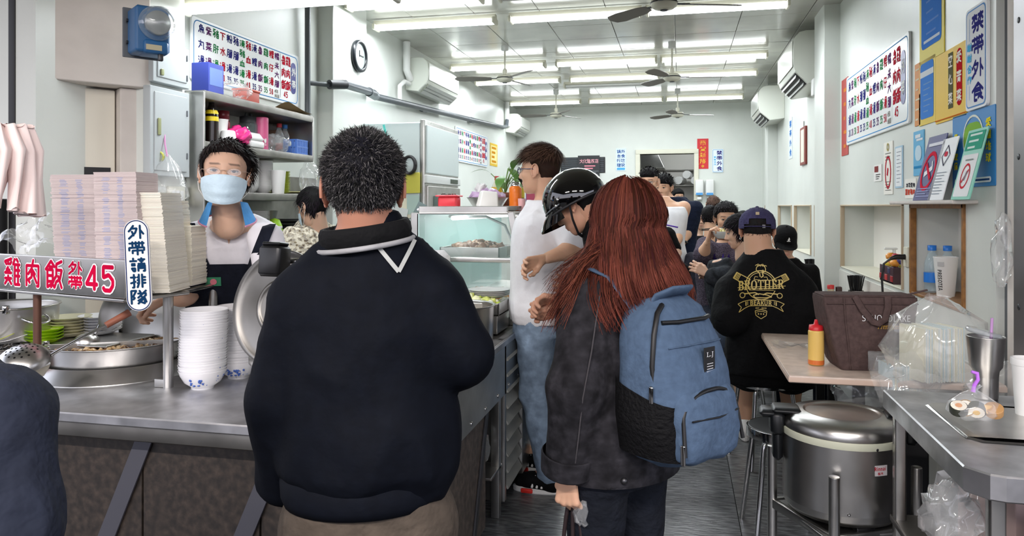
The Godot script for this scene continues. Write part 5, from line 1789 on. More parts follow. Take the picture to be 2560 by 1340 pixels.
	obj("stock_pot","deep steel pot with loop handles at the left end of the counter","pot",Vector3((Vector3(-2.524,0.919,-2.35)).x,0.905,(Vector3(-2.524,0.919,-2.35)).z),[["body",round_pot(0.17,0.13),M.steel],["handle",Mb.new().tube(arc(Vector3(0.17,0.1,0.05),Vector3(0.0,0,0.05),Vector3(0.05,-0.02,0.0),0,PI,12),0.005,6),M.chrome],["clip",Mb.new().box(Vector3(0.12,0.135,0.12),Vector3(0.02,0.03,0.02),0.003),M.chrome]])
	obj("dark_food_tub","steel tub of black braised food with tongs across it, front left","tub",Vector3(-2.383,0.8,-2.194)+Vector3(-0.05,0,-0.03),[["body",round_pot(0.09,0.1),M.dull],["food",chunks(90,0.08,0.08,0.1,0.018,[lin("17161a"),lin("26232a"),lin("2f2b2a")],6),M.gloss],
		["tongs",Mb.new().tube([Vector3(-0.06,0.11,0.04),Vector3(0.05,0.13,0.0),Vector3(0.1,0.15,-0.03)],0.005,6,true,0.4),M.chrome],["tongs_tip",Mb.new().tube([Vector3(-0.03,0.115,0.06),Vector3(0.04,0.14,0.02),Vector3(0.09,0.16,0.02)],0.004,6,true,0.5),mat(Color(0.6,0.62,0.25),0.5)]])
	var tb:=obj("steel_basin","steel basin heaped with pale sliced tofu behind the steel post","basin",Vector3(-2.144,0.86,-2.685)+Vector3(0,-0.06,-0.05),[["body",L2([0.0,0.0,0.05,0.0,0.095,0.06,0.1,0.062,0.093,0.058,0.05,0.008,0.0,0.008],36),M.steel]])
	var rng:=RandomNumberGenerator.new()
	rng.seed=8
	for i in 26:
		var c:=Mb.new()
		c.col=lin(["ead9c4","e3c9b4","efe6d8","d9b8a0"][i % 4])
		c.xf=Transform3D(Basis(Vector3(rng.randf(),rng.randf(),rng.randf()).normalized(),rng.randf()*3),Vector3(rng.randf_range(-0.06,0.06),0.062+rng.randf()*0.022,rng.randf_range(-0.06,0.06)))
		c.box(Vector3.ZERO,Vector3(0.035,0.02,0.028),0.004)
		part("slice",c,M.paint,tb)
	var wl:=thing("rice_warmer","large rice warmer with its round steel lid thrown open, black catch on top","rice cooker",Vector3(-1.232,0.8,-2.223)+Vector3(0,0,-0.05))
	part("body",L2([0.0,0.0,0.165,0.0,0.17,0.02,0.17,0.1,0.17,0.1,0.178,0.105,0.178,0.122,0.16,0.122,0.15,0.1,0.15,0.03,0,0.03],48),M.steel,wl)
	var dl:=L2([0.0,0.012,0.07,0.012,0.073,0.02,0.082,0.022,0.09,0.014,0.092,0.006,0.155,0.004,0.176,0.01,0.186,0.02,0.187,0.006,0.18,-0.006,0.15,-0.02,0.0,-0.035],64)
	var x:=Transform3D(Basis(Vector3.UP,-0.2)*Basis(Vector3.RIGHT,1.36),wl.transform.affine_inverse()*Vector3(-1.273,1.089,-2.193))
	dl.v=x*dl.v
	var lid:=part("lid",dl,M.dull,wl)
	var kb:=Mb.new()
	kb.xf=wl.transform.affine_inverse()*Transform3D(Basis(Vector3.UP,-0.15)*Basis(Vector3.RIGHT,-0.1),Vector3(-1.261,1.245,-2.134))
	kb.box(Vector3.ZERO,Vector3(0.086,0.1,0.07),0.012).box(Vector3(0,0.054,0.0),Vector3(0.07,0.012,0.05),0.004)
	part("catch",kb,M.black,lid,"black plastic catch")
	kb=Mb.new()
	kb.xf=wl.transform.affine_inverse()*Transform3D(Basis(Vector3.UP,-0.1),Vector3(-1.221,1.242,-2.184))
	kb.tube([Vector3(-0.02,-0.005,0),Vector3(0.035,0.0,-0.02)],0.013,10)
	part("hinge_pin",kb,M.chrome,lid)
	var hl:=L2([0.0,0.0,0.085,0.0,0.09,0.004,0.06,0.014,0.02,0.022,0.0,0.022],40)
	var h2:=obj("round_cover","grey round pot lid held up under the price sign","lid",Vector3(-1.947,1.062,-2.245),[["disc",hl,M.dull],["knob",Mb.new().box(Vector3(0.095,0.01,0.0),Vector3(0.03,0.016,0.03),0.006),M.grey]])
	h2.rotation=Vector3(1.15,-0.2,0.15)
func bowl_mesh(r:float,h:float)->Mb:
	return L2([0.0,0.004,r*0.42,0.004,r*0.43,0.0,r*0.47,0.0,r*0.48,0.007,r*0.75,h*0.35,r*0.93,h*0.75,r*0.985,h*0.97,r,h,r*0.97,h*0.985,r*0.9,h*0.75,r*0.7,h*0.36,r*0.4,0.014,0.0,0.01],32)
func plate_mesh(r:float,h:=0.018)->Mb:
	return L2([0.0,0.0,r*0.6,0.0,r*0.66,0.003,r*0.97,h*0.9,r,h,r*0.97,h,r*0.64,0.007,0.0,0.005],36)
func crockery()->void:
	var porcelain:=mat(Color(0.9,0.9,0.91),0.2)
	var blue:=mat(Color(0.25,0.38,0.68),0.3)
	var spots:=[[Vector3(-1.59,0.8,-2.196)+Vector3(0,0,-0.035),24,"front stack beside the steel post"],[Vector3(-1.56,0.8,-2.362)+Vector3(0,0,-0.035),23,"second stack behind the front one"],[Vector3(-1.541,0.8,-2.519)+Vector3(0,0,-0.03),16,"third stack half hidden by the customer's sleeve"]]
	var rng:=RandomNumberGenerator.new()
	rng.seed=2
	var proto:Node3D
	for s in spots.size():
		for k in spots[s][1]:
			var at:Vector3=spots[s][0]+Vector3(rng.randf_range(-0.001,0.001)+(0.0003*k if s==0 else 0.0),0.0089*k,rng.randf_range(-0.001,0.001))
			var lab:String
			if k==0:lab="patterned bottom bowl of the %s" % spots[s][2]
			elif k==spots[s][1]-1:lab="topmost white bowl of the %s" % spots[s][2]
			else:lab="white rice bowl nested within the %s" % spots[s][2]
			var gp:String="nested white bowls, %s" % spots[s][2]
			if proto==null:
				proto=obj("rice_bowl",lab,"bowl",at,[["body",bowl_mesh(0.079,0.064),porcelain]],0.0,gp)
			else:copy(proto,at,rng.randf()*6.0,lab,gp)
			if k==0:
				var o:Node3D=proto if s==0 else get_child(get_child_count()-1)
				o.rotation.y=0.0
				var m:=Mb.new()
				for g in 16:
					var a:=-PI/2+0.35+rng.randf_range(-0.55,0.55)+(0.0 if g < 11 else 0.55)
					var y:=rng.randf_range(0.018,0.04)
					var r:=0.079*lerpf(0.62,0.9,(y-0.014)/0.032)+0.0012
					m.ell(Vector3(cos(a)*r,y,-sin(a)*r),Vector3(0.008,0.005,0.004)*(1.0 if g < 11 else 0.45),8,Basis(Vector3.UP,a)*Basis(Vector3.RIGHT,rng.randf()*3.0))
				part("painted_flower",m,blue,o,"blue brushed flower")
	var pc:=mat(Color(0.85,0.83,0.7),0.25)
	var gn:=mat(Color(0.62,0.78,0.08),0.3)
	var stacks:=[[Vector3((Vector3(-2.352,0.926,-2.46)).x,0.945,(Vector3(-2.352,0.926,-2.46)).z),6,0.083,pc,"cream plate in the stack behind the stew pan","cream plates behind the stew pan",0.0115],
		[Vector3((Vector3(-2.27,0.918,-2.53)).x,0.945,(Vector3(-2.27,0.918,-2.53)).z),6,0.08,porcelain,"white plate in the low stack beneath the held pot lid","white plates beneath the pot lid",0.011],
		[Vector3((Vector3(-2.347,0.928,-2.338)).x,0.94,(Vector3(-2.347,0.928,-2.338)).z),4,0.066,gn,"lime green plate in the short stack by the stock pot","lime green plates",0.0115]]
	for s in stacks:
		var o:Node3D=obj("plate",s[4],"plate",s[0]+Vector3(0,-0.035,0),[["body",plate_mesh(s[2]),s[3]]],0.0,s[5])
		for k in range(1,s[1]):copy(o,o.position+Vector3(0,s[6]*k,0),0.3*k)
	obj("serving_rack","low steel rack under the plates behind the stew pan","rack",Vector3((Vector3(-2.386,0.907,-2.453)).x,0.8,(Vector3(-2.386,0.907,-2.453)).z),[["sheet",Mb.new().box(Vector3(0,0.1,0),Vector3(0.66,0.012,0.26),0.004),M.steel],["front",Mb.new().box(Vector3(0,0.05,0.1),Vector3(0.62,0.1,0.01),0.003),M.steel]])
func takeaway()->void:
	var A:Vector3=Vector3(-2.505,1.267,-2.2)
	var B:Vector3=Vector3(-1.688,1.248,-1.996)
	A.y=1.262; B.y=1.247
	var x:=frame(Vector3(A.x,1.19,A.z),Vector3(B.x,1.19,B.z))
	var L:=Vector2(B.x-A.x,B.z-A.z).length()
	var t:=thing("price_board","brushed steel price board with red outlined characters over the pots","sign",x.origin)
	t.transform=x
	var m:=Mb.new().box(Vector3(L/2,-0.0,0),Vector3(L,0.122,0.02),0.003)
	part("board",m,M.steel,t)
	for lay in 2:
		var w:float=[0.019,0.0105][lay]
		var mm:=Mb.new()
		mm.col=[lin("f4f0f2"),lin("c8123f")][lay]
		var z:float=0.0112+0.0012*lay
		var xs:=[0.203,0.32,0.438]
		for i in 3:glyph(mm,"雞肉飯"[i],Vector2(xs[i],-0.042),Vector2(0.088,0.088),w,z)
		for i in 2:glyph(mm,"外帶"[i],Vector2(0.564,0.007-0.047*i),Vector2(0.066,0.04),w*0.72,z)
		for i in 2:glyph(mm,["4","5"][i],Vector2(0.655+0.078*i,-0.038),Vector2(0.06,0.074),w*1.3,z)
		part("lettering",mm,M.ink,t,"red characters" if lay else "white outline of the characters")
	var r:=thing("sneeze_rail","round steel posts and rails carrying the board and the box shelf","rail",Vector3.ZERO)
	var pa:Vector3=Vector3(-1.708,0.8,-2.209)
	var pb:Vector3=Vector3(-1.753,1.043,-2.525)
	part("post",L2([0.0,0.0,0.0165,0.0,0.0165,0.336,0.0165,0.336,0.013,0.342,0.0,0.343],20).add(Mb.new().box(Vector3(-0.02,0.015,0),Vector3(0.05,0.03,0.03),0.003)),M.steel,r).position=pa
	part("post",L2([0.0,0.0,0.0165,0.0,0.0165,0.36,0.0165,0.36,0.013,0.366,0.0,0.367],20),M.steel,r).position=Vector3(pb.x,0.79,pb.z)
	part("post",L2([0.0,0.0,0.013,0.0,0.013,0.33],16),mat(Color(0.42,0.3,0.25),0.4,0.6),r).position=Vector3((Vector3(-2.202,1.076,-2.166)).x,0.8,(Vector3(-2.202,1.076,-2.166)).z)
	part("rail",Mb.new().tube([Vector3(pa.x,1.115,pa.z),Vector3(pb.x,1.118,pb.z)],0.017,8,true,0.5),M.steel,r)
	part("rail",Mb.new().tube([Vector3(pa.x,1.12,pa.z),x*Vector3(L-0.02,-0.04,-0.02)],0.016,8,true,0.5),M.steel,r)
	part("shelf_tray",Mb.new().add(Mb.new().box(Vector3(0.34,-0.07,-0.13),Vector3(0.95,0.012,0.25),0.003),x),M.steel,r)
	var ov:=thing("oval_sign","white oval sign with five dark blue characters, rimmed in navy","sign",Vector3(-1.632,1.237,-1.973),0.3)
	ov.rotation.z=0.045
	part("board",Mb.new().prism(rrect(0.075,0.283,0.037,10),-0.004,0.004,0.001),M.white,ov)
	m=Mb.new()
	m.col=lin("26345f")
	var q:=rrect(0.068,0.276,0.034,10)
	for i in q.size():m.add(tinted(bar(q[i],q[(i+1) % q.size()],0.003),lin("26345f")),Transform3D(Basis(),Vector3(0,0,0.0046)))
	part("border",m,M.ink,ov)
	m=Mb.new()
	m.col=lin("163a5a")
	column(m,"外帶請排隊",0.0,0.103,-0.098,Vector2(0.044,0.04),0.0062,0.005)
	part("lettering",m,M.ink,ov)
	var pk:=mat(Color.WHITE,0.75)
	var rng:=RandomNumberGenerator.new()
	rng.seed=33
	var piles:=[
		[Vector3(-1.986,1.226,-2.174),0.17,0.12,0.395,0.12,Vector3(-0.045,0,-0.03),"cdbfbd",true,"shorter tilted pile of nested pinkish lunch boxes, leftmost behind the price board"],
		[Vector3(-1.783,1.221,-2.118),0.15,0.12,0.4,0.1,Vector3(-0.035,0,-0.03),"cfc1bf",true,"tallest pile of nested pinkish lunch boxes behind the oval sign"],
		[Vector3(-1.703,1.168,-2.198),0.085,0.16,0.335,0.25,Vector3(-0.03,0,0.0),"efeadb",false,"pile of cream box lids with stacked edges beside the oval sign"],
		[Vector3(-1.75,1.168,-2.33),0.05,0.14,0.31,0.2,Vector3(-0.03,0,0.0),"ece4cd",true,"narrow cream pile with blue printing, between two lid piles"],
		[Vector3(-1.745,1.163,-2.393),0.05,0.12,0.215,0.2,Vector3(-0.005,0,0.0),"eee9d8",false,"lowest cream pile of box lids, nearest the apron"]]
	for p in piles:
		var o:=Mb.new()
		var n:=int(p[3]/0.0042)
		for i in n:
			var f:=float(i)/n
			var c:=lin(p[6])
			var j:=Vector3(rng.randf_range(-0.002,0.002),0,rng.randf_range(-0.002,0.002))+(p[5] as Vector3)*f
			o.col=c*rng.randf_range(0.93,1.03)
			o.box(Vector3(j.x,i*0.0042,j.z),Vector3(p[1],0.0038,p[2]))
			if p[7]:
				for g in [[-0.22,0.2],[0.12,0.16]]:
					if f > 0.95 or rng.randf() < 0.12:continue
					o.col=lin(["9aa6cc","a9b0cf","8c9ac6"][rng.randi() % 3])
					o.box(Vector3(j.x+(g[0]+rng.randf_range(-0.01,0.01))*p[1],i*0.0042,j.z+p[2]/2),Vector3(g[1]*p[1]*rng.randf_range(0.5,1.0),0.0016,0.0008))
		for i in (3 if p[7] else 0):
			o.col=lin(["c0506a","5f9a78","4a6fb0"][i])
			o.box(Vector3((i-1)*p[1]*0.3,0.008,p[2]/2+0.0006),Vector3(p[1]*0.28,0.01,0.001))
		var d:=thing("lunch_box_pile",p[8],"paper boxes",Vector3(p[0].x,1.135,p[0].z),p[4])
		d.set_meta("kind","stuff")
		part("layered_edges",o,pk,d).set_meta("kind","stuff")
	var bg:=Mb.new()
	bg.sheet(30,14,func(u,v):return Vector3(u*0.34,0.06+0.1*v+0.02*sin(u*9.0+v*5.0),-0.1*v+0.03*sin(u*14.0)*v))
	bg.ruffle(0.03,9.0,2)
	place(obj("plastic_sheet","crumpled clear plastic sheet behind the price board","plastic",Vector3.ZERO,[["film",bg,M.film]]),Transform3D(x.basis,x*Vector3(-0.02,0.02,-0.08)))
	var hb:=thing("hanging_bag","bunch of pale pink plastic carrier bags hung up at the far left","bag",Vector3(-1.784,1.523,-1.646),0.3)
	for i in 5:
		m=Mb.new()
		m.xf=Transform3D(Basis(Vector3.UP,0.5*i),Vector3(-0.03+0.016*i,0.0,-0.012*i))
		m.tube([Vector3(0,0.12,0),Vector3(0.012,0.05,0.01),Vector3(-0.004+0.008*i,-0.03,0.01),Vector3(0.012*i-0.02,-0.1-0.008*i,0.01)],[0.02,0.034,0.026,0.012+0.006*i],14,true,0.5)
		m.ruffle(0.012,14.0,i)
		part("bag_fold",m,M.pinkfilm,hb)
func wall_shelf()->void:
	var pf:=Transform3D(Basis(Vector3(0.58,0,-0.8146),Vector3.UP,Vector3(0.8146,0,0.58)),Vector3(-2.68,0,-2.57))
	card("notice","small printed sticker on the recessed door above its padlock",pf*Transform3D(Basis(),Vector3(0.14,1.655,-0.073)),0.06,0.05,"e6e2d8",[["lines","4a4a52",1,0.05,0.9,0.8,0.8,0.14],["lines","7a7a80",4,0.05,0.95,0.6,0.1,0.06]],0.001,0.002)
	var x:=Transform3D(Basis(Vector3(0.584,0,-0.812),Vector3.UP,Vector3(0.812,0,0.584)),Vector3(-2.186,2.139,-2.683))
	var bl:=mat(Color(0.16,0.38,0.58),0.45)
	var t:=place(thing("electricity_meter","blue electricity meter box with a round glass dome on the pier","meter",Vector3.ZERO),x)
	part("box",Mb.new().box(Vector3(0,0,0.055),Vector3(0.135,0.19,0.12),0.012).box(Vector3(0.01,-0.07,0.07),Vector3(0.1,0.06,0.11),0.012),bl,t)
	part("back_plate",Mb.new().box(Vector3(-0.005,0,-0.012),Vector3(0.155,0.205,0.012),0.002),M.grey,t)
	for s in [-1,1]:part("bolt",Mb.new().tube([Vector3(-0.075,s*0.045,0.01),Vector3(-0.06,s*0.045,0.01)],0.008,8),M.iron,t)
	var dome:=L2([0.066,0.0,0.07,0.004,0.07,0.014,0.062,0.016,0.06,0.06,0.054,0.075,0.04,0.084,0.0,0.086],36)
	dome.v=Transform3D(Basis(Vector3.RIGHT,PI/2),Vector3(0.012,0.025,0.115))*dome.v
	part("glass_dome",dome,glass(Color(0.85,0.9,0.92),0.2),t)
	var dial:=L2([0.0,0.0,0.048,0.0,0.048,0.03,0.0,0.032],28)
	dial.v=Transform3D(Basis(Vector3.RIGHT,PI/2),Vector3(0.012,0.025,0.117))*dial.v
	part("dial",dial,mat(Color(0.62,0.63,0.62),0.35,0.4),t)
	part("plate",Mb.new().box(Vector3(-0.0,-0.075,0.127),Vector3(0.06,0.022,0.002)),mat(Color(0.75,0.72,0.6),0.4),t)
	part("latch",Mb.new().box(Vector3(0.03,-0.11,0.11),Vector3(0.02,0.03,0.015),0.004),M.iron,t)
	var gp:=mat(Color(0.72,0.745,0.75),0.4)
	var cab:=[[1.995,2.19,2.95,3.21,"small grey wall cabinet beside the meter"],[1.56,1.975,2.93,3.21,"tall grey wall cabinet under the smaller one"]]
	for c in cab:
		t=thing("wall_cabinet",c[4],"cabinet",Vector3(-2.4,c[0],-c[2]))
		var h:float=c[1]-c[0]
		var w:float=c[3]-c[2]
		part("body",Mb.new().box(Vector3(0.02,h/2,-w/2),Vector3(0.04,h,w),0.004),gp,t)
		var d:=part("door",Mb.new().box(Vector3(0.042,h/2,-w/2),Vector3(0.008,h-0.05,w-0.05),0.003),gp,t)
		for s in [0.25,0.75]:part("hinge",Mb.new().box(Vector3(0.048,h*s,-w+0.03),Vector3(0.006,0.03,0.008),0.002),M.grey,d)
		part("lock",Mb.new().box(Vector3(0.05,h*(0.55 if h > 0.3 else 0.25),-0.05),Vector3(0.008,0.08 if h > 0.3 else 0.03,0.02),0.003),mat(Color(0.6,0.62,0.45),0.5),d)
	t=thing("hanging_bag","white plastic bag hanging on a pink string from the tall cabinet","bag",Vector3(-2.331,1.551,-3.008))
	var bm:=L2([0.0,-0.12,0.06,-0.12,0.09,-0.085,0.082,-0.02,0.05,0.05,0.014,0.1,0.012,0.11],24)
	bm.ruffle(0.02,14.0,6)
	part("film",bm,M.film,t)
	part("string",Mb.new().tube([Vector3(0,0.1,0),Vector3(-0.012,0.16,0),Vector3(-0.03,0.215,-0.02)],0.004,6),mat(Color(0.85,0.6,0.78),0.5),t)
	part("ring",Mb.new().tube(arc(Vector3(-0.03,0.1,0.01),Vector3(0.018,0,0),Vector3(0,0.02,0.005),0,TAU,16),0.005,6),mat(Color(0.8,0.82,0.4),0.4),t)
	obj("light_switch","cream wall switch with three rockers below the tall cabinet","switch",Vector3(-2.4,1.47,-3.15),[["plate",Mb.new().box(Vector3(0.008,0,0),Vector3(0.016,0.09,0.12),0.003),M.cream],["rocker",Mb.new().box(Vector3(0.018,0,-0.03),Vector3(0.006,0.05,0.025),0.002),M.white],["rocker",Mb.new().box(Vector3(0.018,0,0.0),Vector3(0.006,0.05,0.025),0.002),M.white],["rocker",Mb.new().box(Vector3(0.018,0,0.03),Vector3(0.006,0.05,0.025),0.002),M.white]])
	t=thing("wall_shelf_unit","steel wall shelving of four boards crowded with bottles and crockery","shelves",Vector3(XL,0,0))
	for y in [1.985,1.732,1.482,1.24]:part("shelf",bx(0.0,0.3,y-0.03,y+0.012,3.245,4.36,0.004),M.dull,t)
	part("side_panel",bx(0.0,0.3,1.2,1.99,3.235,3.25,0.003),M.steel,t)
	part("side_panel",bx(0.0,0.3,1.72,1.99,4.35,4.37,0.003),M.steel,t)
	part("back",bx(0.002,0.012,1.2,1.99,3.25,4.36),M.dull,t)
	var bench:=thing("sink_bench","steel washing-up bench under the wall shelving","bench",Vector3(XL,0,0))
	part("worktop",bx(0.015,0.55,0.84,0.88,3.25,4.98,0.006),M.top,bench)
	part("cabinet",bx(0.02,0.5,0.0,0.84,3.26,4.95,0.004),M.dull,bench)
	shelf_goods()
func shelf_goods()->void:
	var on:=func(u_d:float,x:float,y:float)->Vector3:return Vector3(XL+x,y,-u_d)
	var s1:=1.997
	var s2:=1.744
	var s3:=1.494
	var s4:=1.252
	var mk:=func(c:String,r:=0.4)->Material:return mat(Color(c),r)
	var clear:=glass(Color(0.9,0.95,0.95),0.25)
	obj("carton","dark blue carton on the top shelf before the menu board","box",on.call(3.41,0.2,s1),[["body",Mb.new().box(Vector3(0,0.08,0),Vector3(0.1,0.16,0.13),0.002),mk.call("2d3d94")],["label_panel",Mb.new().box(Vector3(0.001,0.09,0.0),Vector3(0.1,0.09,0.11),0.001),mk.call("5a74b8")]])
	var pb:=Mb.new().ell(Vector3(0,0.05,0),Vector3(0.09,0.05,0.11),24).ruffle(0.03,14.0,3)
	obj("plastic_bag","crumpled clear bag on the top shelf between the blue carton and the red box","bag",on.call(3.6,0.22,s1),[["film",pb,M.film]])
	obj("red_box","low brick-red box on the top shelf","box",on.call(3.76,0.2,s1),[["body",Mb.new().box(Vector3(0,0.035,0),Vector3(0.09,0.07,0.13),0.004),mk.call("b5432f")],["lid",Mb.new().box(Vector3(0,0.075,0),Vector3(0.1,0.014,0.14),0.004),mk.call("c4503a")]])
	var pp:=Mb.new()
	pp.sheet(8,8,func(u,v):return Vector3((u-0.5)*0.2,0.012+0.02*sin(u*5+v*3)*v+0.02*v,(v-0.5)*0.3))
	obj("paper_bag","flattened brown paper bag at the far end of the top shelf","bag",on.call(4.2,0.2,s1),[["sheet",pp,mk.call("b59b70",0.8)]])
	for k in 3:
		var o:=obj("soy_bottle",["front soy sauce bottle with red cap and yellow label at the shelf's near end","soy sauce bottle just behind the front one","soy sauce bottle deepest in the corner of the shelf"][k],"bottle",on.call(3.4+0.02*k,0.23-0.072*k,s2),[
			["body",L2([0.0,0.0,0.031,0.0,0.034,0.01,0.034,0.12,0.034,0.15,0.015,0.2,0.014,0.225,0.0,0.225],20),mk.call("1d1512",0.15)],["label_band",L2([0.0345,0.115,0.035,0.117,0.033,0.16,0.027,0.172],20),mk.call("e6c91e")],["cap",L2([0.0,0.225,0.017,0.222,0.017,0.245,0.0,0.247],16),mk.call("b5242b")]],0.0,"soy sauce bottles on the wall shelf")
	var cup:=L2([0.0,0.0,0.034,0.0,0.045,0.135,0.047,0.138,0.044,0.138,0.033,0.01,0.0,0.01],28)
	obj("paper_cup","tall white paper cup with a small dark mark, beside the soy bottles","cup",on.call(3.51,0.2,s2),[["body",cup,M.white],["mark",Mb.new().box(Vector3(0.041,0.07,0.0),Vector3(0.003,0.02,0.012)),M.dark],["straw",Mb.new().tube([Vector3(0,0.02,0),Vector3(-0.01,0.17,0.005)],0.004,6),M.grey]])
	obj("foam_cup","upturned short white foam cup in front of the tall paper cup","cup",on.call(3.49,0.265,s2),[["body",L2([0.044,0.0,0.046,0.004,0.036,0.07,0.03,0.075,0.0,0.075],24),M.white]])
	obj("red_flask","dark red screw-top flask behind the pink bag","flask",on.call(3.6,0.16,s2),[["body",L2([0.0,0.0,0.036,0.0,0.038,0.13,0.03,0.15,0.0,0.15],24),mk.call("8c2233",0.25)],["lid",L2([0.0,0.15,0.034,0.15,0.034,0.195,0.0,0.2],24),mk.call("7a1f2b",0.3)]])
	var pk:=Mb.new().ell(Vector3(0,0.055,0),Vector3(0.06,0.055,0.075),26).ruffle(0.03,20.0,8)
	obj("pink_bag","shiny hot pink plastic bag on the shelf","bag",on.call(3.61,0.25,s2),[["film",pk,mk.call("e23a86",0.25)]])
	obj("water_jug","large grey translucent drinking bottle with a carry loop","bottle",on.call(3.83,0.17,s2),[["body",L2([0.0,0.0,0.055,0.0,0.058,0.015,0.058,0.14,0.048,0.16,0.045,0.165],28),glass(Color(0.45,0.5,0.5),0.5)],["lid",L2([0.047,0.155,0.049,0.158,0.049,0.19,0.0,0.192],24),mk.call("464c4e")],["loop",Mb.new().tube(arc(Vector3(0,0.19,0),Vector3(0,0,0.025),Vector3(0,0.045,0),0,PI,12),0.008,8),mk.call("3c4244")]])
	obj("foam_box","white foam clamshell box in front of the grey bottle","box",on.call(3.72,0.25,s2),[["base",Mb.new().box(Vector3(0,0.02,0),Vector3(0.1,0.04,0.14),0.008),M.white],["lid",Mb.new().box(Vector3(0,0.062,0),Vector3(0.1,0.045,0.14),0.012,0.8),M.white]])
	var th:=obj("pink_thermos","rose pink steel thermos with a white leaf emblem","flask",on.call(3.87,0.23,s2),[["body",L2([0.0,0.0,0.037,0.0,0.038,0.006,0.038,0.155,0.038,0.155,0.0385,0.158,0.0385,0.185,0.034,0.19,0.0,0.19],28),mk.call("cc5c86",0.3)]])
	var em:=Mb.new()
	for k in 3:em.ell(Vector3(0.034,0.05+0.004*(1-absf(k-1)),0.012*(1-k)+0.012),Vector3(0.003,0.016,0.006),10,Basis(Vector3.RIGHT,0.5*(1-k)))
	for k in 2:em.box(Vector3(0.0355,0.032-0.006*k,0.012),Vector3(0.002,0.0025,0.026))
	part("emblem",em,M.white,th)
	pb=Mb.new().ell(Vector3(0,0.05,0),Vector3(0.07,0.055,0.11),26).ruffle(0.035,16.0,4)
	obj("plastic_bag","clear bag of crumpled wrappings on the shelf beside the pink thermos","bag",on.call(4.03,0.23,s2),[["film",pb,M.film]])
	for k in 2:
		obj("small_bottle",["small clear bottle with a red cap","small clear bottle with a blue cap"][k],"bottle",on.call(4.2+0.07*k,0.15,s2),[["body",L2([0.0,0.0,0.028,0.0,0.028,0.12,0.013,0.16,0.012,0.17,0.0,0.17],20),clear],["cap",L2([0.0,0.17,0.016,0.168,0.016,0.192,0.0,0.194],16),mk.call(["d23a46","3f86cf"][k])],["drink",L2([0.0,0.004,0.025,0.004,0.025,0.07,0.0,0.07],16),mk.call(["d8492c","dfe6ea"][k])]])
	var bk:=Mb.new()
	for i in 7:
		for g in [-1,1]:
			bk.box(Vector3(g*0.045,0.045,-0.06+0.02*i),Vector3(0.004,0.09,0.012))
	for i in 5:
		for g in [-1,1]:bk.box(Vector3(-0.04+0.02*i,0.045,g*0.068),Vector3(0.012,0.09,0.004))
	for y in [0.004,0.046,0.088]:bk.box(Vector3(0.045,y,0),Vector3(0.006,0.008,0.14)).box(Vector3(-0.045,y,0),Vector3(0.006,0.008,0.14)).box(Vector3(0,y,0.068),Vector3(0.09,0.008,0.006)).box(Vector3(0,y,-0.068),Vector3(0.09,0.008,0.006))
	obj("basket","small slatted blue basket at the far end of the shelf","basket",on.call(4.25,0.235,s2),[["weave",bk,mk.call("5b86d8")],["liner",Mb.new().box(Vector3(0,0.04,0),Vector3(0.08,0.07,0.125)),mk.call("7f9fe0")]])
	obj("carton","small brown carton behind the blue basket","box",on.call(4.31,0.08,s2),[["body",Mb.new().box(Vector3(0,0.08,0),Vector3(0.08,0.16,0.1),0.002),mk.call("a3806a",0.8)]])
	var bowl:=bowl_mesh(0.06,0.05)
	var wm:=mat(Color(0.88,0.88,0.87),0.25)
	var st:=[[3.72,0.2,9,"bowl in the near short stack on the third shelf"],[3.88,0.14,22,"bowl in the tall stack on the third shelf"],[4.03,0.14,20,"bowl in the far stack on the third shelf"]]
	for s in st:
		var gp:String=(s[3] as String).replace("bowl in","bowls of")
		var o:Node3D=obj("rice_bowl","white %s" % s[3],"bowl",on.call(s[0],s[1],s3),[["body",bowl,wm]],0.0,gp)
		for k in range(1,s[2]):copy(o,o.position+Vector3(0,0.0078*k,0))
	obj("foam_cup","tall white foam cup at the edge of the third shelf","cup",on.call(4.0,0.26,s3),[["body",cup,M.white]])
	obj("steel_cup","steel mug of upright spoons on the third shelf","cup",on.call(3.6,0.2,s3),[["body",L2([0.0,0.0,0.04,0.0,0.04,0.1,0.038,0.1,0.037,0.004,0.0,0.004],24),M.steel],["spoon",Mb.new().tube([Vector3(0,0.01,0.01),Vector3(0.01,0.14,0.025)],0.004,6),M.chrome],["spoon",Mb.new().tube([Vector3(0,0.01,-0.01),Vector3(-0.01,0.13,-0.02)],0.004,6),M.chrome]])
	var yp:=mk.call("c6cf5c",0.3)
	var pl:=obj("plate","yellow-green plate in the stack on the third shelf","plate",on.call(4.17,0.17,s3),[["body",plate_mesh(0.065,0.012),yp]],0.0,"yellow-green plates on the third shelf")
	for k in range(1,17):copy(pl,pl.position+Vector3(0.001*(k % 3),0.008*k,0))
	pb=Mb.new().ell(Vector3(0,-0.02,0),Vector3(0.05,0.14,0.09),26).ruffle(0.035,12.0,9)
	obj("plastic_bag","clear plastic bag hanging at the far end of the third shelf","bag",on.call(4.42,0.24,s3+0.1),[["film",pb,M.film]])
	var cl:=Mb.new()
	cl.sheet(10,8,func(u,v):return Vector3(0.02+0.3*v,0.012+(-0.06*maxf(0,v-0.9)*10 if v > 0.9 else 0.0)+0.006*sin(u*9),(u-0.5)*0.12))
	obj("cloth","pale yellow cloth draped over the far end of the third shelf","cloth",on.call(4.3,0.02,s3),[["sheet",cl,mk.call("cfc48a",0.9)]])
	pl=obj("plate","white plate in the tall stack on the lowest shelf","plate",on.call(3.88,0.18,s4),[["body",plate_mesh(0.085,0.012),wm]],0.0,"white plates on the lowest shelf")
	for k in range(1,18):copy(pl,pl.position+Vector3(0,0.0075*k,0))
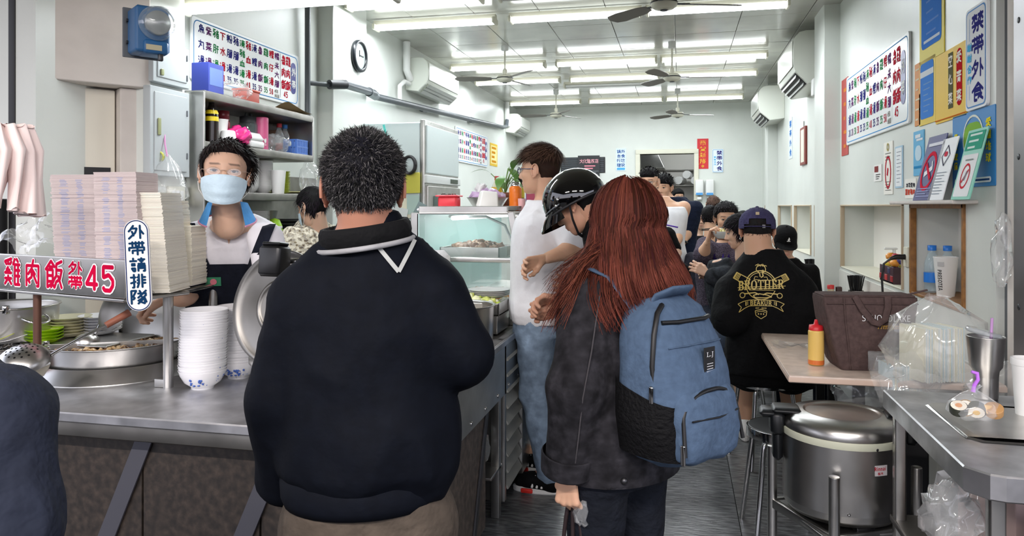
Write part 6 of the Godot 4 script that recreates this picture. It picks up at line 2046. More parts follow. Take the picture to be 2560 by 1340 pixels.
	obj("lime_press","bright green plastic dome on the lowest shelf beside the plates","kitchen tool",on.call(4.06,0.2,s4),[["base",L2([0.0,0.0,0.05,0.0,0.052,0.025,0.045,0.03],24),mk.call("9bd02c")],["dome",L2([0.045,0.03,0.045,0.05,0.03,0.085,0.0,0.095],24),mk.call("a8dd35")],["band",L2([0.046,0.032,0.047,0.035,0.047,0.044,0.046,0.047],24),M.white]])
	obj("steel_jug","steel jug with flared lip behind the green dome","jug",on.call(4.12,0.12,s4),[["body",L2([0.0,0.0,0.045,0.0,0.045,0.08,0.06,0.14,0.058,0.14,0.043,0.08,0.0,0.01],24),M.dull]])
	for k in 4:obj("black_tray","dark steel tray in the low pile at the far end","tray",on.call(4.25,0.18,s4+0.022*k),[["pan",Mb.new().box(Vector3(0,0.011,0),Vector3(0.2,0.02,0.17-0.01*k),0.005),M.iron]],0.05*k,"dark trays on the lowest shelf")
func display_case()->void:
	var t:=thing("display_case","glass-fronted refrigerated case on a louvred steel base, trays of cold dishes inside","display case",Vector3.ZERO)
	var D0:=3.74
	var D1:=5.6
	var pts:=[Vector2(-1.36,0.8),Vector2(-1.36,1.385),Vector2(-0.875,1.385),Vector2(-0.79,0.95),Vector2(-0.79,0.8)]
	for d in [D0,D1-0.03]:
		for i in 4:
			var a:Vector2=pts[i]
			var b:Vector2=pts[i+1]
			var w:float=0.045 if i==0 else 0.034
			var q:=Mb.new()
			var n:=(b-a).orthogonal().normalized()*w
			q.xf=Transform3D(Basis(),Vector3(0,0,-d-0.03))
			q.prism([a,b,b-n,a-n] if i < 2 else [a,b,b-n,a-n],0,0.03,0.004)
			part("end_frame",q,M.steel,t)
	part("shelf_bar",bx(-1.33,-0.85,1.125,1.15,D0,D0+0.03,0.003),M.steel,t)
	part("top_board",bx(-1.36,-0.87,1.375,1.39,D0,D1,0.003),M.steel,t)
	var gm:=glass(Color(0.72,0.9,0.88),0.16)
	part("end_pane",bx(-1.33,-0.88,0.84,1.37,D0+0.012,D0+0.016),glass(Color(0.8,0.92,0.9),0.07),t)
	var fp:=Mb.new()
	fp.xf=Transform3D(Basis(),Vector3(0,0,-D1))
	fp.prism([Vector2(-0.873,1.375),Vector2(-0.792,0.95),Vector2(-0.797,0.95),Vector2(-0.878,1.375)],0,D1-D0)
	part("front_pane",fp,gm,t)
	part("sill",bx(-1.36,-0.785,0.8,0.845,D0,D1,0.004),M.steel,t)
	part("back_panel",bx(-1.37,-1.355,0.8,1.38,D0,D1,0.002),mat(Color(0.75,0.86,0.84),0.35),t)
	part("middle_shelf",bx(-1.33,-0.93,1.12,1.127,D0+0.06,D1-0.05),glass(Color(0.8,0.92,0.92),0.2),t)
	for s in [0.35,1.5]:
		part("curved_bracket",Mb.new().tube([Vector3(-1.3,1.36,-D0-s),Vector3(-1.08,1.36,-D0-s),Vector3(-0.97,1.31,-D0-s),Vector3(-0.92,1.2,-D0-s),Vector3(-0.9,0.85,-D0-s)],0.016,8,true,0.5),mat(Color(0.82,0.85,0.85),0.3),t)
	var lamp:=part("case_lamp",Mb.new().tube([Vector3(-1.2,1.355,-D0-0.1),Vector3(-1.2,1.355,-D1+0.1)],0.012,8),M.glow,t)
	var al:=AreaLight3D.new()
	al.name="case_light"
	al.area_size=Vector2(1.6,0.04)
	al.light_energy=0.16
	al.light_color=Color(0.9,1.0,1.0)
	al.shadow_enabled=true
	al.position=Vector3(-1.2,1.335,-(D0+D1)/2)
	al.rotation=Vector3(-PI/2,PI/2,0)
	t.add_child(al)
	part("base",bx(-1.36,-0.83,0.05,0.8,D0-0.4,D1),M.dull,t)
	part("post",bx(-0.83,-0.79,0.05,0.8,3.33,3.36,0.003),M.steel,t)
	part("base_panel",bx(-0.83,-0.785,0.05,0.8,3.7,D1,0.004),M.steel,t)
	for k in 9:
		var s:=Mb.new()
		s.xf=Transform3D(Basis(Vector3.BACK,0.55),Vector3(-0.808,0.13+0.075*k,-3.53))
		s.box(Vector3.ZERO,Vector3(0.01,0.085,0.31),0.002)
		part("louvre",s,mat(Color(0.66,0.66,0.63),0.4),t)
	var rng:=RandomNumberGenerator.new()
	rng.seed=12
	var por:=mat(Color(0.87,0.87,0.86),0.25)
	var pm:=plate_mesh(0.1)
	var foods:=[["e8d9a8","dcc98a","f0e6c4"],["6d8f5a","8fae6a","c9d2a2"],["c9b39a","a38f7c","ddd2c4"],["e3c08a","c98e52","efd9b0"],["e9e2d2","d8cdb8","f2ede2"]]
	for i in 9:
		var r:=i/3
		var c:=i % 3
		var at:=Vector3(-1.21+0.15*c+0.03*(r % 2),0.87+0.0*r,-D0-0.16-0.25*r)
		var o:=obj("dish","plate of %s, case floor, %s, %s" % [["shredded salad","greens","sliced offal"][c],["first row by the end glass","second row","third row"][r],["at the back","in the middle","by the front glass"][c]],"dish",at,[["plate",pm,por],["food",chunks(60,0.07,0.07,0.022,0.016,foods[(i*2) % 5].map(func(h):return lin(h)),i,-1.0,0.03),M.paint]],0.0,"dishes in the display case")
	obj("tray","deep steel tray of braised meat on the case's glass shelf","tray",Vector3(-1.12,1.135,-4.05),[["pan",Mb.new().box(Vector3(0,0.0,0),Vector3(0.34,0.012,0.34),0.004).box(Vector3(0,0.03,0.165),Vector3(0.34,0.06,0.01),0.003).box(Vector3(0,0.03,-0.165),Vector3(0.34,0.06,0.01),0.003).box(Vector3(0.165,0.03,0),Vector3(0.01,0.06,0.34),0.003).box(Vector3(-0.165,0.03,0),Vector3(0.01,0.06,0.34),0.003),M.steel],["meat",chunks(150,0.14,0.14,0.05,0.028,[lin("8f6650"),lin("a9806a"),lin("6e4a3a"),lin("c9a68e")],3,-1.0,0.03),M.paint]])
	for i in 3:
		obj("dish","plate of small cold cuts on the glass shelf, %s" % ["first by the front glass","second by the front glass","furthest by the front glass"][i],"dish",Vector3(-0.985,1.135,-4.32-0.24*i),[["plate",pm,por],["food",chunks(50,0.07,0.06,0.02,0.018,[lin("a58878"),lin("7d6358"),lin("d6c6ba")],i+30,-1.0,0.02),M.paint]],0.0,"dishes on the glass shelf")
	obj("tray","steel tray of yellow-green cabbage in front of the glass case","tray",Vector3(-1.02,0.9,-3.55),[["pan",Mb.new().box(Vector3(0,0.0,0),Vector3(0.36,0.012,0.26),0.004).box(Vector3(0,0.025,0.125),Vector3(0.36,0.06,0.01),0.003).box(Vector3(0.175,0.025,0),Vector3(0.01,0.06,0.26),0.003),M.steel],["leaves",chunks(170,0.15,0.11,0.035,0.026,[lin("d8e07a"),lin("eef0c0"),lin("b9cf52"),lin("f2f0dc")],5,-1.0,0.03),M.paint],["stand",Mb.new().box(Vector3(0,-0.05,0),Vector3(0.34,0.09,0.24),0.004),M.steel]])
	var pl:=obj("plate","white plate in the small stack at the end of the glass case","plate",Vector3(-0.95,0.955,-3.66),[["body",plate_mesh(0.11),por]],0.0,"plates at the end of the glass case")
	for k in 3:copy(pl,pl.position+Vector3(0,0.008*(k+1),0.0))
	var pot:=obj("stock_pot","big steel stock pot with white looped handle at the counter's edge","pot",Vector3(-1.0,0.8,-3.28),[["body",round_pot(0.165,0.16),M.steel],["soup",L2([0,0.13,0.158,0.13],30),mat(Color(0.62,0.55,0.42),0.25)],["handle",Mb.new().tube(arc(Vector3(-0.02,0.11,0.17),Vector3(0.04,0,0),Vector3(0,0.0,0.04),0,PI,12),0.008,8),M.white],["lid_edge",Mb.new().box(Vector3(-0.1,0.17,0.05),Vector3(0.18,0.006,0.16),0.002),M.steel]])
	obj("towel","white folded towel standing against the end glass","towel",Vector3(-1.22,0.94,-3.66),[["folds",Mb.new().box(Vector3(0,0.1,0),Vector3(0.12,0.3,0.07),0.03).ruffle(0.01,20,2),fabric(Color(0.9,0.9,0.9))]])
	case_top()
func case_top()->void:
	var y:=1.392
	var mk:=func(c:String,r:=0.4)->Material:return mat(Color(c),r)
	obj("tray","flat white tray at the near end of the case top","tray",Vector3(-1.2,y,-3.86),[["rim",Mb.new().box(Vector3(0,0.008,0),Vector3(0.36,0.016,0.2),0.006,1.0),mk.call("e9e6ea")]])
	obj("red_basket","red plastic tub on the near corner of the case top","tub",Vector3(-1.24,y+0.017,-3.9),[["body",Mb.new().box(Vector3(0,0.033,0),Vector3(0.108,0.066,0.09),0.012),mk.call("dd3b45",0.35)],["rim",Mb.new().box(Vector3(0,0.066,0),Vector3(0.128,0.01,0.11),0.004),mk.call("e04650",0.35)],["contents",chunks(20,0.04,0.03,0.07,0.015,[lin("6b2a24"),lin("40342c")],3),M.paint]])
	var nd:=obj("napkin_dispenser","white tapered napkin dispenser on the case top","dispenser",Vector3(-1.03,y+0.017,-3.92),[["body",Mb.new().box(Vector3(0,0.046,0),Vector3(0.11,0.092,0.13),0.01,0.8),mk.call("efeee8",0.35)]],0.4)
	nd.rotation.z=-0.1
	obj("steel_bowl","steel mixing bowl stuffed with lilac plastic bags, behind the napkin dispenser","bowl",Vector3(-1.1,y,-4.2),[["body",L2([0.0,0.0,0.07,0.0,0.12,0.075,0.125,0.078,0.117,0.075,0.07,0.006,0,0.006],32),M.steel],["bags",Mb.new().ell(Vector3(0,0.08,0),Vector3(0.1,0.04,0.1),24).ruffle(0.05,16.0,4),mk.call("c9a8cf",0.3)],["white_bag",Mb.new().ell(Vector3(-0.04,0.12,0),Vector3(0.035,0.05,0.03),18).ruffle(0.03,22.0,2),M.white]])
	for k in 3:obj("plate","white plate piled by the napkin dispenser","plate",Vector3(-0.96,y+0.008*k,-4.02),[["body",plate_mesh(0.1,0.012),M.white]],0.0,"plates on the case top")
	var pot:=obj("potted_plant","small green pothos in a terracotta pot on the case top","plant",Vector3(-1.045,y,-4.4),[["pot",L2([0.0,0.0,0.045,0.0,0.06,0.09,0.066,0.092,0.066,0.11,0.058,0.11,0.05,0.09,0,0.09],24),mk.call("8c5a44",0.7)]])
	var rng:=RandomNumberGenerator.new()
	rng.seed=6
	for i in 12:
		var a:=rng.randf()*TAU
		var h:=rng.randf_range(0.07,0.2)
		var r:=rng.randf_range(0.02,0.1)
		var tip:=Vector3(cos(a)*r,0.1+h,sin(a)*r)
		var lf:=Mb.new()
		lf.xf=Transform3D(Basis(Vector3.UP,-a)*Basis(Vector3.BACK,rng.randf_range(-0.7,0.9)),tip)
		lf.sheet(6,4,func(u,v):return Vector3(u*0.115,0.012*sin(u*PI)-0.05*u*u,(v-0.5)*0.065*sin(u*PI*0.95+0.12)))
		var o:=part("leaf",lf,mk.call(["5d8f3e","77a84d","4c7a36"][i % 3]),pot)
		part("stem",Mb.new().tube([Vector3(0,0.09,0),Vector3(tip.x*0.4,0.1+h*0.6,tip.z*0.4),tip],0.0025,5),mk.call("6f9448"),o)
	obj("orange_flask","bright orange flask with steel cap on the case top","flask",Vector3(-0.92,y,-4.14),[["body",L2([0.0,0.0,0.034,0.0,0.036,0.006,0.036,0.05,0.035,0.052,0.036,0.054,0.036,0.1,0.035,0.102,0.036,0.104,0.036,0.13,0.026,0.142],28),mk.call("ee7a1c",0.3)],["cap",L2([0.026,0.14,0.027,0.142,0.027,0.165,0.0,0.167],24),M.chrome]])
	obj("pink_cup","small pale pink cup beside the orange flask","cup",Vector3(-0.87,y,-4.08),[["body",L2([0.0,0.0,0.018,0.0,0.022,0.07,0.02,0.07,0.016,0.005,0,0.005],20),mk.call("ecb4b4")]])
	obj("soy_bottle","dark soy sauce bottle with yellow label behind the orange flask","bottle",Vector3(-1.025,y,-4.72),[["body",L2([0.0,0.0,0.036,0.0,0.036,0.17,0.016,0.215,0.0,0.215],20),mk.call("1a1412",0.15)],["label_band",L2([0.0365,0.08,0.037,0.082,0.037,0.15,0.0365,0.152],20),mk.call("e2c62a")],["cap",L2([0,0.235,0.017,0.235,0.017,0.21],16),mk.call("25211f")]])
	obj("oil_bottle","clear bottle of pale oil with red cap and yellow label","bottle",Vector3(-1.18,y,-4.75),[["body",L2([0.0,0.0,0.036,0.0,0.036,0.15,0.016,0.2,0.0,0.2],20),glass(Color(0.95,0.93,0.8),0.45)],["oil",L2([0,0.004,0.033,0.004,0.033,0.09,0,0.09],18),mk.call("d9d0ae")],["label_band",L2([0.0365,0.09,0.037,0.092,0.037,0.15,0.0365,0.152],20),mk.call("dfb52c")],["cap",L2([0,0.225,0.017,0.225,0.017,0.195],16),mk.call("c72d33")]])
	var cr:=obj("candy_box","purple and white printed carton beside the pink cup","box",Vector3(-0.85,y,-4.42),[["body",Mb.new().box(Vector3(0,0.075,0),Vector3(0.11,0.15,0.12),0.002),mk.call("6d4f9c")],["print_panel",Mb.new().box(Vector3(0,0.07,0.0605),Vector3(0.1,0.07,0.002)),mk.call("c2546f")],["print_band",Mb.new().box(Vector3(0,0.125,0.0608),Vector3(0.1,0.03,0.002)),mk.call("dadff0")],["red_edge",Mb.new().box(Vector3(0,0.012,0.061),Vector3(0.11,0.012,0.002)),mk.call("c83a5a")]])
func fridge_corner()->void:
	var t:=thing("drinks_fridge","tall upright glass-door fridge, its pale side covered in notes","fridge",Vector3.ZERO)
	var gp:=mat(Color(0.8,0.845,0.84),0.35)
	part("cabinet",bx(XL+0.12,-1.99,0.0,2.08,5.5,6.4,0.01),gp,t)
	part("frame",bx(-1.99,-1.95,0.0,2.1,5.5,6.4,0.006),M.steel,t)
	part("header_panel",bx(-1.955,-1.935,1.68,2.06,5.53,6.37,0.006),gp,t)
	part("control_strip",bx(-1.955,-1.928,1.6,1.665,5.5,6.4,0.004),mat(Color(0.85,0.86,0.85),0.4),t)
	part("display",bx(-1.93,-1.922,1.615,1.65,6.1,6.3),mat(Color(0.2,0.26,0.2),0.3),t)
	part("door",bx(-1.955,-1.925,0.1,1.58,5.52,6.38,0.006),M.steel,t)
	part("door_glass",bx(-1.928,-1.918,0.2,1.5,5.64,6.26),mat(Color(0.36,0.42,0.4),0.06),t)
	var z:=-5.485
	var notes:=[[-2.1,1.4,0.11,0.16,"f0ead2","cream note hanging low on the fridge side"],[-2.04,1.43,0.1,0.15,"b9cfc6","green-grey flyer on the fridge side"],[-2.15,1.36,0.13,0.1,"dfe2e0","torn pale slip low on the fridge side"],[-1.99,1.38,0.07,0.14,"8fa0a0","dark printed card at the fridge's edge"]]
	for i in notes.size():
		var n:Array=notes[i]
		obj("note",n[5],"note",Vector3(n[0],n[1],z+0.004*i),[["sheet",Mb.new().add(Mb.new().box(Vector3.ZERO,Vector3(n[2],n[3],0.002)),Transform3D(Basis(Vector3.BACK,0.25*(1-i)),Vector3.ZERO)),mat(Color(n[4]),0.8)]])
	var y:=obj("cloth","yellow cloth tucked under the roll of tape on the fridge","cloth",Vector3(-2.06,1.6,z),[["sheet",Mb.new().box(Vector3.ZERO,Vector3(0.15,0.16,0.008),0.003).ruffle(0.012,14,2),mat(Color(0.85,0.82,0.36),0.9)]])
	var tp:=Mb.new().tube(arc(Vector3(0,0,0),Vector3(0.05,0,0),Vector3(0,0.066,0),0,TAU,28),0.026,8,true,0.5)
	obj("tape_roll","roll of black tape hung on the fridge side","tape",Vector3(-2.06,1.74,z+0.03),[["roll",tp,M.dark]])
	obj("ribbon","short turquoise ribbon taped high on the fridge side","ribbon",Vector3(-2.27,2.0,z+0.003),[["strip",Mb.new().add(Mb.new().box(Vector3.ZERO,Vector3(0.018,0.13,0.002)),Transform3D(Basis(Vector3.BACK,0.25),Vector3.ZERO)),mat(Color(0.36,0.82,0.78),0.5)]])
# ---------------------------------------------------------------- lettering
func words(s:String,h:float,depth:float,bold:=false,col:=Color.BLACK,font:="Droid Sans")->Mb:
	var f:=SystemFont.new()
	f.font_names=PackedStringArray([font])
	f.font_weight=700 if bold else 400
	var tm:=TextMesh.new()
	tm.font=f
	tm.text=s
	tm.font_size=64
	tm.pixel_size=h/64.0*1.35
	tm.depth=depth
	tm.curve_step=2.0
	tm.horizontal_alignment=HORIZONTAL_ALIGNMENT_LEFT
	tm.vertical_alignment=VERTICAL_ALIGNMENT_BOTTOM
	var a:=tm.get_mesh_arrays()
	var m:=Mb.new()
	m.v=a[Mesh.ARRAY_VERTEX]
	if a[Mesh.ARRAY_INDEX]!=null:m.ix=a[Mesh.ARRAY_INDEX]
	else:m.ix=PackedInt32Array(range(m.v.size()))
	m.c.resize(m.v.size())
	m.c.fill(col)
	var lo:=Vector3.ONE*1e9
	for q in m.v:lo=lo.min(q)
	for i in m.v.size():m.v[i]-=lo
	return m
const GL:={
	"外": "301304 22524509 2437 7079 7396","帶": "0191 2023 4043 6063 4363 8083 06049496 28268688 5459","雞": "4001 0112 2122 4132 2314340545 0747 262709 2749 6052 6269 7081 6292 6494 6696 6999 8289",
	"肉": "1912828979 50433425 4365 5543462738 5578","飯": "300321 3052 2242 13434717 1545 1319 1938 3759 9061655639 6393866759 7599","魯": "4022 316152 22727525 2373 5255 1506 3536 6566 7586 2777792927 2878",
	"糯": "2029 0444 0113 4133 2407 2446 5090 53519193 7074 6263 8283 5595 7566 59569699 6669 8689","米": "5059 0595 2133 8163 5509 5599","大": "0393 505309 5399","腸": "10161609 1040494939 1343 1646 6090936360 6292 5494 6457 65958979 7659 8669",
	"小": "505949 2307 7397","粿": "2029 0444 0113 4133 2407 2446 5090945450 5292 7079 5696 7659 7699","仔": "2004 1319 318164 64695949 3595","湯": "0112 0415 0926 4080834340 4282 3494 5437 45858969 6549 7569",
	"清": "0112 0415 0926 3191 4383 3494 6064 4945858979 4787 4686","豬": "0040 2003 2234373829 2406 3507 4334 5282 7074 5494 9156 6595996965 6797","血": "5042 13838818 1318 3338 6368 0898",
	"粉": "2029 0444 0113 4133 2407 2446 6054 8094 55958979 7559","下": "0191 4149 5375","水": "505949 034318 8264 5398","肝": "10161609 1040494939 1343 1646 6191 5494 7179","紫": "3034 3151 1114 0444 606494 8261 54356527 2787 5759 3819 7889",
	"菜": "0191 3022 6062 7213 2425 4445 8365 0696 5559 5609 5699","魚": "4013 316153 2383862623 2585 5356 1709 3739 6769 8799","丸": "0282878999 304409 2456",
	"請": "2021 0242 1434 1535 1737392917 5191 6282 5494 7074 5955959989 5797 5696","排": "0232 202919 0635 505649 4252 4454 4656 7079 7292 7494 7696","隊": "00090030142516 5062 9072 4292 7245 6486878968 7547 7649 9375 8598",
	"禁": "0141 2024 2104 2143 5191 7074 7154 7194 2575 0696 565949 3719 7799","食": "500450 5094 4151 23737626 2474 2939 2329 2949 6758 8678 5699","謝": "1011 0222 0323 0424 0626280806 43333939 3353 3555 3757 53594938 5838 4042 6393 80898979 7576",
	"合": "5004 5094 3464 2676792926","作": "2004 1319 5034 4292 6269 6484 6686","愛": "8011 2122 4142 6172 04039394 3446 4576 5455 1415 4608 36665629 4799","護": "1011 0222 0323 0424 0626280806 4191 5052 7072 4334 3439 4393 4595 4797 6369 4999 3989",
	"地": "0333 101717 0837 42526383935385 6079 50585999 9697","球": "0131 0434 1117 0837 4292 606959 4436 8375 6549 6599 8081","響": "2012 122312 4042 4151 6063 6191 3454 1595 6565 2474 2636 2676792926 2878 5054",
	"應": "5051 0191 0119 3025 2327 4245 4384 4484 5356 6366 2617 2747 37395949 5758 7788","環": "0131 0434 1117 0837 4191936141 5153 7173 4494 5575 57757755 7549 6799 7669","保": "2004 1319 4080844440 6469 3696 6639 6699",
	"青": "0191 1282 0494 5054 2926767969 2878 2777","空": "5051 03019193 3124 6174 2575 5559 0999","心": "1317 303736 36375888 6143 8498","恭": "0191 3032 6062 0494 3216 6296 5659 2718 7798","賀": "1131 2003 3133 61919464 2575 25757828 2676 2777 3809 6899","新": "2021 0141 1122 3132 0444 0646 2449 2609 2749 9062 6269 6494 8489",
	"禧": "1021 0232 2209 1319 2435 4191 6062 4383 44848646 4646 3696 5677 47877949","垃": "0232 101717 0837 6061 4292 5356 8377 3999","圾": "0232 101717 0837 41817374 4139 74939348 5599","自": "4023 2282892922 2484 2686","行": "2003 3205 1519 4191 3595 757969","理": "0131 0434 1117 0837 41919545 4393 7179 4797 3999",
	"本": "0292 5059 5207 5297 3767","店": "5051 0191 0119 5155 5393 36868936","使": "2004 1319 3191 4282854542 6269 4528 3899","用": "12828979 121709 1484 1686 5259","國": "0090990900 2272 34545634 2767 6168 7172","產": "5051 0191 3264 7224 0494 0409 4426 2585 5459 2777 2989",
	"文": "5051 0292 7409 2299","化": "2004 1319 5058589997 9155","路": "0030330300 1347 1848 3545 1318 0838 6043 518249 5299 5686895956","夜": "5051 0191 3205 1419 6234 527549 4598 5565","市": "5051 0191 1828838978 1318 5159","林": "0242 2029 2207 2245 5292 7079 7249 7299","內": "1912828979 5053 5336 5376",
	"0": "3070898939 3039","1": "213039 507959","2": "11307183840989","3": "108044748688692918","4": "6069 600787","5": "801014538587692918","45": "0"}
func glyph(m:Mb,ch:String,at:Vector2,size:Vector2,w:float,z:=0.0)->void:
	var st:String=GL.get(ch,"")
	for s in st.split(" ",false):
		var pts:=[]
		for i in range(0,s.length()-1,2):pts.append(at+Vector2(int(s[i])/9.0*size.x,(1.0-int(s[i+1])/9.0)*size.y))
		for i in pts.size()-1:
			var a:Vector2=pts[i]
			var b:Vector2=pts[i+1]
			if a.is_equal_approx(b):continue
			var n:=(b-a).orthogonal().normalized()*w*0.5
			var d:=(b-a).normalized()*w*0.32
			var q:=[a-d*0.6-n*0.55,b+d*0.6-n*0.55,b+d*0.0-n,a-n,a+n,b+n,b+d+n*0.5,b+d-n*0.5,a-d-n*0.5,a-d+n*0.5]
			z+=0.00002
			m.face([V3(a-n,z),V3(a-d-n*0.5,z),V3(a-d+n*0.5,z),V3(a+n,z),V3(b+n,z),V3(b+d+n*0.5,z),V3(b+d-n*0.5,z),V3(b-n,z)])
func V3(q:Vector2,z:float)->Vector3:
	return Vector3(q.x,q.y,z)
func column(m:Mb,s:String,x:float,y0:float,y1:float,size:Vector2,w:float,z:float)->void:
	var n:=s.length()
	for i in n:
		var f:=0.0 if n < 2 else float(i)/(n-1)
		glyph(m,s[i],Vector2(x-size.x/2,lerpf(y0,y1,f)-size.y/2),size,w,z)
# ---------------------------------------------------------------- ceiling and wall fittings
func fittings()->void:
	var fans:=[[Vector3(-0.096,2.667,-4.644),0.3,"ceiling fan nearest the open front, between the first lamp rows"],[Vector3(-1.685,2.679,-7.103),1.25,"ceiling fan on the clock's side, beside the nearer wall air conditioner"],[Vector3(-0.074,2.647,-7.213),2.2,"ceiling fan in the middle distance, in front of the third lamp row"],[Vector3(-1.634,2.652,-9.883),1.0,"ceiling fan near the back wall, towards the dark notice"],[Vector3(-0.031,2.633,-10.042),2.4,"ceiling fan near the back wall, above the kitchen doorway"]]
	var proto:Node3D
	for f in fans:
		var at:Vector3=f[0]
		if proto==null:
			proto=thing("ceiling_fan",f[2],"fan",at,f[1],"ceiling fans")
			part("motor",L2([0.0,-0.042,0.03,-0.042,0.034,-0.036,0.06,-0.034,0.078,-0.02,0.082,0.0,0.08,0.014,0.066,0.028,0.03,0.034,0.0,0.034],32),M.cream,proto)
			part("trim_ring",L2([0.083,-0.004,0.0845,-0.002,0.0845,0.004,0.083,0.006],32),M.dark,proto)
			part("hub_cap",L2([0.0,-0.047,0.022,-0.047,0.024,-0.042,0,-0.04],20),M.grey,proto)
			part("down_rod",L2([0.01,0.03,0.022,0.045,0.024,0.075,0.014,0.095,0.0085,0.1,0.0085,0.3,0.0,0.3],16),M.cream,proto)
			part("canopy",L2([0.0,0.27,0.028,0.272,0.036,0.28,0.036,0.34,0.0,0.34],20),M.white,proto)
			var bl:=Mb.new()
			bl.prism([Vector2(0.13,-0.028),Vector2(0.2,-0.05),Vector2(0.4,-0.062),Vector2(0.47,-0.05),Vector2(0.495,0.0),Vector2(0.47,0.045),Vector2(0.38,0.055),Vector2(0.2,0.045),Vector2(0.13,0.028)],-0.003,0.003,0.001)
			bl.v=Transform3D(Basis(Vector3.RIGHT,-PI/2+0.22),Vector3(0,-0.004,0))*bl.v
			var am:=Mb.new().box(Vector3(0.11,-0.002,0),Vector3(0.1,0.006,0.03),0.002)
			var blade:=bl.mesh(mat(Color(0.52,0.5,0.46),0.45))
			var arm:=am.mesh(M.grey)
			for k in 3:
				var b:=part("blade",blade,mat(Color(0.5,0.48,0.45),0.45),proto)
				b.rotation.y=TAU*k/3
				part("bracket",arm,M.grey,b)
		else:copy(proto,at,f[1],f[2],"ceiling fans")
	var ck:=thing("wall_clock","round wall clock with a black rim on the left pilaster","clock",Vector3(XL+0.122,2.6,-5.42))
	var rot:=Transform3D(Basis(Vector3.BACK,-PI/2),Vector3.ZERO)
	var f0:=L2([0.0,0.0,0.1,0.0,0.1,0.018,0.0,0.018],40); f0.v=rot*f0.v
	part("face",f0,mat(Color(0.8,0.84,0.83),0.12),ck)
	f0=L2([0.098,0.0,0.125,0.0,0.128,0.01,0.125,0.032,0.105,0.034,0.1,0.02],40); f0.v=rot*f0.v
	part("rim",f0,mat(Color(0.1,0.12,0.14),0.3),ck)
	f0=Mb.new().box(Vector3(0.022,0.02,0.012),Vector3(0.003,0.05,0.008)).box(Vector3(0.022,0.005,-0.03),Vector3(0.003,0.007,0.07))
	part("hands",f0,M.dark,ck)
	var pg:=mat(Color(0.36,0.385,0.4),0.4)
	var px:=XL+0.05
	var pp:=thing("conduit","grey pipe running along the left wall from the pilaster to the far air conditioner","pipe",Vector3.ZERO)
	part("riser",Mb.new().tube([Vector3(px,2.99,-4.75),Vector3(px,1.99,-4.75)],0.02,12),pg,pp)
	part("branch",Mb.new().tube([Vector3(px,2.285,-4.75),Vector3(px+0.1,2.29,-4.9)],0.017,12),pg,pp)
	part("joint",Mb.new().tube([Vector3(px+0.1,2.29,-4.88),Vector3(px+0.16,2.31,-5.02)],0.034,14),mat(Color(0.14,0.15,0.17),0.4),pp)
	part("joint",Mb.new().tube([Vector3(px+0.13,2.33,-5.5),Vector3(px+0.08,2.335,-5.75)],0.037,14),pg,pp)
	part("run",Mb.new().tube([Vector3(px+0.15,2.31,-4.98),Vector3(px+0.13,2.335,-5.6),Vector3(px+0.03,2.35,-5.9),Vector3(px,2.58,-10.6),Vector3(px,2.62,-10.85),Vector3(px,2.72,-10.9)],0.029,14),mat(Color(0.27,0.29,0.31),0.4),pp)
	for d in [7.1,8.9]:part("coupling",Mb.new().tube([Vector3(px,2.35+0.049*(d-5.9),-d),Vector3(px,2.353+0.049*(d-5.9),-d-0.12)],0.035,14),pg,pp)
	part("tee_branch",Mb.new().tube([Vector3(px,2.38,-6.5),Vector3(px,2.54,-6.5),Vector3(px,2.6,-6.62),Vector3(px,2.6,-6.75)],0.022,12),M.white,pp)
	part("drop_pipe",Mb.new().tube([Vector3(px,2.99,-6.68),Vector3(px,2.72,-6.68),Vector3(px,2.65,-6.78)],0.035,12),M.white,pp)
	part("drop_pipe",Mb.new().tube([Vector3(px,2.99,-10.9),Vector3(px,2.75,-10.9),Vector3(px,2.65,-11.0)],0.035,12),M.white,pp)
	ac(Vector3(XL,2.53,-6.78),1,1.02,0.33,0.23,"long white air conditioner on the left wall beyond the clock")
	ac(Vector3(XL,2.53,-11.0),1,0.7,0.3,0.24,"small white air conditioner high in the far left corner")
	ac(Vector3(XR,2.47,-6.75),-1,1.0,0.46,0.27,"large white air conditioner beyond the right-hand pilaster, louvre open")
	ac(Vector3(XR,2.45,-9.35),-1,0.9,0.42,0.3,"white air conditioner further back on the right wall")
	var hs:=Mb.new().tube([Vector3(XR-0.06,3.0,-6.68),Vector3(XR-0.07,2.75,-6.68),Vector3(XR-0.05,2.55,-6.68),Vector3(XR-0.05,2.47,-6.68)],0.035,12)
	hs.ruffle(0.006,30.0,1)
	obj("wrapped_pipe","white wrapped pipe dropping beside the large air conditioner","pipe",Vector3.ZERO,[["hose",hs,M.white],["drain_box",bx(XR-0.13,XR-0.0,2.35,2.5,6.63,6.73,0.01),M.white]])
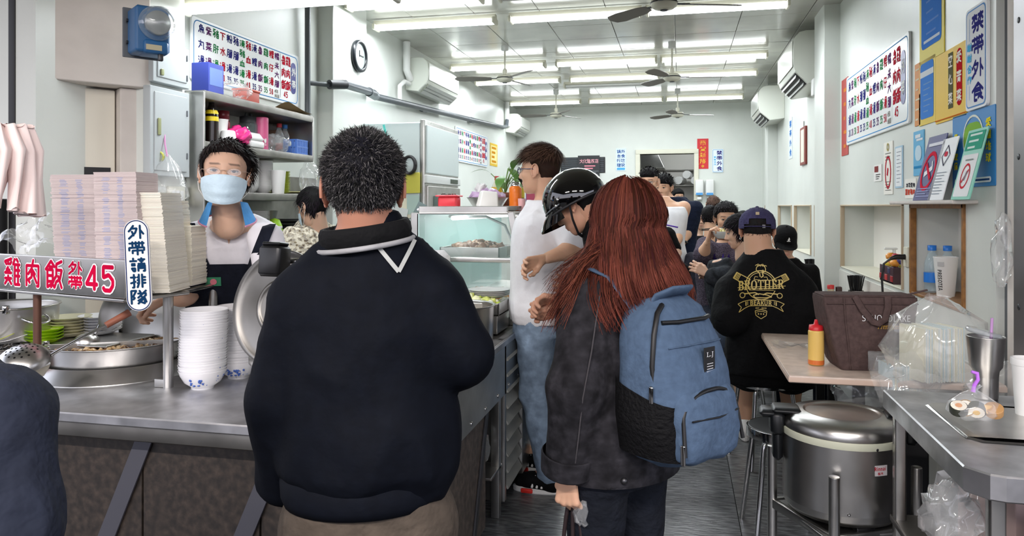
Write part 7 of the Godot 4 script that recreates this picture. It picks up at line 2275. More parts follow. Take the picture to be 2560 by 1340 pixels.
func ac(at:Vector3,s:float,L:float,h:float,w:float,label:String)->void:
	var t:=thing("air_conditioner",label,"air conditioner",at)
	var pr:=[Vector2(0,0.02),Vector2(0,h),Vector2(w*0.62,h),Vector2(w*0.8,h*0.975),Vector2(w*0.92,h*0.9),Vector2(w*0.985,h*0.78),Vector2(w,h*0.64),Vector2(w,h*0.44),Vector2(w*0.98,h*0.32),Vector2(w*0.93,h*0.24),Vector2(w*0.55,0.0)]
	var m:=Mb.new()
	m.prism(pr,0,L,0.006)
	var x:=Transform3D(Basis(Vector3(s,0,0),Vector3.UP,Vector3(0,0,s)),Vector3(0,0,0 if s < 0 else -L))
	if s < 0:x=Transform3D(Basis(Vector3(-1,0,0),Vector3.UP,Vector3(0,0,-1)),Vector3.ZERO)
	var b:=Mb.new()
	b.add(m,x)
	part("body",b,mat(Color(0.87,0.88,0.84),0.35),t)
	var pn:=Mb.new()
	m=Mb.new().box(Vector3(w+0.003,h*0.58,L/2),Vector3(0.008,h*0.5,L-0.05),0.003)
	pn.add(m,x)
	part("front_panel",pn,mat(Color(0.89,0.9,0.87),0.25),t)
	var a:=Vector2(w*0.55,0.0)
	var c:=Vector2(w*0.93,h*0.24)
	var mid:=(a+c)/2
	var ang:=(c-a).angle()
	var sl:=Mb.new()
	m=Mb.new()
	m.xf=Transform3D(Basis(Vector3.BACK,ang),Vector3(mid.x+0.004,mid.y-0.003,L/2))
	m.box(Vector3.ZERO,Vector3((c-a).length()*0.9,0.006,L-0.1),0.002)
	sl.add(m,x)
	part("outlet",sl,M.dark if s < 0 else mat(Color(0.78,0.78,0.73),0.4),t)
	for k in 3:
		var fl:=Mb.new()
		m=Mb.new()
		m.xf=Transform3D(Basis(Vector3.BACK,ang+(0.9 if s < 0 else 0.0)),Vector3(lerpf(a.x,c.x,0.2+0.3*k)+0.008,lerpf(a.y,c.y,0.2+0.3*k)-0.008,L/2))
		m.box(Vector3.ZERO,Vector3(0.04 if s < 0 else 0.05,0.004,L-0.12),0.001)
		fl.add(m,x)
		part("louvre",fl,mat(Color(0.74,0.75,0.73),0.4),t)
# ---------------------------------------------------------------- signs
func wall_x(side:float,at:Vector3)->Transform3D:
	return Transform3D(Basis(Vector3(0,0,side),Vector3.UP,Vector3(-side,0,0)),at)
func menu_board(x:Transform3D,w:float,h:float,label:String)->void:
	var t:=place(thing("menu_board",label,"sign",Vector3.ZERO,0.0,"white menu boards"),x)
	part("board",Mb.new().prism(rrect(w,h,0.02).map(func(q):return q+Vector2(w/2,h/2)),0,0.014,0.003),mat(Color(0.91,0.92,0.92),0.25),t)
	var q:=rrect(w-0.04,h-0.04,0.035)
	var b:=Mb.new()
	for i in q.size():b.add(tinted(bar(q[i]+Vector2(w/2,h/2),q[(i+1) % q.size()]+Vector2(w/2,h/2),0.006),lin("5b9ad0")),Transform3D(Basis(),Vector3(0,0,0.0148)))
	part("border",b,M.ink,t)
	var red:=lin("c22a3c"); var nv:=lin("35357e"); var gr:=lin("2f8a52"); var pu:=lin("6b3a72")
	var cols:=[["魚丸湯",nv,"20"],["紫菜湯",pu,"20"],["豬肝湯",gr,"30"],["下水湯",red,"30"],["粉腸湯",nv,"35"],["豬腸湯",nv,"35"],["清豬血湯",gr,"35"],["豬血湯",red,"40"],["清粿湯",nv,"35"],["魯肉飯",pu,"35"],["雞肉飯",gr,"35"],["粿仔湯",red,"50"],["糯米大腸",pu,""]]
	var m:=Mb.new()
	var z:=0.015
	var cw:=w*0.0565
	var g:=Vector2(cw*0.74,h*0.125)
	for i in 13:
		var s:String=cols[i][0]
		m.col=cols[i][1]
		var cx:=w*0.045+cw*(i+0.5)
		var n4:=s.length()==4
		column(m,s,cx,h*0.84,h*(0.35 if not n4 else 0.33),g if not n4 else g*Vector2(1,0.9),cw*0.1,z)
		var p:String=cols[i][2]
		for k in p.length():glyph(m,p[k],Vector2(cx-cw*0.34+cw*0.36*k,h*0.12),Vector2(cw*0.26,h*0.085),cw*0.08,z)
		if p=="":
			m.col=lin("7a7a72")
			var r:=["小50","大100"]
			for a in 2:
				for k in r[a].length():glyph(m,r[a][k],Vector2(cx-cw*0.4+cw*0.22*k,h*(0.165-0.085*a)),Vector2(cw*0.17,h*0.055),cw*0.05,z)
	m.col=lin("8a8a88")
	m.add(tinted(bar(Vector2(w*0.79,h*0.1),Vector2(w*0.79,h*0.92),0.003),lin("8a8a88")),Transform3D(Basis(),Vector3(0,0,z)))
	m.col=red
	column(m,"魯肉飯",w*0.825,h*0.82,h*0.36,Vector2(cw*0.82,h*0.16),cw*0.12,z)
	column(m,"雞肉飯",w*0.876,h*0.82,h*0.36,Vector2(cw*0.82,h*0.16),cw*0.12,z)
	for k in 2:glyph(m,["4","5"][k],Vector2(w*0.828+cw*0.42*k,h*0.13),Vector2(cw*0.33,h*0.1),cw*0.1,z)
	part("lettering",m,M.ink,t)
	var ov:=Mb.new()
	ov.xf=Transform3D(Basis(),Vector3(w*0.934,h*0.53,z-0.0005))
	ov.prism(rrect(cw*0.95,h*0.6,cw*0.47,8),0,0.0015)
	part("badge",ov,mat(lin("2f2f86").linear_to_srgb(),0.4),t)
	m=Mb.new()
	m.col=lin("f2f2f2")
	column(m,"外帶",w*0.934,h*0.65,h*0.41,Vector2(cw*0.66,h*0.15),cw*0.11,z+0.002)
	part("badge_lettering",m,M.ink,t)
func card(called:String,label:String,x:Transform3D,w:float,h:float,col:String,rows:Array=[],th:=0.004,r:=0.004)->Node3D:
	var t:=place(thing(called,label,"sign",Vector3.ZERO),x)
	part("sheet",Mb.new().prism(rrect(w,h,r,3).map(func(q):return q+Vector2(w/2,h/2)),0,th),mat(Color(col),0.6),t)
	var z:=th+0.0006
	var m:=Mb.new()
	for i in rows.size():
		var q:Array=rows[i]
		m.col=lin(q[1])
		z+=0.0003
		if q[0]=="rect": m.add(tinted(Mb.new().prism(rrect(q[4]*w,q[5]*h,minf(q[4]*w,q[5]*h)*(q[6] if q.size() > 6 else 0.05),4),0,0.0002),lin(q[1])),Transform3D(Basis(),Vector3(q[2]*w,q[3]*h,z)))
		elif q[0]=="text": column(m,q[2],q[3]*w,q[4]*h,q[5]*h,Vector2(q[6]*w,q[7]*h),q[8]*w,z+0.0004)
		elif q[0]=="row":
			for k in q[2].length():glyph(m,q[2][k],Vector2(lerpf(q[3],q[4],float(k)/maxi(1,q[2].length()-1))*w-q[6]*w/2,q[5]*h),Vector2(q[6]*w,q[7]*h),q[8]*w,z+0.0004)
		elif q[0]=="ring":
			var pts:=arc(Vector3(q[2]*w,q[3]*h,0),Vector3(q[4]*w,0,0),Vector3(0,q[4]*w*(q[6] if q.size() > 6 else 1.0),0),0,TAU,24)
			for k in 24:m.add(tinted(bar(Vector2(pts[k].x,pts[k].y),Vector2(pts[k+1].x,pts[k+1].y),q[5]*w),lin(q[1])),Transform3D(Basis(),Vector3(0,0,z+0.0005)))
		elif q[0]=="line": m.add(tinted(bar(Vector2(q[2]*w,q[3]*h),Vector2(q[4]*w,q[5]*h),q[6]*w),lin(q[1])),Transform3D(Basis(),Vector3(0,0,z+0.0007)))
		elif q[0]=="lines":      # small print
			for k in q[2]:m.add(tinted(bar(Vector2(q[3]*w,lerpf(q[5],q[6],float(k)/maxi(1,q[2]-1))*h),Vector2((q[4]-0.11*((k*7) % 3))*w,lerpf(q[5],q[6],float(k)/maxi(1,q[2]-1))*h),q[7]*h),lin(q[1])),Transform3D(Basis(),Vector3(0,0,z+0.0004)))
	if rows:part("print",m,M.ink,t)
	return t
func rwall(a:Vector3,b:Vector3)->Array:
	return [wall_x(1,Vector3(XR-0.001,b.y,a.z)),b.z-a.z,a.y-b.y]
func rcard(called:String,label:String,a:Vector3,b:Vector3,col:String,rows:Array=[])->Node3D:
	var f:=rwall(a,b)
	return card(called,label,f[0],f[1],f[2],col,rows)
func signs()->void:
	menu_board(wall_x(1,Vector3(XR-0.001,1.868,-5.91)),1.54,0.5,"white menu board on the right wall between red banner and yellow posters")
	menu_board(wall_x(-1,Vector3(XL+0.001,2.105,-3.53)),1.16,0.355,"white menu board on the left wall above the crowded shelves")
	menu_board(wall_x(-1,Vector3(XL+0.001,1.95,-8.38)),1.5,0.42,"white menu board on the left wall beyond the tall fridge")
	var red:="c22a3c"
	rcard("red_banner","narrow faded red paper banner left of the right-hand menu board",Vector3(1.215,2.382,-6.126),Vector3(1.215,1.803,-5.903),"b8453f",[["lines","d98a4a",5,0.35,0.8,0.85,0.12,0.045]])
	rcard("plastic_poster","upper blue poster with curling yellow border, cut by the ceiling edge",Vector3(1.215,2.616,-4.222),Vector3(1.215,2.147,-3.857),"e2cf3a",[["rect","4f86d8",0.5,0.56,0.82,0.82,0.1],["lines","7b9fe0",5,0.3,0.8,0.75,0.3,0.02],["lines","dfe6ee",1,0.2,0.85,0.22,0.2,0.03]])
	rcard("orange_strip","orange poster edge showing behind the lower blue poster",Vector3(1.217,2.167,-4.304),Vector3(1.217,1.841,-4.211),"dd8a2e",[["lines","f4e6c8",6,0.2,0.9,0.9,0.1,0.03]])
	rcard("plastic_poster","lower blue poster with yellow border beside the vegetable poster",Vector3(1.214,2.164,-4.231),Vector3(1.214,1.834,-3.977),"e8c93a",[["rect","5a92e0",0.5,0.52,0.8,0.86,0.1],["rect","e8ecf0",0.5,0.78,0.8,0.09,0.02],["lines","8badd9",6,0.3,0.8,0.62,0.2,0.015]])
	rcard("vegetable_poster","bright yellow poster naming vegetables on red and grey strips",Vector3(1.213,2.145,-3.974),Vector3(1.213,1.817,-3.576),"eec21c",[["rect","c41f2c",0.79,0.55,0.17,0.78,0.5],["rect","6a6a52",0.52,0.55,0.15,0.78,0.02],["text","f6f2e8","愛青菜",0.79,0.82,0.3,0.13,0.15,0.02],["text","f6f2e8","空心菜",0.52,0.82,0.3,0.12,0.15,0.018],["line","d8702a",0.0,0.04,1.0,0.04,0.012]])
	var f:=rwall(Vector3(1.213,2.26,-3.562),Vector3(1.213,1.827,-3.336))
	card("no_food_sign","large white sign with purple characters between vegetable and blue posters",f[0],f[1],f[2],"eef0f2",[["rect","6f9fd8",0.5,0.5,0.92,0.955,0.12],["rect","eef0f2",0.5,0.5,0.86,0.93,0.12],["text","35357e","禁帶外食",0.6,0.83,0.16,0.5,0.16,0.058],["text","55b4e4","謝謝合作",0.22,0.62,0.3,0.2,0.07,0.03],["line","6f9fd8",0.22,0.68,0.22,0.9,0.012],["line","6f9fd8",0.22,0.1,0.22,0.24,0.012]],0.012,0.02)
	rcard("earth_poster","blue poster with a green disc and yellow characters about the earth",Vector3(1.214,1.824,-3.744),Vector3(1.214,1.501,-3.276),"2f86c8",[["rect","8fc257",0.52,0.63,0.46,0.44,0.5],["ring","eef4e8",0.52,0.63,0.235,0.02,0.9],["text","f3e23a","愛護地球",0.87,0.8,0.36,0.1,0.1,0.014],["text","f3e23a","響應環保",0.1,0.7,0.3,0.09,0.09,0.013],["rect","f4f6f8",0.5,0.085,0.86,0.07,0.5],["lines","2b4f86",1,0.12,0.9,0.085,0.085,0.025]])
	rcard("blue_notice","small sky blue notice with white panels left of the smoking card",Vector3(1.214,1.813,-4.326),Vector3(1.214,1.579,-4.154),"58b0dc",[["rect","eef4f8",0.45,0.88,0.5,0.08,0.1],["rect","eef4f8",0.62,0.8,0.6,0.05,0.1],["rect","cfe6f2",0.5,0.5,0.62,0.34,0.5],["rect","3a8ec2",0.5,0.19,0.85,0.05,0.1]])
	rcard("white_notice","narrow white notice with a red ring in its middle",Vector3(1.214,1.804,-4.915),Vector3(1.214,1.49,-4.723),"efece2",[["ring",red,0.5,0.42,0.3,0.09,1.6],["line",red,0.42,0.36,0.5,0.5,0.12],["lines","6b6a66",3,0.2,0.85,0.78,0.66,0.012],["lines","6b6a66",4,0.2,0.85,0.24,0.08,0.01],["ring","b4a86a",0.5,0.9,0.1,0.06]])
	rcard("white_notice","pale blue-edged notice of small print beside the red ring notice",Vector3(1.214,1.761,-4.673),Vector3(1.214,1.523,-4.523),"a9c9dd",[["rect","eef1f2",0.5,0.5,0.82,0.92,0.03],["lines","7d8790",9,0.25,0.85,0.86,0.14,0.014]])
	rcard("small_card","small white card with a maroon picture at its top corner",Vector3(1.214,1.68,-5.155),Vector3(1.214,1.576,-4.971),"eceae6",[["rect","8a4a48",0.36,0.74,0.5,0.36,0.03],["lines","4a4a4a",3,0.3,0.9,0.4,0.15,0.05]])
	rcard("pork_notice","white notice about local pork in black and red characters",Vector3(1.214,1.568,-4.478),Vector3(1.214,1.462,-4.285),"f0eee6",[["row","30303a","本店使用",0.22,0.85,0.56,0.16,0.22,0.024],["row","c8402e","國產豬肉",0.16,0.85,0.2,0.18,0.25,0.026]])
	struct("trim_11",bx(XR-0.1,XR+0.02,1.428,1.446,3.46,4.42,0.004),M.plaster)
	var lean:=Basis(Vector3(0,0,1),-0.24)
	f=rwall(Vector3(1.16,1.727,-4.024),Vector3(1.16,1.448,-3.767))
	card("smoking_card","navy no-smoking card leaning on the ledge over the niche",Transform3D(lean*(f[0] as Transform3D).basis,Vector3(XR-0.09,1.446,(f[0] as Transform3D).origin.z)),f[1],0.32,"3b3d76",[["ring","d8324a",0.5,0.45,0.34,0.08],["line","eef0f4",0.3,0.4,0.7,0.5,0.1],["line","eef0f4",0.66,0.52,0.6,0.6,0.05],["line","d8324a",0.3,0.58,0.7,0.32,0.08],["lines","e8eaf2",1,0.15,0.95,0.86,0.86,0.05],["lines","a9aed2",4,0.15,0.9,0.18,0.06,0.014]])
	f=rwall(Vector3(1.16,1.672,-3.8),Vector3(1.16,1.446,-3.602))
	card("white_card","white card with a diamond motif leaning beside the smoking card",Transform3D(lean*(f[0] as Transform3D).basis,Vector3(XR-0.09,1.446,(f[0] as Transform3D).origin.z)),f[1],0.29,"eef0f2",[["line","3a3a52",0.25,0.7,0.5,0.88,0.03],["line","3a3a52",0.5,0.88,0.75,0.72,0.03],["line","3a3a52",0.25,0.7,0.5,0.55,0.03],["line","3a3a52",0.5,0.55,0.75,0.72,0.03],["rect","d44a5a",0.48,0.74,0.2,0.08,0.5],["lines","8f9aa6",8,0.2,0.85,0.44,0.1,0.01]])
	f=rwall(Vector3(1.16,1.667,-3.496),Vector3(1.16,1.447,-3.288))
	card("acrylic_holder","green acrylic holder with a red ring sign leaning in front of the earth poster",Transform3D(lean*(f[0] as Transform3D).basis,Vector3(XR-0.09,1.446,(f[0] as Transform3D).origin.z)),f[1],0.3,"7fc9b2",[["rect","f0f2f2",0.48,0.34,0.8,0.6,0.05],["rect","4aa88c",0.5,0.83,0.86,0.26,0.04],["lines","dff2ea",3,0.2,0.8,0.92,0.74,0.03],["ring","d2404c",0.48,0.33,0.2,0.045,1.2],["line","d2404c",0.36,0.24,0.6,0.42,0.045],["line","8a8a92",0.46,0.27,0.54,0.4,0.06],["lines","8f9a96",1,0.3,0.7,0.56,0.56,0.02]])
	rcard("no_food_sign","thin blue-edged sign far along the right wall, before the hanging frame",Vector3(1.215,2.414,-8.966),Vector3(1.215,1.954,-8.717),"d8e6f2",[["text","4a7ab8","禁帶外食",0.55,0.85,0.15,0.5,0.15,0.06]])
	var fr:=rwall(Vector3(1.2,2.212,-8.054),Vector3(1.2,1.833,-7.731))
	var t:=place(thing("hanging_picture","dark red picture frame hanging far along the right wall","picture",Vector3.ZERO),fr[0])
	part("frame",Mb.new().prism(rrect(fr[1],fr[2],0.01).map(func(q):return q+Vector2(fr[1]/2,fr[2]/2)),0,0.02,0.003),mat(Color(0.5,0.2,0.17),0.4),t)
	part("backing",Mb.new().box(Vector3(fr[1]/2,fr[2]/2,0.02),Vector3(fr[1]*0.6,fr[2]*0.86,0.004)),M.cream,t)
	part("hook",Mb.new().box(Vector3(fr[1]/2,fr[2]+0.03,0.006),Vector3(0.006,0.06,0.006)),M.iron,t)
	card("yellow_notice","small yellow notice beside the menu board beyond the fridge",wall_x(-1,Vector3(XL+0.001,1.99,-10.05)),0.42,0.32,"dfb82c",[["rect","f2e2a0",0.5,0.5,0.8,0.8,0.03],["lines","c88a2a",4,0.2,0.8,0.8,0.2,0.1]])
	var bw:=func(u0:Vector3,u1:Vector3)->Array:return [Transform3D(Basis(),Vector3(u0.x,u1.y,-DB+0.001)),u1.x-u0.x,u0.y-u1.y]
	var g:Array=bw.call(Vector3(-0.986,2.33,-11.76),Vector3(-0.829,1.974,-11.76))
	card("rubbish_sign","blue and white sign about clearing rubbish on the back wall",g[0],g[1],g[2],"d9e8f4",[["text","3f5f9a","外食垃圾",0.7,0.86,0.26,0.34,0.14,0.05],["text","3f5f9a","請自行理",0.28,0.86,0.26,0.34,0.14,0.05],["rect","5aaee0",0.5,0.09,0.8,0.1,0.2]])
	g=bw.call(Vector3(0.259,2.456,-11.76),Vector3(0.426,1.992,-11.76))
	card("red_couplet","red new year paper with gold characters beside the kitchen doorway",g[0],g[1],g[2],"cf2b33",[["text","e8c04a","恭賀新禧",0.5,0.86,0.26,0.5,0.15,0.04],["ring","e8c04a",0.5,0.09,0.08,0.07],["lines","e8a04a",5,0.06,0.2,0.4,0.08,0.02]])
	g=bw.call(Vector3(0.485,2.292,-11.76),Vector3(0.645,1.934,-11.76))
	card("no_food_sign","white sign with purple characters beside the red new year paper",g[0],g[1],g[2],"e4eef6",[["rect","8ab4dc",0.5,0.5,0.94,0.96,0.08],["rect","e9f1f7",0.5,0.5,0.86,0.92,0.08],["text","35357e","禁帶外食",0.64,0.84,0.17,0.44,0.17,0.06],["text","55b4e4","謝謝合作",0.24,0.66,0.34,0.16,0.07,0.03]],0.01)
	g=bw.call(Vector3(-1.866,2.197,-11.76),Vector3(-1.156,1.946,-11.76))
	t=place(thing("vent_grille","black louvred ventilator in the back wall behind the dark notice","vent",Vector3.ZERO),g[0])
	part("frame",Mb.new().box(Vector3(g[1]/2,g[2]/2,0.0),Vector3(g[1],g[2],0.02),0.003),M.dark,t)
	for k in 7:part("slat",Mb.new().add(Mb.new().box(Vector3.ZERO,Vector3(g[1]-0.04,0.022,0.004)),Transform3D(Basis(Vector3.RIGHT,0.6),Vector3(g[1]/2,0.025+(g[2]-0.05)*k/6.0,0.014))),M.grey,t)
	g=bw.call(Vector3(-1.586,2.221,-11.6),Vector3(-1.24,1.89,-11.6))
	(g[0] as Transform3D).origin.z=-DB+0.03
	card("market_notice","dark notice with pink characters hung over the ventilator",Transform3D(Basis(),(g[0] as Transform3D).origin+Vector3(0,0,0.03)),g[1],g[2],"2c2d30",[["row","e8a8b0","文化路夜市",0.16,0.86,0.64,0.15,0.18,0.02],["lines","d88a96",2,0.3,0.8,0.5,0.38,0.06],["lines","7a7c80",4,0.1,0.95,0.25,0.06,0.03]])
	for k in 2:
		var c:Vector3=[Vector3(0.289,1.685,-11.76),Vector3(0.444,1.684,-11.76)][k]
		obj("towel_dispenser",["white paper dispenser by the doorway, nearer the door frame","white paper dispenser by the doorway, further from the door frame"][k],"dispenser",Vector3(c.x,c.y,-DB),[["body",Mb.new().box(Vector3(0,0.02,0.05),Vector3(0.125,0.24,0.1),0.015),M.white],["blue_band",Mb.new().box(Vector3(0,-0.08,0.101),Vector3(0.1,0.035,0.002)),mat(Color(0.3,0.6,0.85),0.4)],["lever",Mb.new().box(Vector3(0,-0.15,0.05),Vector3(0.07,0.05,0.07),0.01),M.white]],0.0,"paper dispensers on the back wall")
	kitchen()
func kitchen()->void:
	var t:=thing("pot_rack","steel rack of pots and white rolls seen through the kitchen doorway","rack",Vector3(-0.25,0,-13.6))
	for y in [1.35,1.78,2.05]:part("shelf",Mb.new().box(Vector3(0.2,y,0),Vector3(1.0,0.03,0.4),0.004),M.dull,t)
	for x in [-0.3,0.7]:part("post",Mb.new().tube([Vector3(x,0,0.18),Vector3(x,2.4,0.18)],0.015,8),M.steel,t)
	for k in 4:obj("paper_roll","white roll piled on the kitchen rack","roll",Vector3(0.02+0.14*k,1.87+0.1*(k % 2),-13.5),[["roll",Mb.new().tube([Vector3(-0.05,0,0.16),Vector3(0.03,0.0,-0.12)],0.07,14),M.white]],0.0,"rolls on the kitchen rack")
	for k in 3:obj("pan",["dark wok on the kitchen rack, near the rolls","steel pot on the lower kitchen shelf","dark kettle on the lower kitchen shelf"][k],"pan",[Vector3(0.42,1.8,-13.55),Vector3(0.12,1.37,-13.55),Vector3(0.38,1.37,-13.5)][k],[["body",L2([0.0,0.0,0.1,0.0,0.13,0.12,0.135,0.12,0.12,0.0],20),M.iron],["handle",Mb.new().tube([Vector3(0.12,0.11,0),Vector3(0.22,0.14,0.02)],0.012,6),M.dark]])
	obj("range_hood","grey steel hood inside the kitchen","hood",Vector3(-0.55,2.2,-13.2),[["canopy",Mb.new().box(Vector3.ZERO,Vector3(0.6,0.3,0.7),0.02,0.6),M.steel],["duct",Mb.new().box(Vector3(0,0.4,0),Vector3(0.25,0.5,0.25),0.01),M.dull]])
# ---------------------------------------------------------------- tables and right front
func table(at:Vector3,w:float,l:float,label:String)->Node3D:
	var lam:=tri(mat(Color(0.93,0.85,0.79),0.25),1.5)
	lam.albedo_texture=noise_tex(0.03,5,256,false,61,0.88,1.0)
	var t:=thing("dining_table",label,"table",at,0.0,"pale laminate tables along the right wall")
	part("tabletop",Mb.new().box(Vector3(0,0.735,0),Vector3(w,0.03,l),0.004),lam,t)
	part("edge_band",Mb.new().box(Vector3(0,0.733,0),Vector3(w+0.003,0.02,l+0.003),0.002),mat(Color(0.84,0.74,0.67),0.4),t)
	for s in [-1,1]:
		part("leg",Mb.new().box(Vector3(0.05,0.38,s*l*0.32),Vector3(0.05,0.68,0.05),0.004),M.black,t)
		part("foot",Mb.new().box(Vector3(0.05,0.03,s*l*0.32),Vector3(w*0.7,0.04,0.07),0.01),M.black,t)
	part("beam",Mb.new().box(Vector3(0.05,0.68,0),Vector3(0.05,0.04,l*0.7),0.004),M.black,t)
	return t
func stool(at:Vector3,turn:float,label:String)->Node3D:
	var t:=thing("stool",label,"stool",Vector3(at.x,0,at.z),turn,"round steel stools with black seats")
	part("seat",L2([0.0,0.452,0.14,0.452,0.147,0.456,0.147,0.466,0.14,0.47,0.0,0.47],40),mat(Color(0.09,0.1,0.115),0.45),t)
	part("rim",L2([0.143,0.425,0.152,0.427,0.152,0.466,0.148,0.469,0.146,0.46,0.143,0.43],40),M.chrome,t)
	for k in 4:
		var a:=TAU*(k+0.5)/4
		var d:=Vector3(cos(a),0,-sin(a))
		part("leg",Mb.new().tube([d*0.1+Vector3(0,0.44,0),d*0.135+Vector3(0,0.43,0),d*0.15+Vector3(0,0.4,0),d*0.205+Vector3(0,0.0,0)],0.0115,10),M.chrome,t)
	return t
func right_side()->void:
	var t:Node3D
	var m:Mb
	table(Vector3(0.805,0,-3.6),0.77,1.0,"pale pink laminate table nearest the front, holding the brown bag")
	table(Vector3(0.86,0,-5.06),0.68,0.62,"pale laminate table in front of the broad seated man")
	table(Vector3(0.72,0,-6.55),0.68,0.6,"pale laminate table beside the man eating")
	table(Vector3(0.84,0,-8.3),0.7,0.8,"pale laminate table furthest back along the right wall")
	var s:=stool(Vector3(0.46,-0.417,-4.329),0.35,"steel stool under the broad man in the black T-shirt")
	copy(s,Vector3((Vector3(0.435,-0.007,-3.38)).x,0,(Vector3(0.435,-0.007,-3.38)).z),0.12,"empty black-seated stool beside the rice cooker","round steel stools with black seats")
	copy(s,Vector3((Vector3(0.154,0.46,-8.585)).x,0,(Vector3(0.154,0.46,-8.585)).z),0.2,"stool standing far down the aisle","round steel stools with black seats")
	for q in [[Vector3(0.362,-0.832,-5.261),"stool under the diner in grey camouflage"],[Vector3(0.77,-1.01,-5.763),"stool under the diner in the black cap"],[Vector3(0.319,-1.278,-6.276),"stool under the man eating noodles"]]:copy(s,Vector3(q[0].x,0,q[0].z),0.5,q[1],"round steel stools with black seats")
	t=obj("umbrella_stand","black square stand with a clear bottle, under the second table","stand",Vector3((Vector3(0.41,0.0,-5.018)).x,0,(Vector3(0.41,0.0,-5.018)).z),[["base",Mb.new().box(Vector3(0,0.015,0),Vector3(0.13,0.03,0.16),0.006),M.black],["column",Mb.new().box(Vector3(0.0,0.22,0),Vector3(0.04,0.4,0.04),0.006),M.black],["bottle",L2([0.0,0.03,0.032,0.03,0.034,0.16,0.014,0.21,0.0,0.212],20).add(Mb.new()),glass(Color(0.85,0.9,0.85),0.3)]])
	t=thing("cooler_bag","dark brown cooler bag with white lettering standing on the near table","bag",Vector3(0.747,0.75,-3.247)+Vector3(0,0.0,-0.09),0.12)
	t.position.y=0.752
	var bc:=fabric(Color(0.37,0.3,0.29),0.8,0.02,2.0)
	m=Mb.new()
	var bs:=[[0.0,0.115,0.085],[0.02,0.128,0.095],[0.1,0.15,0.1],[0.2,0.172,0.095],[0.28,0.186,0.085],[0.295,0.186,0.08]]
	for r in bs.size():
		var q:=rrect(bs[r][1]*2,bs[r][2]*2,0.015,2)
		for i in 12:m.p(Vector3(q[i].x,bs[r][0],q[i].y))
		if r:
			for i in 12:m.quad((r-1)*12+(i+1) % 12,(r-1)*12+i,r*12+i,r*12+(i+1) % 12)
	m.face([m.v[60],m.v[61],m.v[62],m.v[63],m.v[64],m.v[65],m.v[66],m.v[67],m.v[68],m.v[69],m.v[70],m.v[71]])
	part("body",m,bc,t)
	part("zip_lid",Mb.new().box(Vector3(0,0.298,0),Vector3(0.36,0.012,0.13),0.004),bc,t)
	part("piping",Mb.new().tube([Vector3(-0.108,0.295,0.088),Vector3(-0.105,0.2,0.1),Vector3(-0.095,0.1,0.104),Vector3(-0.083,0.005,0.092)],0.0035,6).tube([Vector3(-0.175,0.27,0.09),Vector3(0.18,0.272,0.09)],0.003,6),bc,t)
	part("strap",Mb.new().tube([Vector3(-0.065,0.3,0.088),Vector3(-0.04,0.25,0.101),Vector3(0.0,0.2,0.108),Vector3(0.02,0.194,0.11),Vector3(0.045,0.21,0.108),Vector3(0.06,0.26,0.1),Vector3(0.062,0.3,0.09)],0.014,8,true,0.25,Vector3.BACK),bc,t)
	part("tab",Mb.new().tube([Vector3(0.1,0.3,0.02),Vector3(0.17,0.305,0.03),Vector3(0.235,0.325,0.04)],0.012,8,true,0.3),bc,t)
	m=words("SCHOKOLAKE",0.04,0.0,false,Color(0.85,0.85,0.85))
	fit(m,Vector2(0.052,0.215),0.185,0.026,0.0)
	m.v=Transform3D(Basis(),Vector3(0,0,0.1005))*m.v
	part("lettering",m,M.ink,t)
	m=words("Premium",0.03,0.0,false,lin("c9a04a"),"Droid Serif")
	fit(m,Vector2(0.06,0.182),0.08,0.02,0.0)
	for i in m.v.size():m.v[i]+=Vector3(m.v[i].y*0.25-0.045,0,0.1025)
	part("gold_lettering",m,M.ink,t)
	m=words("www.sc",0.02,0.0,true,Color(0.85,0.85,0.85))
	fit(m,Vector2(0.05,0.035),0.06,0.009,0.0)
	m.v=Transform3D(Basis(),Vector3(0,0,0.1035))*m.v
	part("small_lettering",m,M.ink,t)
	obj("sauce_bottle","squeeze bottle of yellow mustard sauce with red nozzle on the near table","bottle",Vector3((Vector3(0.56,0.75,-3.329)).x,0.751,(Vector3(0.56,0.75,-3.329)).z),[["body",L2([0.0,0.0,0.03,0.0,0.032,0.008,0.032,0.14,0.029,0.146,0.0,0.146],28),mat(Color(0.91,0.76,0.42),0.3)],["sediment",L2([0.0325,0.004,0.0326,0.008,0.0326,0.02,0.0324,0.022],28),mat(Color(0.85,0.45,0.2),0.3)],["cap",L2([0.029,0.146,0.03,0.148,0.028,0.166,0.01,0.17,0.006,0.19,0.0,0.19],20),mat(Color(0.82,0.15,0.18),0.4)]])
	m=Mb.new()
	m.sheet(10,6,func(u,v):return Vector3(u*0.22-0.1,0.004+0.006*sin(u*8+v*4),(v-0.5)*0.12))
	m.ruffle(0.01,12.0,3)
	obj("plastic_sheet","thin clear plastic wrapper lying on the near table","plastic",Vector3(0.528,0.75,-3.72)+Vector3(0,0.006,0),[["film",m,M.film]])
	for q in [[Vector3(1.29,0,-9.4),"holder of black chopsticks in a far wall niche"],[Vector3(1.136,0.75,-5.282),"steel holder of black chopsticks behind the brown bag"],[Vector3(1.107,0.75,-6.837),"steel holder of black chopsticks on the second table"]]:
		t=obj("chopstick_holder",q[1],"holder",Vector3(q[0].x,0.751 if q[0].z > -9.0 else 0.957,q[0].z),[["cup",L2([0.0,0.0,0.045,0.0,0.048,0.11,0.045,0.11,0.042,0.004,0.0,0.004],28),M.steel]],0.0,"chopstick holders")
		var rng:=RandomNumberGenerator.new()
		rng.seed=4
		var stick:=Mb.new().tube([Vector3.ZERO,Vector3(0,0.2,0)],[0.0028,0.0042],6).mesh()
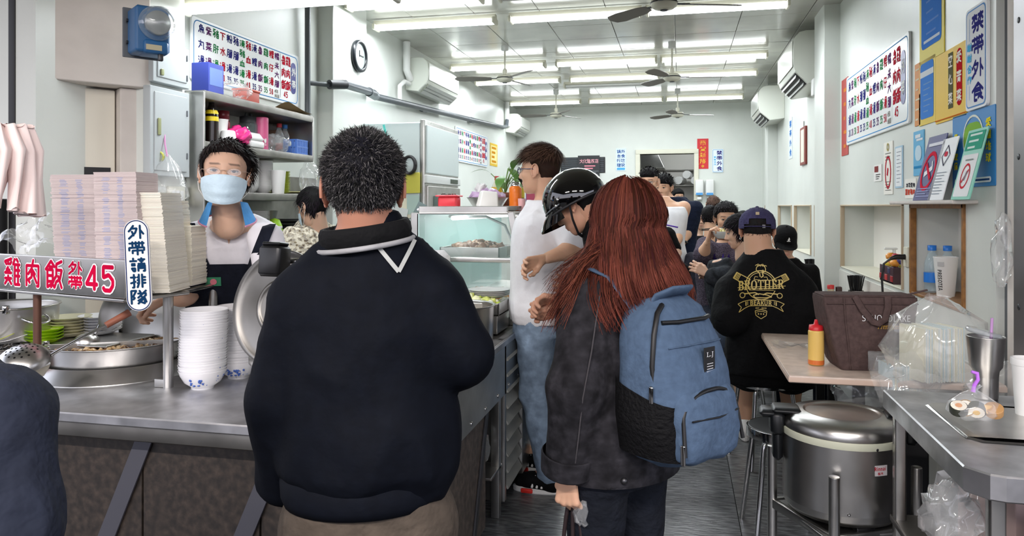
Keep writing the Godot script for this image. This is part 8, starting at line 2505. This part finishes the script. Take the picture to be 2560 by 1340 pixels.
		for k in 34:
			var o:=part("chopstick",stick,M.black,t)
			var a:=rng.randf()*TAU
			var r:=rng.randf()*0.036
			o.position=Vector3(cos(a)*r*0.5,0.01,sin(a)*r*0.5)
			o.rotation=Vector3(sin(a)*rng.randf_range(0.05,0.22),0,-cos(a)*rng.randf_range(0.05,0.22))
	obj("condiment_caddy","black condiment caddy with a red-capped bottle beside the broad man's elbow","caddy",Vector3((Vector3(0.986,0.75,-5.208)).x-0.02,0.751,(Vector3(0.986,0.75,-5.208)).z),[["box",Mb.new().box(Vector3(0,0.05,0),Vector3(0.14,0.1,0.1),0.012),M.black],["bottle",L2([0.0,0.05,0.02,0.05,0.02,0.13,0.0,0.135],16).add(Mb.new()),mat(Color(0.78,0.72,0.6),0.4)],["red_cap",L2([0.022,0.125,0.022,0.15,0.0,0.152],16),mat(Color(0.8,0.2,0.2),0.4)],["tub",Mb.new().box(Vector3(0.05,0.11,0.0),Vector3(0.035,0.06,0.035),0.004),mat(Color(0.22,0.13,0.11),0.4)],["antenna",Mb.new().tube([Vector3(0.12,0.0,0.0),Vector3(0.125,0.14,0)],0.006,6),M.black]])
	m=Mb.new().ell(Vector3(0,0.05,0),Vector3(0.06,0.07,0.05),20).ruffle(0.03,16.0,5)
	obj("plastic_bag","small clear bag by the tiled wall behind the chopsticks","bag",Vector3(1.1,0.76,-4.3),[["film",m,M.film]])
	m=Mb.new().ell(Vector3(0,0,0),Vector3(0.03,0.14,0.05),20).ruffle(0.03,14.0,6)
	obj("plastic_bag","long clear bag hung in the groove at the wall's front end","bag",Vector3(1.19,1.249,-3.142),[["film",m,M.film]])
	niche_goods()
	bundle()
	cooker()
	steel_table()
	backpack()
func niche_goods()->void:
	var clear:=glass(Color(0.8,0.93,0.98),0.22)
	var blue:=mat(Color(0.16,0.5,0.88),0.35)
	for k in 2:
		obj("water_bottle",["clear water bottle with blue cap at the back of the near niche","clear water bottle with blue cap just behind the lettered cup"][k],"bottle",Vector3([1.3,1.365][k],0.957,[-4.31,-4.28][k]),[["body",L2([0.0,0.0,0.036,0.0,0.038,0.01,0.036,0.05,0.038,0.06,0.036,0.1,0.038,0.12,0.037,0.16,0.024,0.205,0.017,0.215,0.017,0.235],24),clear],["label_band",L2([0.0385,0.06,0.039,0.062,0.039,0.11,0.0385,0.112],24),blue],["cap",L2([0.02,0.228,0.021,0.23,0.021,0.255,0.0,0.256],18),blue]])
	var cp:=obj("paper_cup","large white paper cup with black vertical lettering in the near niche","cup",Vector3(1.315,0.957,-4.15),[["body",L2([0.0,0.0,0.038,0.0,0.04,0.004,0.055,0.196,0.058,0.202,0.055,0.206,0.052,0.204,0.037,0.008,0,0.008],32),M.white]])
	var m:=words("PRESOTEA",0.03,0.0,true,Color(0.05,0.05,0.05))
	fit(m,Vector2.ZERO,0.105,0.022,0.0)
	var o:=Mb.new()
	for i in m.v.size():
		var q:=m.v[i]
		var y:=0.088-q.x
		var r:=lerpf(0.04,0.055,(y-0.004)/0.192)+0.0008
		var a:=2.45+q.y/r*-1.0
		m.v[i]=Vector3(cos(a)*r,y,sin(a)*r)
	part("lettering",m,M.ink,cp)
	part("sticker",Mb.new().add(Mb.new().box(Vector3(0.0535,0.17,0.0),Vector3(0.002,0.022,0.03)),Transform3D(Basis(Vector3.UP,-2.3),Vector3.ZERO)),mat(Color(0.75,0.75,0.75),0.6),cp)
	obj("soap_pump","white foam soap bottle with pump in the wide niche","bottle",Vector3(1.36,0.957,-5.25),[["body",L2([0.0,0.0,0.036,0.0,0.04,0.01,0.04,0.1,0.02,0.13,0.0,0.13],24),M.white],["collar",L2([0.022,0.125,0.024,0.128,0.024,0.15,0.012,0.152,0.01,0.18],18),M.white],["spout",Mb.new().box(Vector3(-0.02,0.185,0.0),Vector3(0.08,0.014,0.025),0.005),M.white]])
	var sn:=obj("snack_basket","small dark basket of bright snack packets in the wide niche","basket",Vector3(1.29,0.957,-4.9),[["tray",Mb.new().box(Vector3(0,0.006,0),Vector3(0.13,0.012,0.3),0.003).box(Vector3(-0.062,0.05,0),Vector3(0.006,0.1,0.3),0.002).box(Vector3(0,0.05,0.148),Vector3(0.13,0.1,0.006),0.002),mat(Color(0.24,0.12,0.16),0.5)]])
	var rng:=RandomNumberGenerator.new()
	rng.seed=3
	for k in 12:
		var p:=Mb.new()
		p.xf=Transform3D(Basis(Vector3(rng.randf(),1,rng.randf()).normalized(),rng.randf_range(-1,1)),Vector3(rng.randf_range(-0.035,0.035),0.1+0.018*(k % 4),-0.11+0.02*k))
		p.ell(Vector3.ZERO,Vector3(0.03,0.022,0.03),12)
		p.ruffle(0.008,40.0,k)
		part("packet",p,mat(Color(["e8c83c","c8324a","d8e05a","e89a3c","4a4a8a","d8d8c8"][k % 6]),0.3),sn)
	for k in 5:part("row_of_tins",Mb.new().box(Vector3(-0.066,0.03+0.045*(k % 2),-0.12+0.06*k),Vector3(0.006,0.035,0.05),0.002),mat(Color(["a82a34","30304a","b83a3a","3a3a5a","a02a30"][k]),0.4),sn)
	var pl:=thing("power_plug","black power plug and cord in the wall between the niches","plug",Vector3(XR,1.14,-4.45))
	part("socket",Mb.new().box(Vector3(-0.006,0,0),Vector3(0.012,0.11,0.07),0.003),M.cream,pl)
	part("plug",Mb.new().tube([Vector3(-0.01,0.0,0),Vector3(-0.06,-0.002,0.0),Vector3(-0.09,-0.012,0)],[0.016,0.014,0.007],10),M.black,pl)
	part("cord",Mb.new().tube([Vector3(-0.085,-0.01,0),Vector3(-0.12,-0.04,0),Vector3(-0.13,-0.12,0.0),Vector3(-0.125,-0.25,0.01),Vector3(-0.12,-0.38,0.02)],0.006,8),M.black,pl)
func bundle()->void:
	var rng:=RandomNumberGenerator.new()
	rng.seed=9
	var defs:=[[Vector3(0.946,0.858,-3.137),Vector3(0.17,0.2,0.14),0.35,"upright pack of nested pale green boxes inside the clear bag"],[Vector3(0.841,0.754,-3.165),Vector3(0.11,0.1,0.12),0.2,"pack of cream bowls in clear film at the table's corner"]]
	for d in defs:
		var t:=thing("box_pack",d[3],"paper boxes",d[0],d[2])
		t.set_meta("kind","stuff")
		var m:=Mb.new()
		var n:=30
		for i in n:
			m.col=lin(["e9ead9","d8e4e2","eef0e8","c9dde0","e4e2c8"][rng.randi() % 5])
			m.box(Vector3((float(i)/n-0.5)*d[1].x,rng.randf_range(-0.003,0.003),0),Vector3(d[1].x/n*0.8,d[1].y,d[1].z))
		part("nested_edges",m,M.paint,t).set_meta("kind","stuff")
	var m:=Mb.new()
	m.loftbag([[-0.15,0.1,0.08],[-0.1,0.16,0.13],[0.0,0.19,0.15],[0.1,0.16,0.12],[0.15,0.09,0.07],[0.18,0.03,0.03],[0.2,0.04,0.03]])
	m.ruffle(0.05,7.0,3)
	obj("carrier_bag","large crumpled clear carrier bag of boxes between table and steel bench","bag",Vector3(0.945,0.883,-3.086),[["film",m,M.film]])
	m=Mb.new()
	m.loftbag([[-0.07,0.1,0.08],[0.0,0.13,0.1],[0.07,0.12,0.09],[0.1,0.05,0.05]])
	m.ruffle(0.035,9.0,5)
	obj("carrier_bag","clear film slumped over the table's near corner","bag",Vector3(0.844,0.771,-3.124),[["film",m,M.film]])
	m=Mb.new()
	m.sheet(20,10,func(u,v):return Vector3(lerpf(-0.22,0.3,u),-0.06+0.14*v*(0.4+0.6*u)+0.02*sin(u*9),0.1-0.12*v))
	m.ruffle(0.04,8.0,7)
	obj("plastic_sheet","loose end of the clear carrier bag trailing over the steel bench","plastic",Vector3(0.898,0.797,-2.89),[["film",m,M.film]])
	m=Mb.new().ell(Vector3(0,0,0),Vector3(0.13,0.1,0.1),26).ruffle(0.05,9.0,2)
	obj("plastic_bag","clear bag hanging in shadow under the near table's edge","bag",Vector3(0.752,0.649,-3.35),[["film",m,M.film]])
	obj("storage_box","dark box on the floor under the near table","box",Vector3(0.85,0,-3.62),[["body",Mb.new().box(Vector3(0,0.2,0),Vector3(0.4,0.4,0.22),0.01),M.dark],["lid",Mb.new().box(Vector3(0,0.405,0),Vector3(0.42,0.02,0.24),0.005),M.black]])
func cooker()->void:
	var at:Vector3=Vector3(0.578,0.56,-2.92)
	var t:=thing("rice_cooker","big round steel rice cooker with black catches and a red maker's plate","rice cooker",Vector3(at.x,0.315,at.z),0.38)
	var r:=0.203
	part("body",L2([0.0,0.0,r*0.9,0.0,r*0.97,0.015,r*0.985,0.02,r*0.985,0.04,r,0.042,r,0.27,r,0.27,0.0,0.27],64),M.steel,t)
	part("gasket_band",L2([r*0.99,0.268,r*1.02,0.27,r*1.025,0.292,r,0.295,0.0,0.295],64),mat(Color(0.83,0.84,0.75),0.45),t)
	part("lid",L2([r*1.0,0.294,r*1.01,0.31,r*0.97,0.33,r*0.88,0.345,r*0.66,0.353,r*0.64,0.353,r*0.62,0.348,r*0.6,0.347,0.0,0.352],64),M.steel,t)
	for s in [[2.75,0.09],[-0.45,0.09]]:
		var b:=Transform3D(Basis(Vector3.UP,s[0]),Vector3.ZERO)
		var m:=Mb.new()
		m.xf=b
		m.box(Vector3(r+0.022,0.3,0),Vector3(0.05,0.085,0.1),0.014).box(Vector3(r-0.01,0.348,0),Vector3(0.1,0.025,0.095),0.01)
		if s[0] > 0:m.box(Vector3(r+0.02,0.22,0.0),Vector3(0.035,0.12,0.075),0.014).box(Vector3(r+0.055,0.335,0.0),Vector3(0.06,0.03,0.085),0.012)
		part("catch",m,mat(Color(0.08,0.09,0.1),0.4),t,"black moulded catch")
	part("button",Mb.new().add(Mb.new().box(Vector3(r+0.01,0.362,0.0),Vector3(0.03,0.004,0.02)),Transform3D(Basis(Vector3.UP,-0.45),Vector3.ZERO)),mat(Color(0.75,0.25,0.22),0.4),t)
	var lx:=Transform3D(Basis(Vector3.UP,0.05-0.0),Vector3.ZERO)
	var face:=Transform3D(Basis(Vector3.UP,0.02),Vector3.ZERO)
	var pl:=Mb.new()
	pl.xf=face
	pl.sheet(8,2,func(u,v):
		var a:float=0.06+(u-0.5)*0.24
		return Vector3(sin(a)*(r+0.0015),0.185+0.036*v,cos(a)*(r+0.0015)))
	var mp:=part("maker_plate",pl,mat(Color(0.86,0.84,0.84),0.4),t)
	var w:=words("Rinnai",0.02,0.0,true,lin("b81c2c"))
	fit(w,Vector2(0.012,0.21),0.042,0.014,0.0)
	var w2:=Mb.new()
	w2.col=lin("b81c2c")
	for k in 2:glyph(w2,"林內"[k],Vector2(0.003+0.011*k,0.189),Vector2(0.008,0.009),0.0014)
	w.add(w2)
	for i in w.v.size():
		var a:float=w.v[i].x/r
		w.v[i]=Vector3(sin(a)*(r+0.0025),w.v[i].y,cos(a)*(r+0.0025))
	part("lettering",w,M.ink,mp)
	part("screw",Mb.new().ell(Vector3(0.0,0.275,r+0.003),Vector3(0.006,0.006,0.003),8),M.iron,t)
	part("screw",Mb.new().ell(Vector3(-0.09,0.05,r-0.02),Vector3(0.006,0.006,0.006),8),M.chrome,t)
	part("foot",Mb.new().box(Vector3(-0.02,-0.01,r*0.8),Vector3(0.07,0.02,0.03),0.004),M.black,t)
	var s:=thing("cooker_stand","steel stand with four upright tubes holding the rice cooker","stand",Vector3(at.x,0,at.z),0.38)
	for k in 4:
		var a:=TAU*(k+0.5)/4+0.12
		part("post",L2([0.0,0.0,0.018,0.0,0.018,0.5,0.017,0.503,0.0,0.503],18),M.steel,s).position=Vector3(cos(a)*0.243,0,-sin(a)*0.243)
	part("platform",Mb.new().box(Vector3(0,0.285,0),Vector3(0.36,0.02,0.36),0.004),M.steel,s)
	for k in 4:
		var a:=TAU*k/4+0.12
		part("rail",Mb.new().add(Mb.new().box(Vector3(0.172,0.285,0),Vector3(0.02,0.035,0.34),0.003),Transform3D(Basis(Vector3.UP,a),Vector3.ZERO)),M.steel,s)
func steel_table()->void:
	var y:=0.8
	var a:Vector3=Vector3(0.703,0.8,-2.717)
	var b:Vector3=Vector3(0.636,0.8,-1.913)
	var x0:=(a.x+b.x)/2
	var t:=thing("steel_bench","stainless steel bench at the right front with rounded corners and a lower shelf","bench",Vector3.ZERO)
	var d0:float=-b.z
	var d1:float=-a.z
	var m:=Mb.new()
	var pl:=[Vector2(x0,d1),Vector2(x0-0.01,d0+0.05),Vector2(x0+0.03,d0),Vector2(x0+0.06,d0-0.01),Vector2(1.4,d0-0.01),Vector2(1.4,d1)]
	m.prism(pl.map(func(q):return Vector2(q.x,-q.y)),0,0.062,0.004)
	m.v=Transform3D(Basis(Vector3(1,0,0),Vector3(0,0,1),Vector3(0,1,0)),Vector3(0,y-0.062,0))*m.v
	for i in range(0,m.ix.size(),3):
		var q:=m.ix[i]; m.ix[i]=m.ix[i+1]; m.ix[i+1]=q
	part("worktop",m,M.top,t)
	for q in [Vector2(x0+0.04,d1-0.04),Vector2(x0+0.06,d0+0.05)]:part("leg",bx(q.x-0.018,q.x+0.018,0.0,y-0.06,q.y-0.018,q.y+0.018,0.006),M.steel,t)
	part("leg",bx(1.33,1.37,0.0,y-0.06,d0+0.03,d0+0.07,0.004),M.steel,t)
	part("lower_shelf",bx(x0+0.02,1.38,0.36,0.385,d0+0.02,d1,0.004),M.dull,t)
	part("back_panel",bx(x0+0.12,x0+0.6,0.36,0.68,d0+0.02,d0+0.05,0.004),M.dark,t)
	m=Mb.new()
	m.loftbag([[0.0,0.1,0.12],[0.1,0.13,0.2],[0.2,0.1,0.18],[0.27,0.04,0.1]])
	m.ruffle(0.05,8.0,4)
	obj("carrier_bag","clear bag of folded bags on the bench's lower shelf","bag",Vector3(x0+0.2,0.39,-(d0+d1)/2-0.1),[["film",m,M.film]])
	obj("carton","pink-brown carton wrapped in film on the lower shelf","box",Vector3(x0+0.26,0.386,-(d0+d1)/2),[["body",Mb.new().box(Vector3(0,0.14,0),Vector3(0.2,0.28,0.4),0.004),mat(Color(0.72,0.62,0.6),0.7)],["flap",Mb.new().box(Vector3(0,0.283,0.0),Vector3(0.19,0.006,0.36),0.002),mat(Color(0.8,0.72,0.7),0.7)]])
	m=Mb.new().ell(Vector3(0,0,0),Vector3(0.07,0.09,0.07),24).ruffle(0.045,12.0,6)
	obj("plastic_bag","crumpled clear bag poking out low beside the bench leg","bag",Vector3(0.699,0.593,-2.158),[["film",m,M.film]])
	var tr:Vector3=Vector3(0.888,0.8,-2.36)
	var o:=thing("steel_tray","shallow steel tray turned upside down on the bench","tray",Vector3(tr.x+0.04,y+0.001,tr.z+0.0))
	var q8:=func(w:float,l:float,c:float)->Array:return [Vector2(-w,-l+c),Vector2(-w+c,-l),Vector2(w-c,-l),Vector2(w,-l+c),Vector2(w,l-c),Vector2(w-c,l),Vector2(-w+c,l),Vector2(-w,l-c)]
	var rows:=[[0.0,0.185,0.2,0.03],[0.004,0.178,0.193,0.03],[0.004,0.165,0.18,0.028],[0.028,0.15,0.165,0.026],[0.03,0.145,0.16,0.026]]
	m=Mb.new()
	for r in rows.size():
		for q in q8.call(rows[r][1],rows[r][2],rows[r][3]):m.p(Vector3(q.x,rows[r][0],-q.y))
		if r:
			for i in 8:
				var g:=[m.v[(r-1)*8+i],m.v[(r-1)*8+(i+1) % 8],m.v[r*8+(i+1) % 8],m.v[r*8+i]]
				m.face(g)
	m.face(m.v.slice(32,40))
	part("pan",m,M.steel,o)
	var f:=thing("roll_bag","clear bag of sliced sushi rolls tied with a purple twist on the tray","food",Vector3(0.795,0.83,-2.292))
	f.position.y=y+0.033
	m=Mb.new()
	m.loftbag([[0.0,0.045,0.04],[0.015,0.065,0.05],[0.04,0.06,0.045],[0.06,0.03,0.025],[0.075,0.008,0.008],[0.09,0.02,0.016]])
	m.ruffle(0.012,16.0,3)
	part("film",m,M.film,f)
	for k in 5:
		var rl:=Mb.new()
		rl.xf=Transform3D(Basis(Vector3(1,0,0.3).normalized(),0.5+0.8*k),Vector3(-0.04+0.022*k,0.024,0.012-0.012*(k % 2)))
		rl.col=lin(["33362c","c49a5a","3a3c30","c9a05c","b58a58"][k])
		rl.lathe([Vector2(0.0,-0.012),Vector2(0.021,-0.012),Vector2(0.023,-0.01),Vector2(0.023,0.01),Vector2(0.021,0.012)],18)
		rl.col=lin("ece4d2")
		rl.lathe([Vector2(0.02,0.0122),Vector2(0.0,0.0124)],16)
		rl.col=lin(["d8904a","6f8f4a","e0b040","c86a4a","8f5a3a"][k])
		rl.lathe([Vector2(0.009,0.0126),Vector2(0.0,0.0132)],10)
		part("roll",rl,M.paint,f)
	part("twist",Mb.new().tube([Vector3(0,0.07,0),Vector3(0.004,0.09,0),Vector3(0.012,0.105,0.002),Vector3(0.01,0.122,0.0),Vector3(-0.004,0.126,0)],[0.006,0.0055,0.005,0.006,0.004],8),mat(Color(0.72,0.42,0.86),0.3),f)
	var tb:Vector3=Vector3(0.95,0.8,-2.641)
	obj("tumbler","steel travel tumbler with clear lid and lilac straw on the bench","cup",Vector3(tb.x+0.01,y,tb.z-0.02),[["body",L2([0.0,0.0,0.033,0.0,0.035,0.006,0.036,0.09,0.047,0.105,0.056,0.2,0.054,0.202,0.05,0.2,0.03,0.02,0.0,0.02],36),M.steel],["lid",Mb.new().add(L2([0.0,0.0,0.05,0.0,0.053,0.008,0.048,0.016,0.0,0.014],30),Transform3D(Basis(Vector3.BACK,-0.25),Vector3(-0.008,0.205,0))),glass(Color(0.75,0.78,0.8),0.35)],["straw",Mb.new().tube([Vector3(0.01,0.05,0),Vector3(0.018,0.26,0.0)],0.0045,8),mat(Color(0.75,0.58,0.78),0.4)]])
	var cu:Vector3=Vector3(1.0,0.8,-2.467)
	obj("foam_cup","white foam cup at the right end of the steel bench","cup",Vector3(cu.x,y,cu.z),[["body",L2([0.0,0.0,0.03,0.0,0.04,0.15,0.04,0.15,0.043,0.152,0.043,0.17,0.04,0.172,0.037,0.17,0.03,0.01,0,0.01],28),M.white]])
func backpack()->void:
	var base:Vector3=Vector3(-0.158,0.559,-1.943)
	var t:=thing("backpack","blue denim-look backpack worn by the red-haired woman","backpack",Vector3(base.x,0,base.z),-2.22)
	var bl:=fabric(Color(0.3,0.375,0.47),0.9,0.01,3.0,0.85)
	var zp:=mat(Color(0.03,0.03,0.035),0.5)
	var o:=Vector3(0,0.815,-0.18)
	var s:=Sdf.new()
	s.k=0.03
	s.loft(Transform3D(Basis(),o),[[-0.005,0.07,0.055,-0.01,0],[0.015,0.11,0.085,-0.008,0],[0.06,0.132,0.104,-0.006,0],[0.2,0.138,0.1,0.0,0],[0.3,0.126,0.084,0.016,0],[0.36,0.1,0.064,0.03,0],[0.39,0.065,0.036,0.04,0]],3.0)
	var m:=s.build(0.007)
	m.ruffle(0.006,4.0,2)
	part("pack",m,bl,t)
	s=Sdf.new()
	s.k=0.02
	s.loft(Transform3D(Basis(),o+Vector3(0.0,0.0,-0.09)),[[0.015,0.06,0.02,0,0],[0.03,0.1,0.036,0,0],[0.1,0.112,0.042,0,0],[0.16,0.108,0.034,0.004,0],[0.185,0.09,0.02,0.008,0]],3.0)
	var pk:=part("front_pocket",s.build(0.007).ruffle(0.005,8.0,4),bl,t)
	var arch:=[]
	for i in 17:
		var a:=PI*i/16
		arch.append(o+Vector3(cos(a)*0.104,0.12+sin(a)*0.062,-0.119+0.012*absf(cos(a))+0.018*sin(a)*0.5))
	arch.push_front(o+Vector3(0.112,0.05,-0.118)); arch.append(o+Vector3(-0.112,0.05,-0.118))
	part("zip",Mb.new().tube(arch,0.005,6),zp,pk)
	part("zip_puller",Mb.new().box(o+Vector3(0.118,0.055,-0.116),Vector3(0.006,0.045,0.012),0.002),M.chrome,pk)
	part("pocket_slit",Mb.new().tube([o+Vector3(0.09,0.125,-0.121),o+Vector3(0,0.122,-0.13),o+Vector3(-0.09,0.125,-0.121)],0.0022,5),zp,pk)
	part("zip",Mb.new().tube([o+Vector3(0.128,0.19,-0.045),o+Vector3(0.13,0.24,-0.04),o+Vector3(0.118,0.31,-0.035),o+Vector3(0.09,0.355,-0.022),o+Vector3(0.06,0.372,-0.012)],0.0065,6),zp,t)
	part("zip_puller",Mb.new().box(o+Vector3(0.14,0.178,-0.045),Vector3(0.008,0.04,0.012),0.003),M.chrome,t)
	part("lid_zip",Mb.new().tube([o+Vector3(0.09,0.335,-0.035),o+Vector3(0.05,0.335,-0.052),o+Vector3(-0.05,0.335,-0.052),o+Vector3(-0.09,0.335,-0.035)],0.0055,6),zp,t)
	part("front_panel_seam",Mb.new().tube([o+Vector3(0.1,0.28,-0.062),o+Vector3(0.05,0.283,-0.076),o+Vector3(-0.05,0.283,-0.076),o+Vector3(-0.1,0.28,-0.062)],0.002,5),bl,t)
	var sp:=Mb.new()
	sp.sheet(14,12,func(u,v):
		var z:float=lerpf(0.085,-0.098,u)
		var w:float=lerpf(0.122,0.139,minf(v*2.0,1.0))
		return o+Vector3(w*pow(maxf(0.0,1.0-pow(absf(z)/0.108,3.0)),0.3333)+0.004+0.008*sin(u*PI)*sin(v*PI),0.025+v*(0.175-0.05*u),z))
	part("mesh_pocket",sp,fabric(Color(0.05,0.05,0.06),0.8,0.05,3.0),t)
	var lb:=part("label_patch",Mb.new().box(o+Vector3(-0.01,0.245,-0.0945),Vector3(0.042,0.062,0.003),0.001),mat(Color(0.04,0.042,0.048),0.7),t)
	var w:=words("L.J",0.02,0.0,false,Color(0.7,0.7,0.72),"Droid Serif")
	fit(w,Vector2(0,0),0.026,0.014,0.0)
	var lx:=Transform3D(Basis(Vector3.UP,PI),o+Vector3(-0.01,0.258,-0.0968))
	w.v=lx*w.v
	for k in 4:w.add(tinted(bar(Vector2(-0.012,-0.02-0.006*k),Vector2(0.012,-0.02-0.006*k),0.0016),Color(0.6,0.6,0.62)),lx)
	part("lettering",w,M.ink,lb)
	part("handle",Mb.new().tube([o+Vector3(0.05,0.36,0.03),o+Vector3(0.047,0.39,0.01),o+Vector3(0.03,0.402,-0.015),o+Vector3(-0.03,0.402,-0.015),o+Vector3(-0.047,0.39,0.01),o+Vector3(-0.05,0.36,0.03)],0.02,10,true,0.4),bl,t)
	for g in [1,-1]:
		part("shoulder_strap",Mb.new().tube([o+Vector3(g*0.07,0.36,0.06),o+Vector3(g*0.085,0.43,0.12),o+Vector3(g*0.095,0.45,0.19),o+Vector3(g*0.1,0.42,0.25),o+Vector3(g*0.1,0.34,0.275),o+Vector3(g*0.1,0.27,0.27)],0.033,10,true,0.2),bl,t)
	var hb:=thing("carry_bag","dark brown carrier with twisted straps hanging from the red-haired woman's hand","bag",Vector3(-0.263,0.631,-1.848),0.3)
	var m2:=Mb.new()
	for q in [-0.02,0.0,0.02]:m2.tube([Vector3(q*0.3,0.075,0.0),Vector3(q*0.8,0.0,0.01*signf(q)),Vector3(q*1.4,-0.12,0.02*signf(q))],0.0055,6)
	part("strap",m2,mat(Color(0.13,0.07,0.075),0.7),hb)
	part("body",Mb.new().box(Vector3(0,-0.27,0),Vector3(0.1,0.3,0.2),0.01),mat(Color(0.2,0.12,0.11),0.7),hb)
	part("wrapper",Mb.new().ell(Vector3(0.02,0.03,0.02),Vector3(0.02,0.035,0.02),18).ruffle(0.02,30.0,2),M.film,hb)
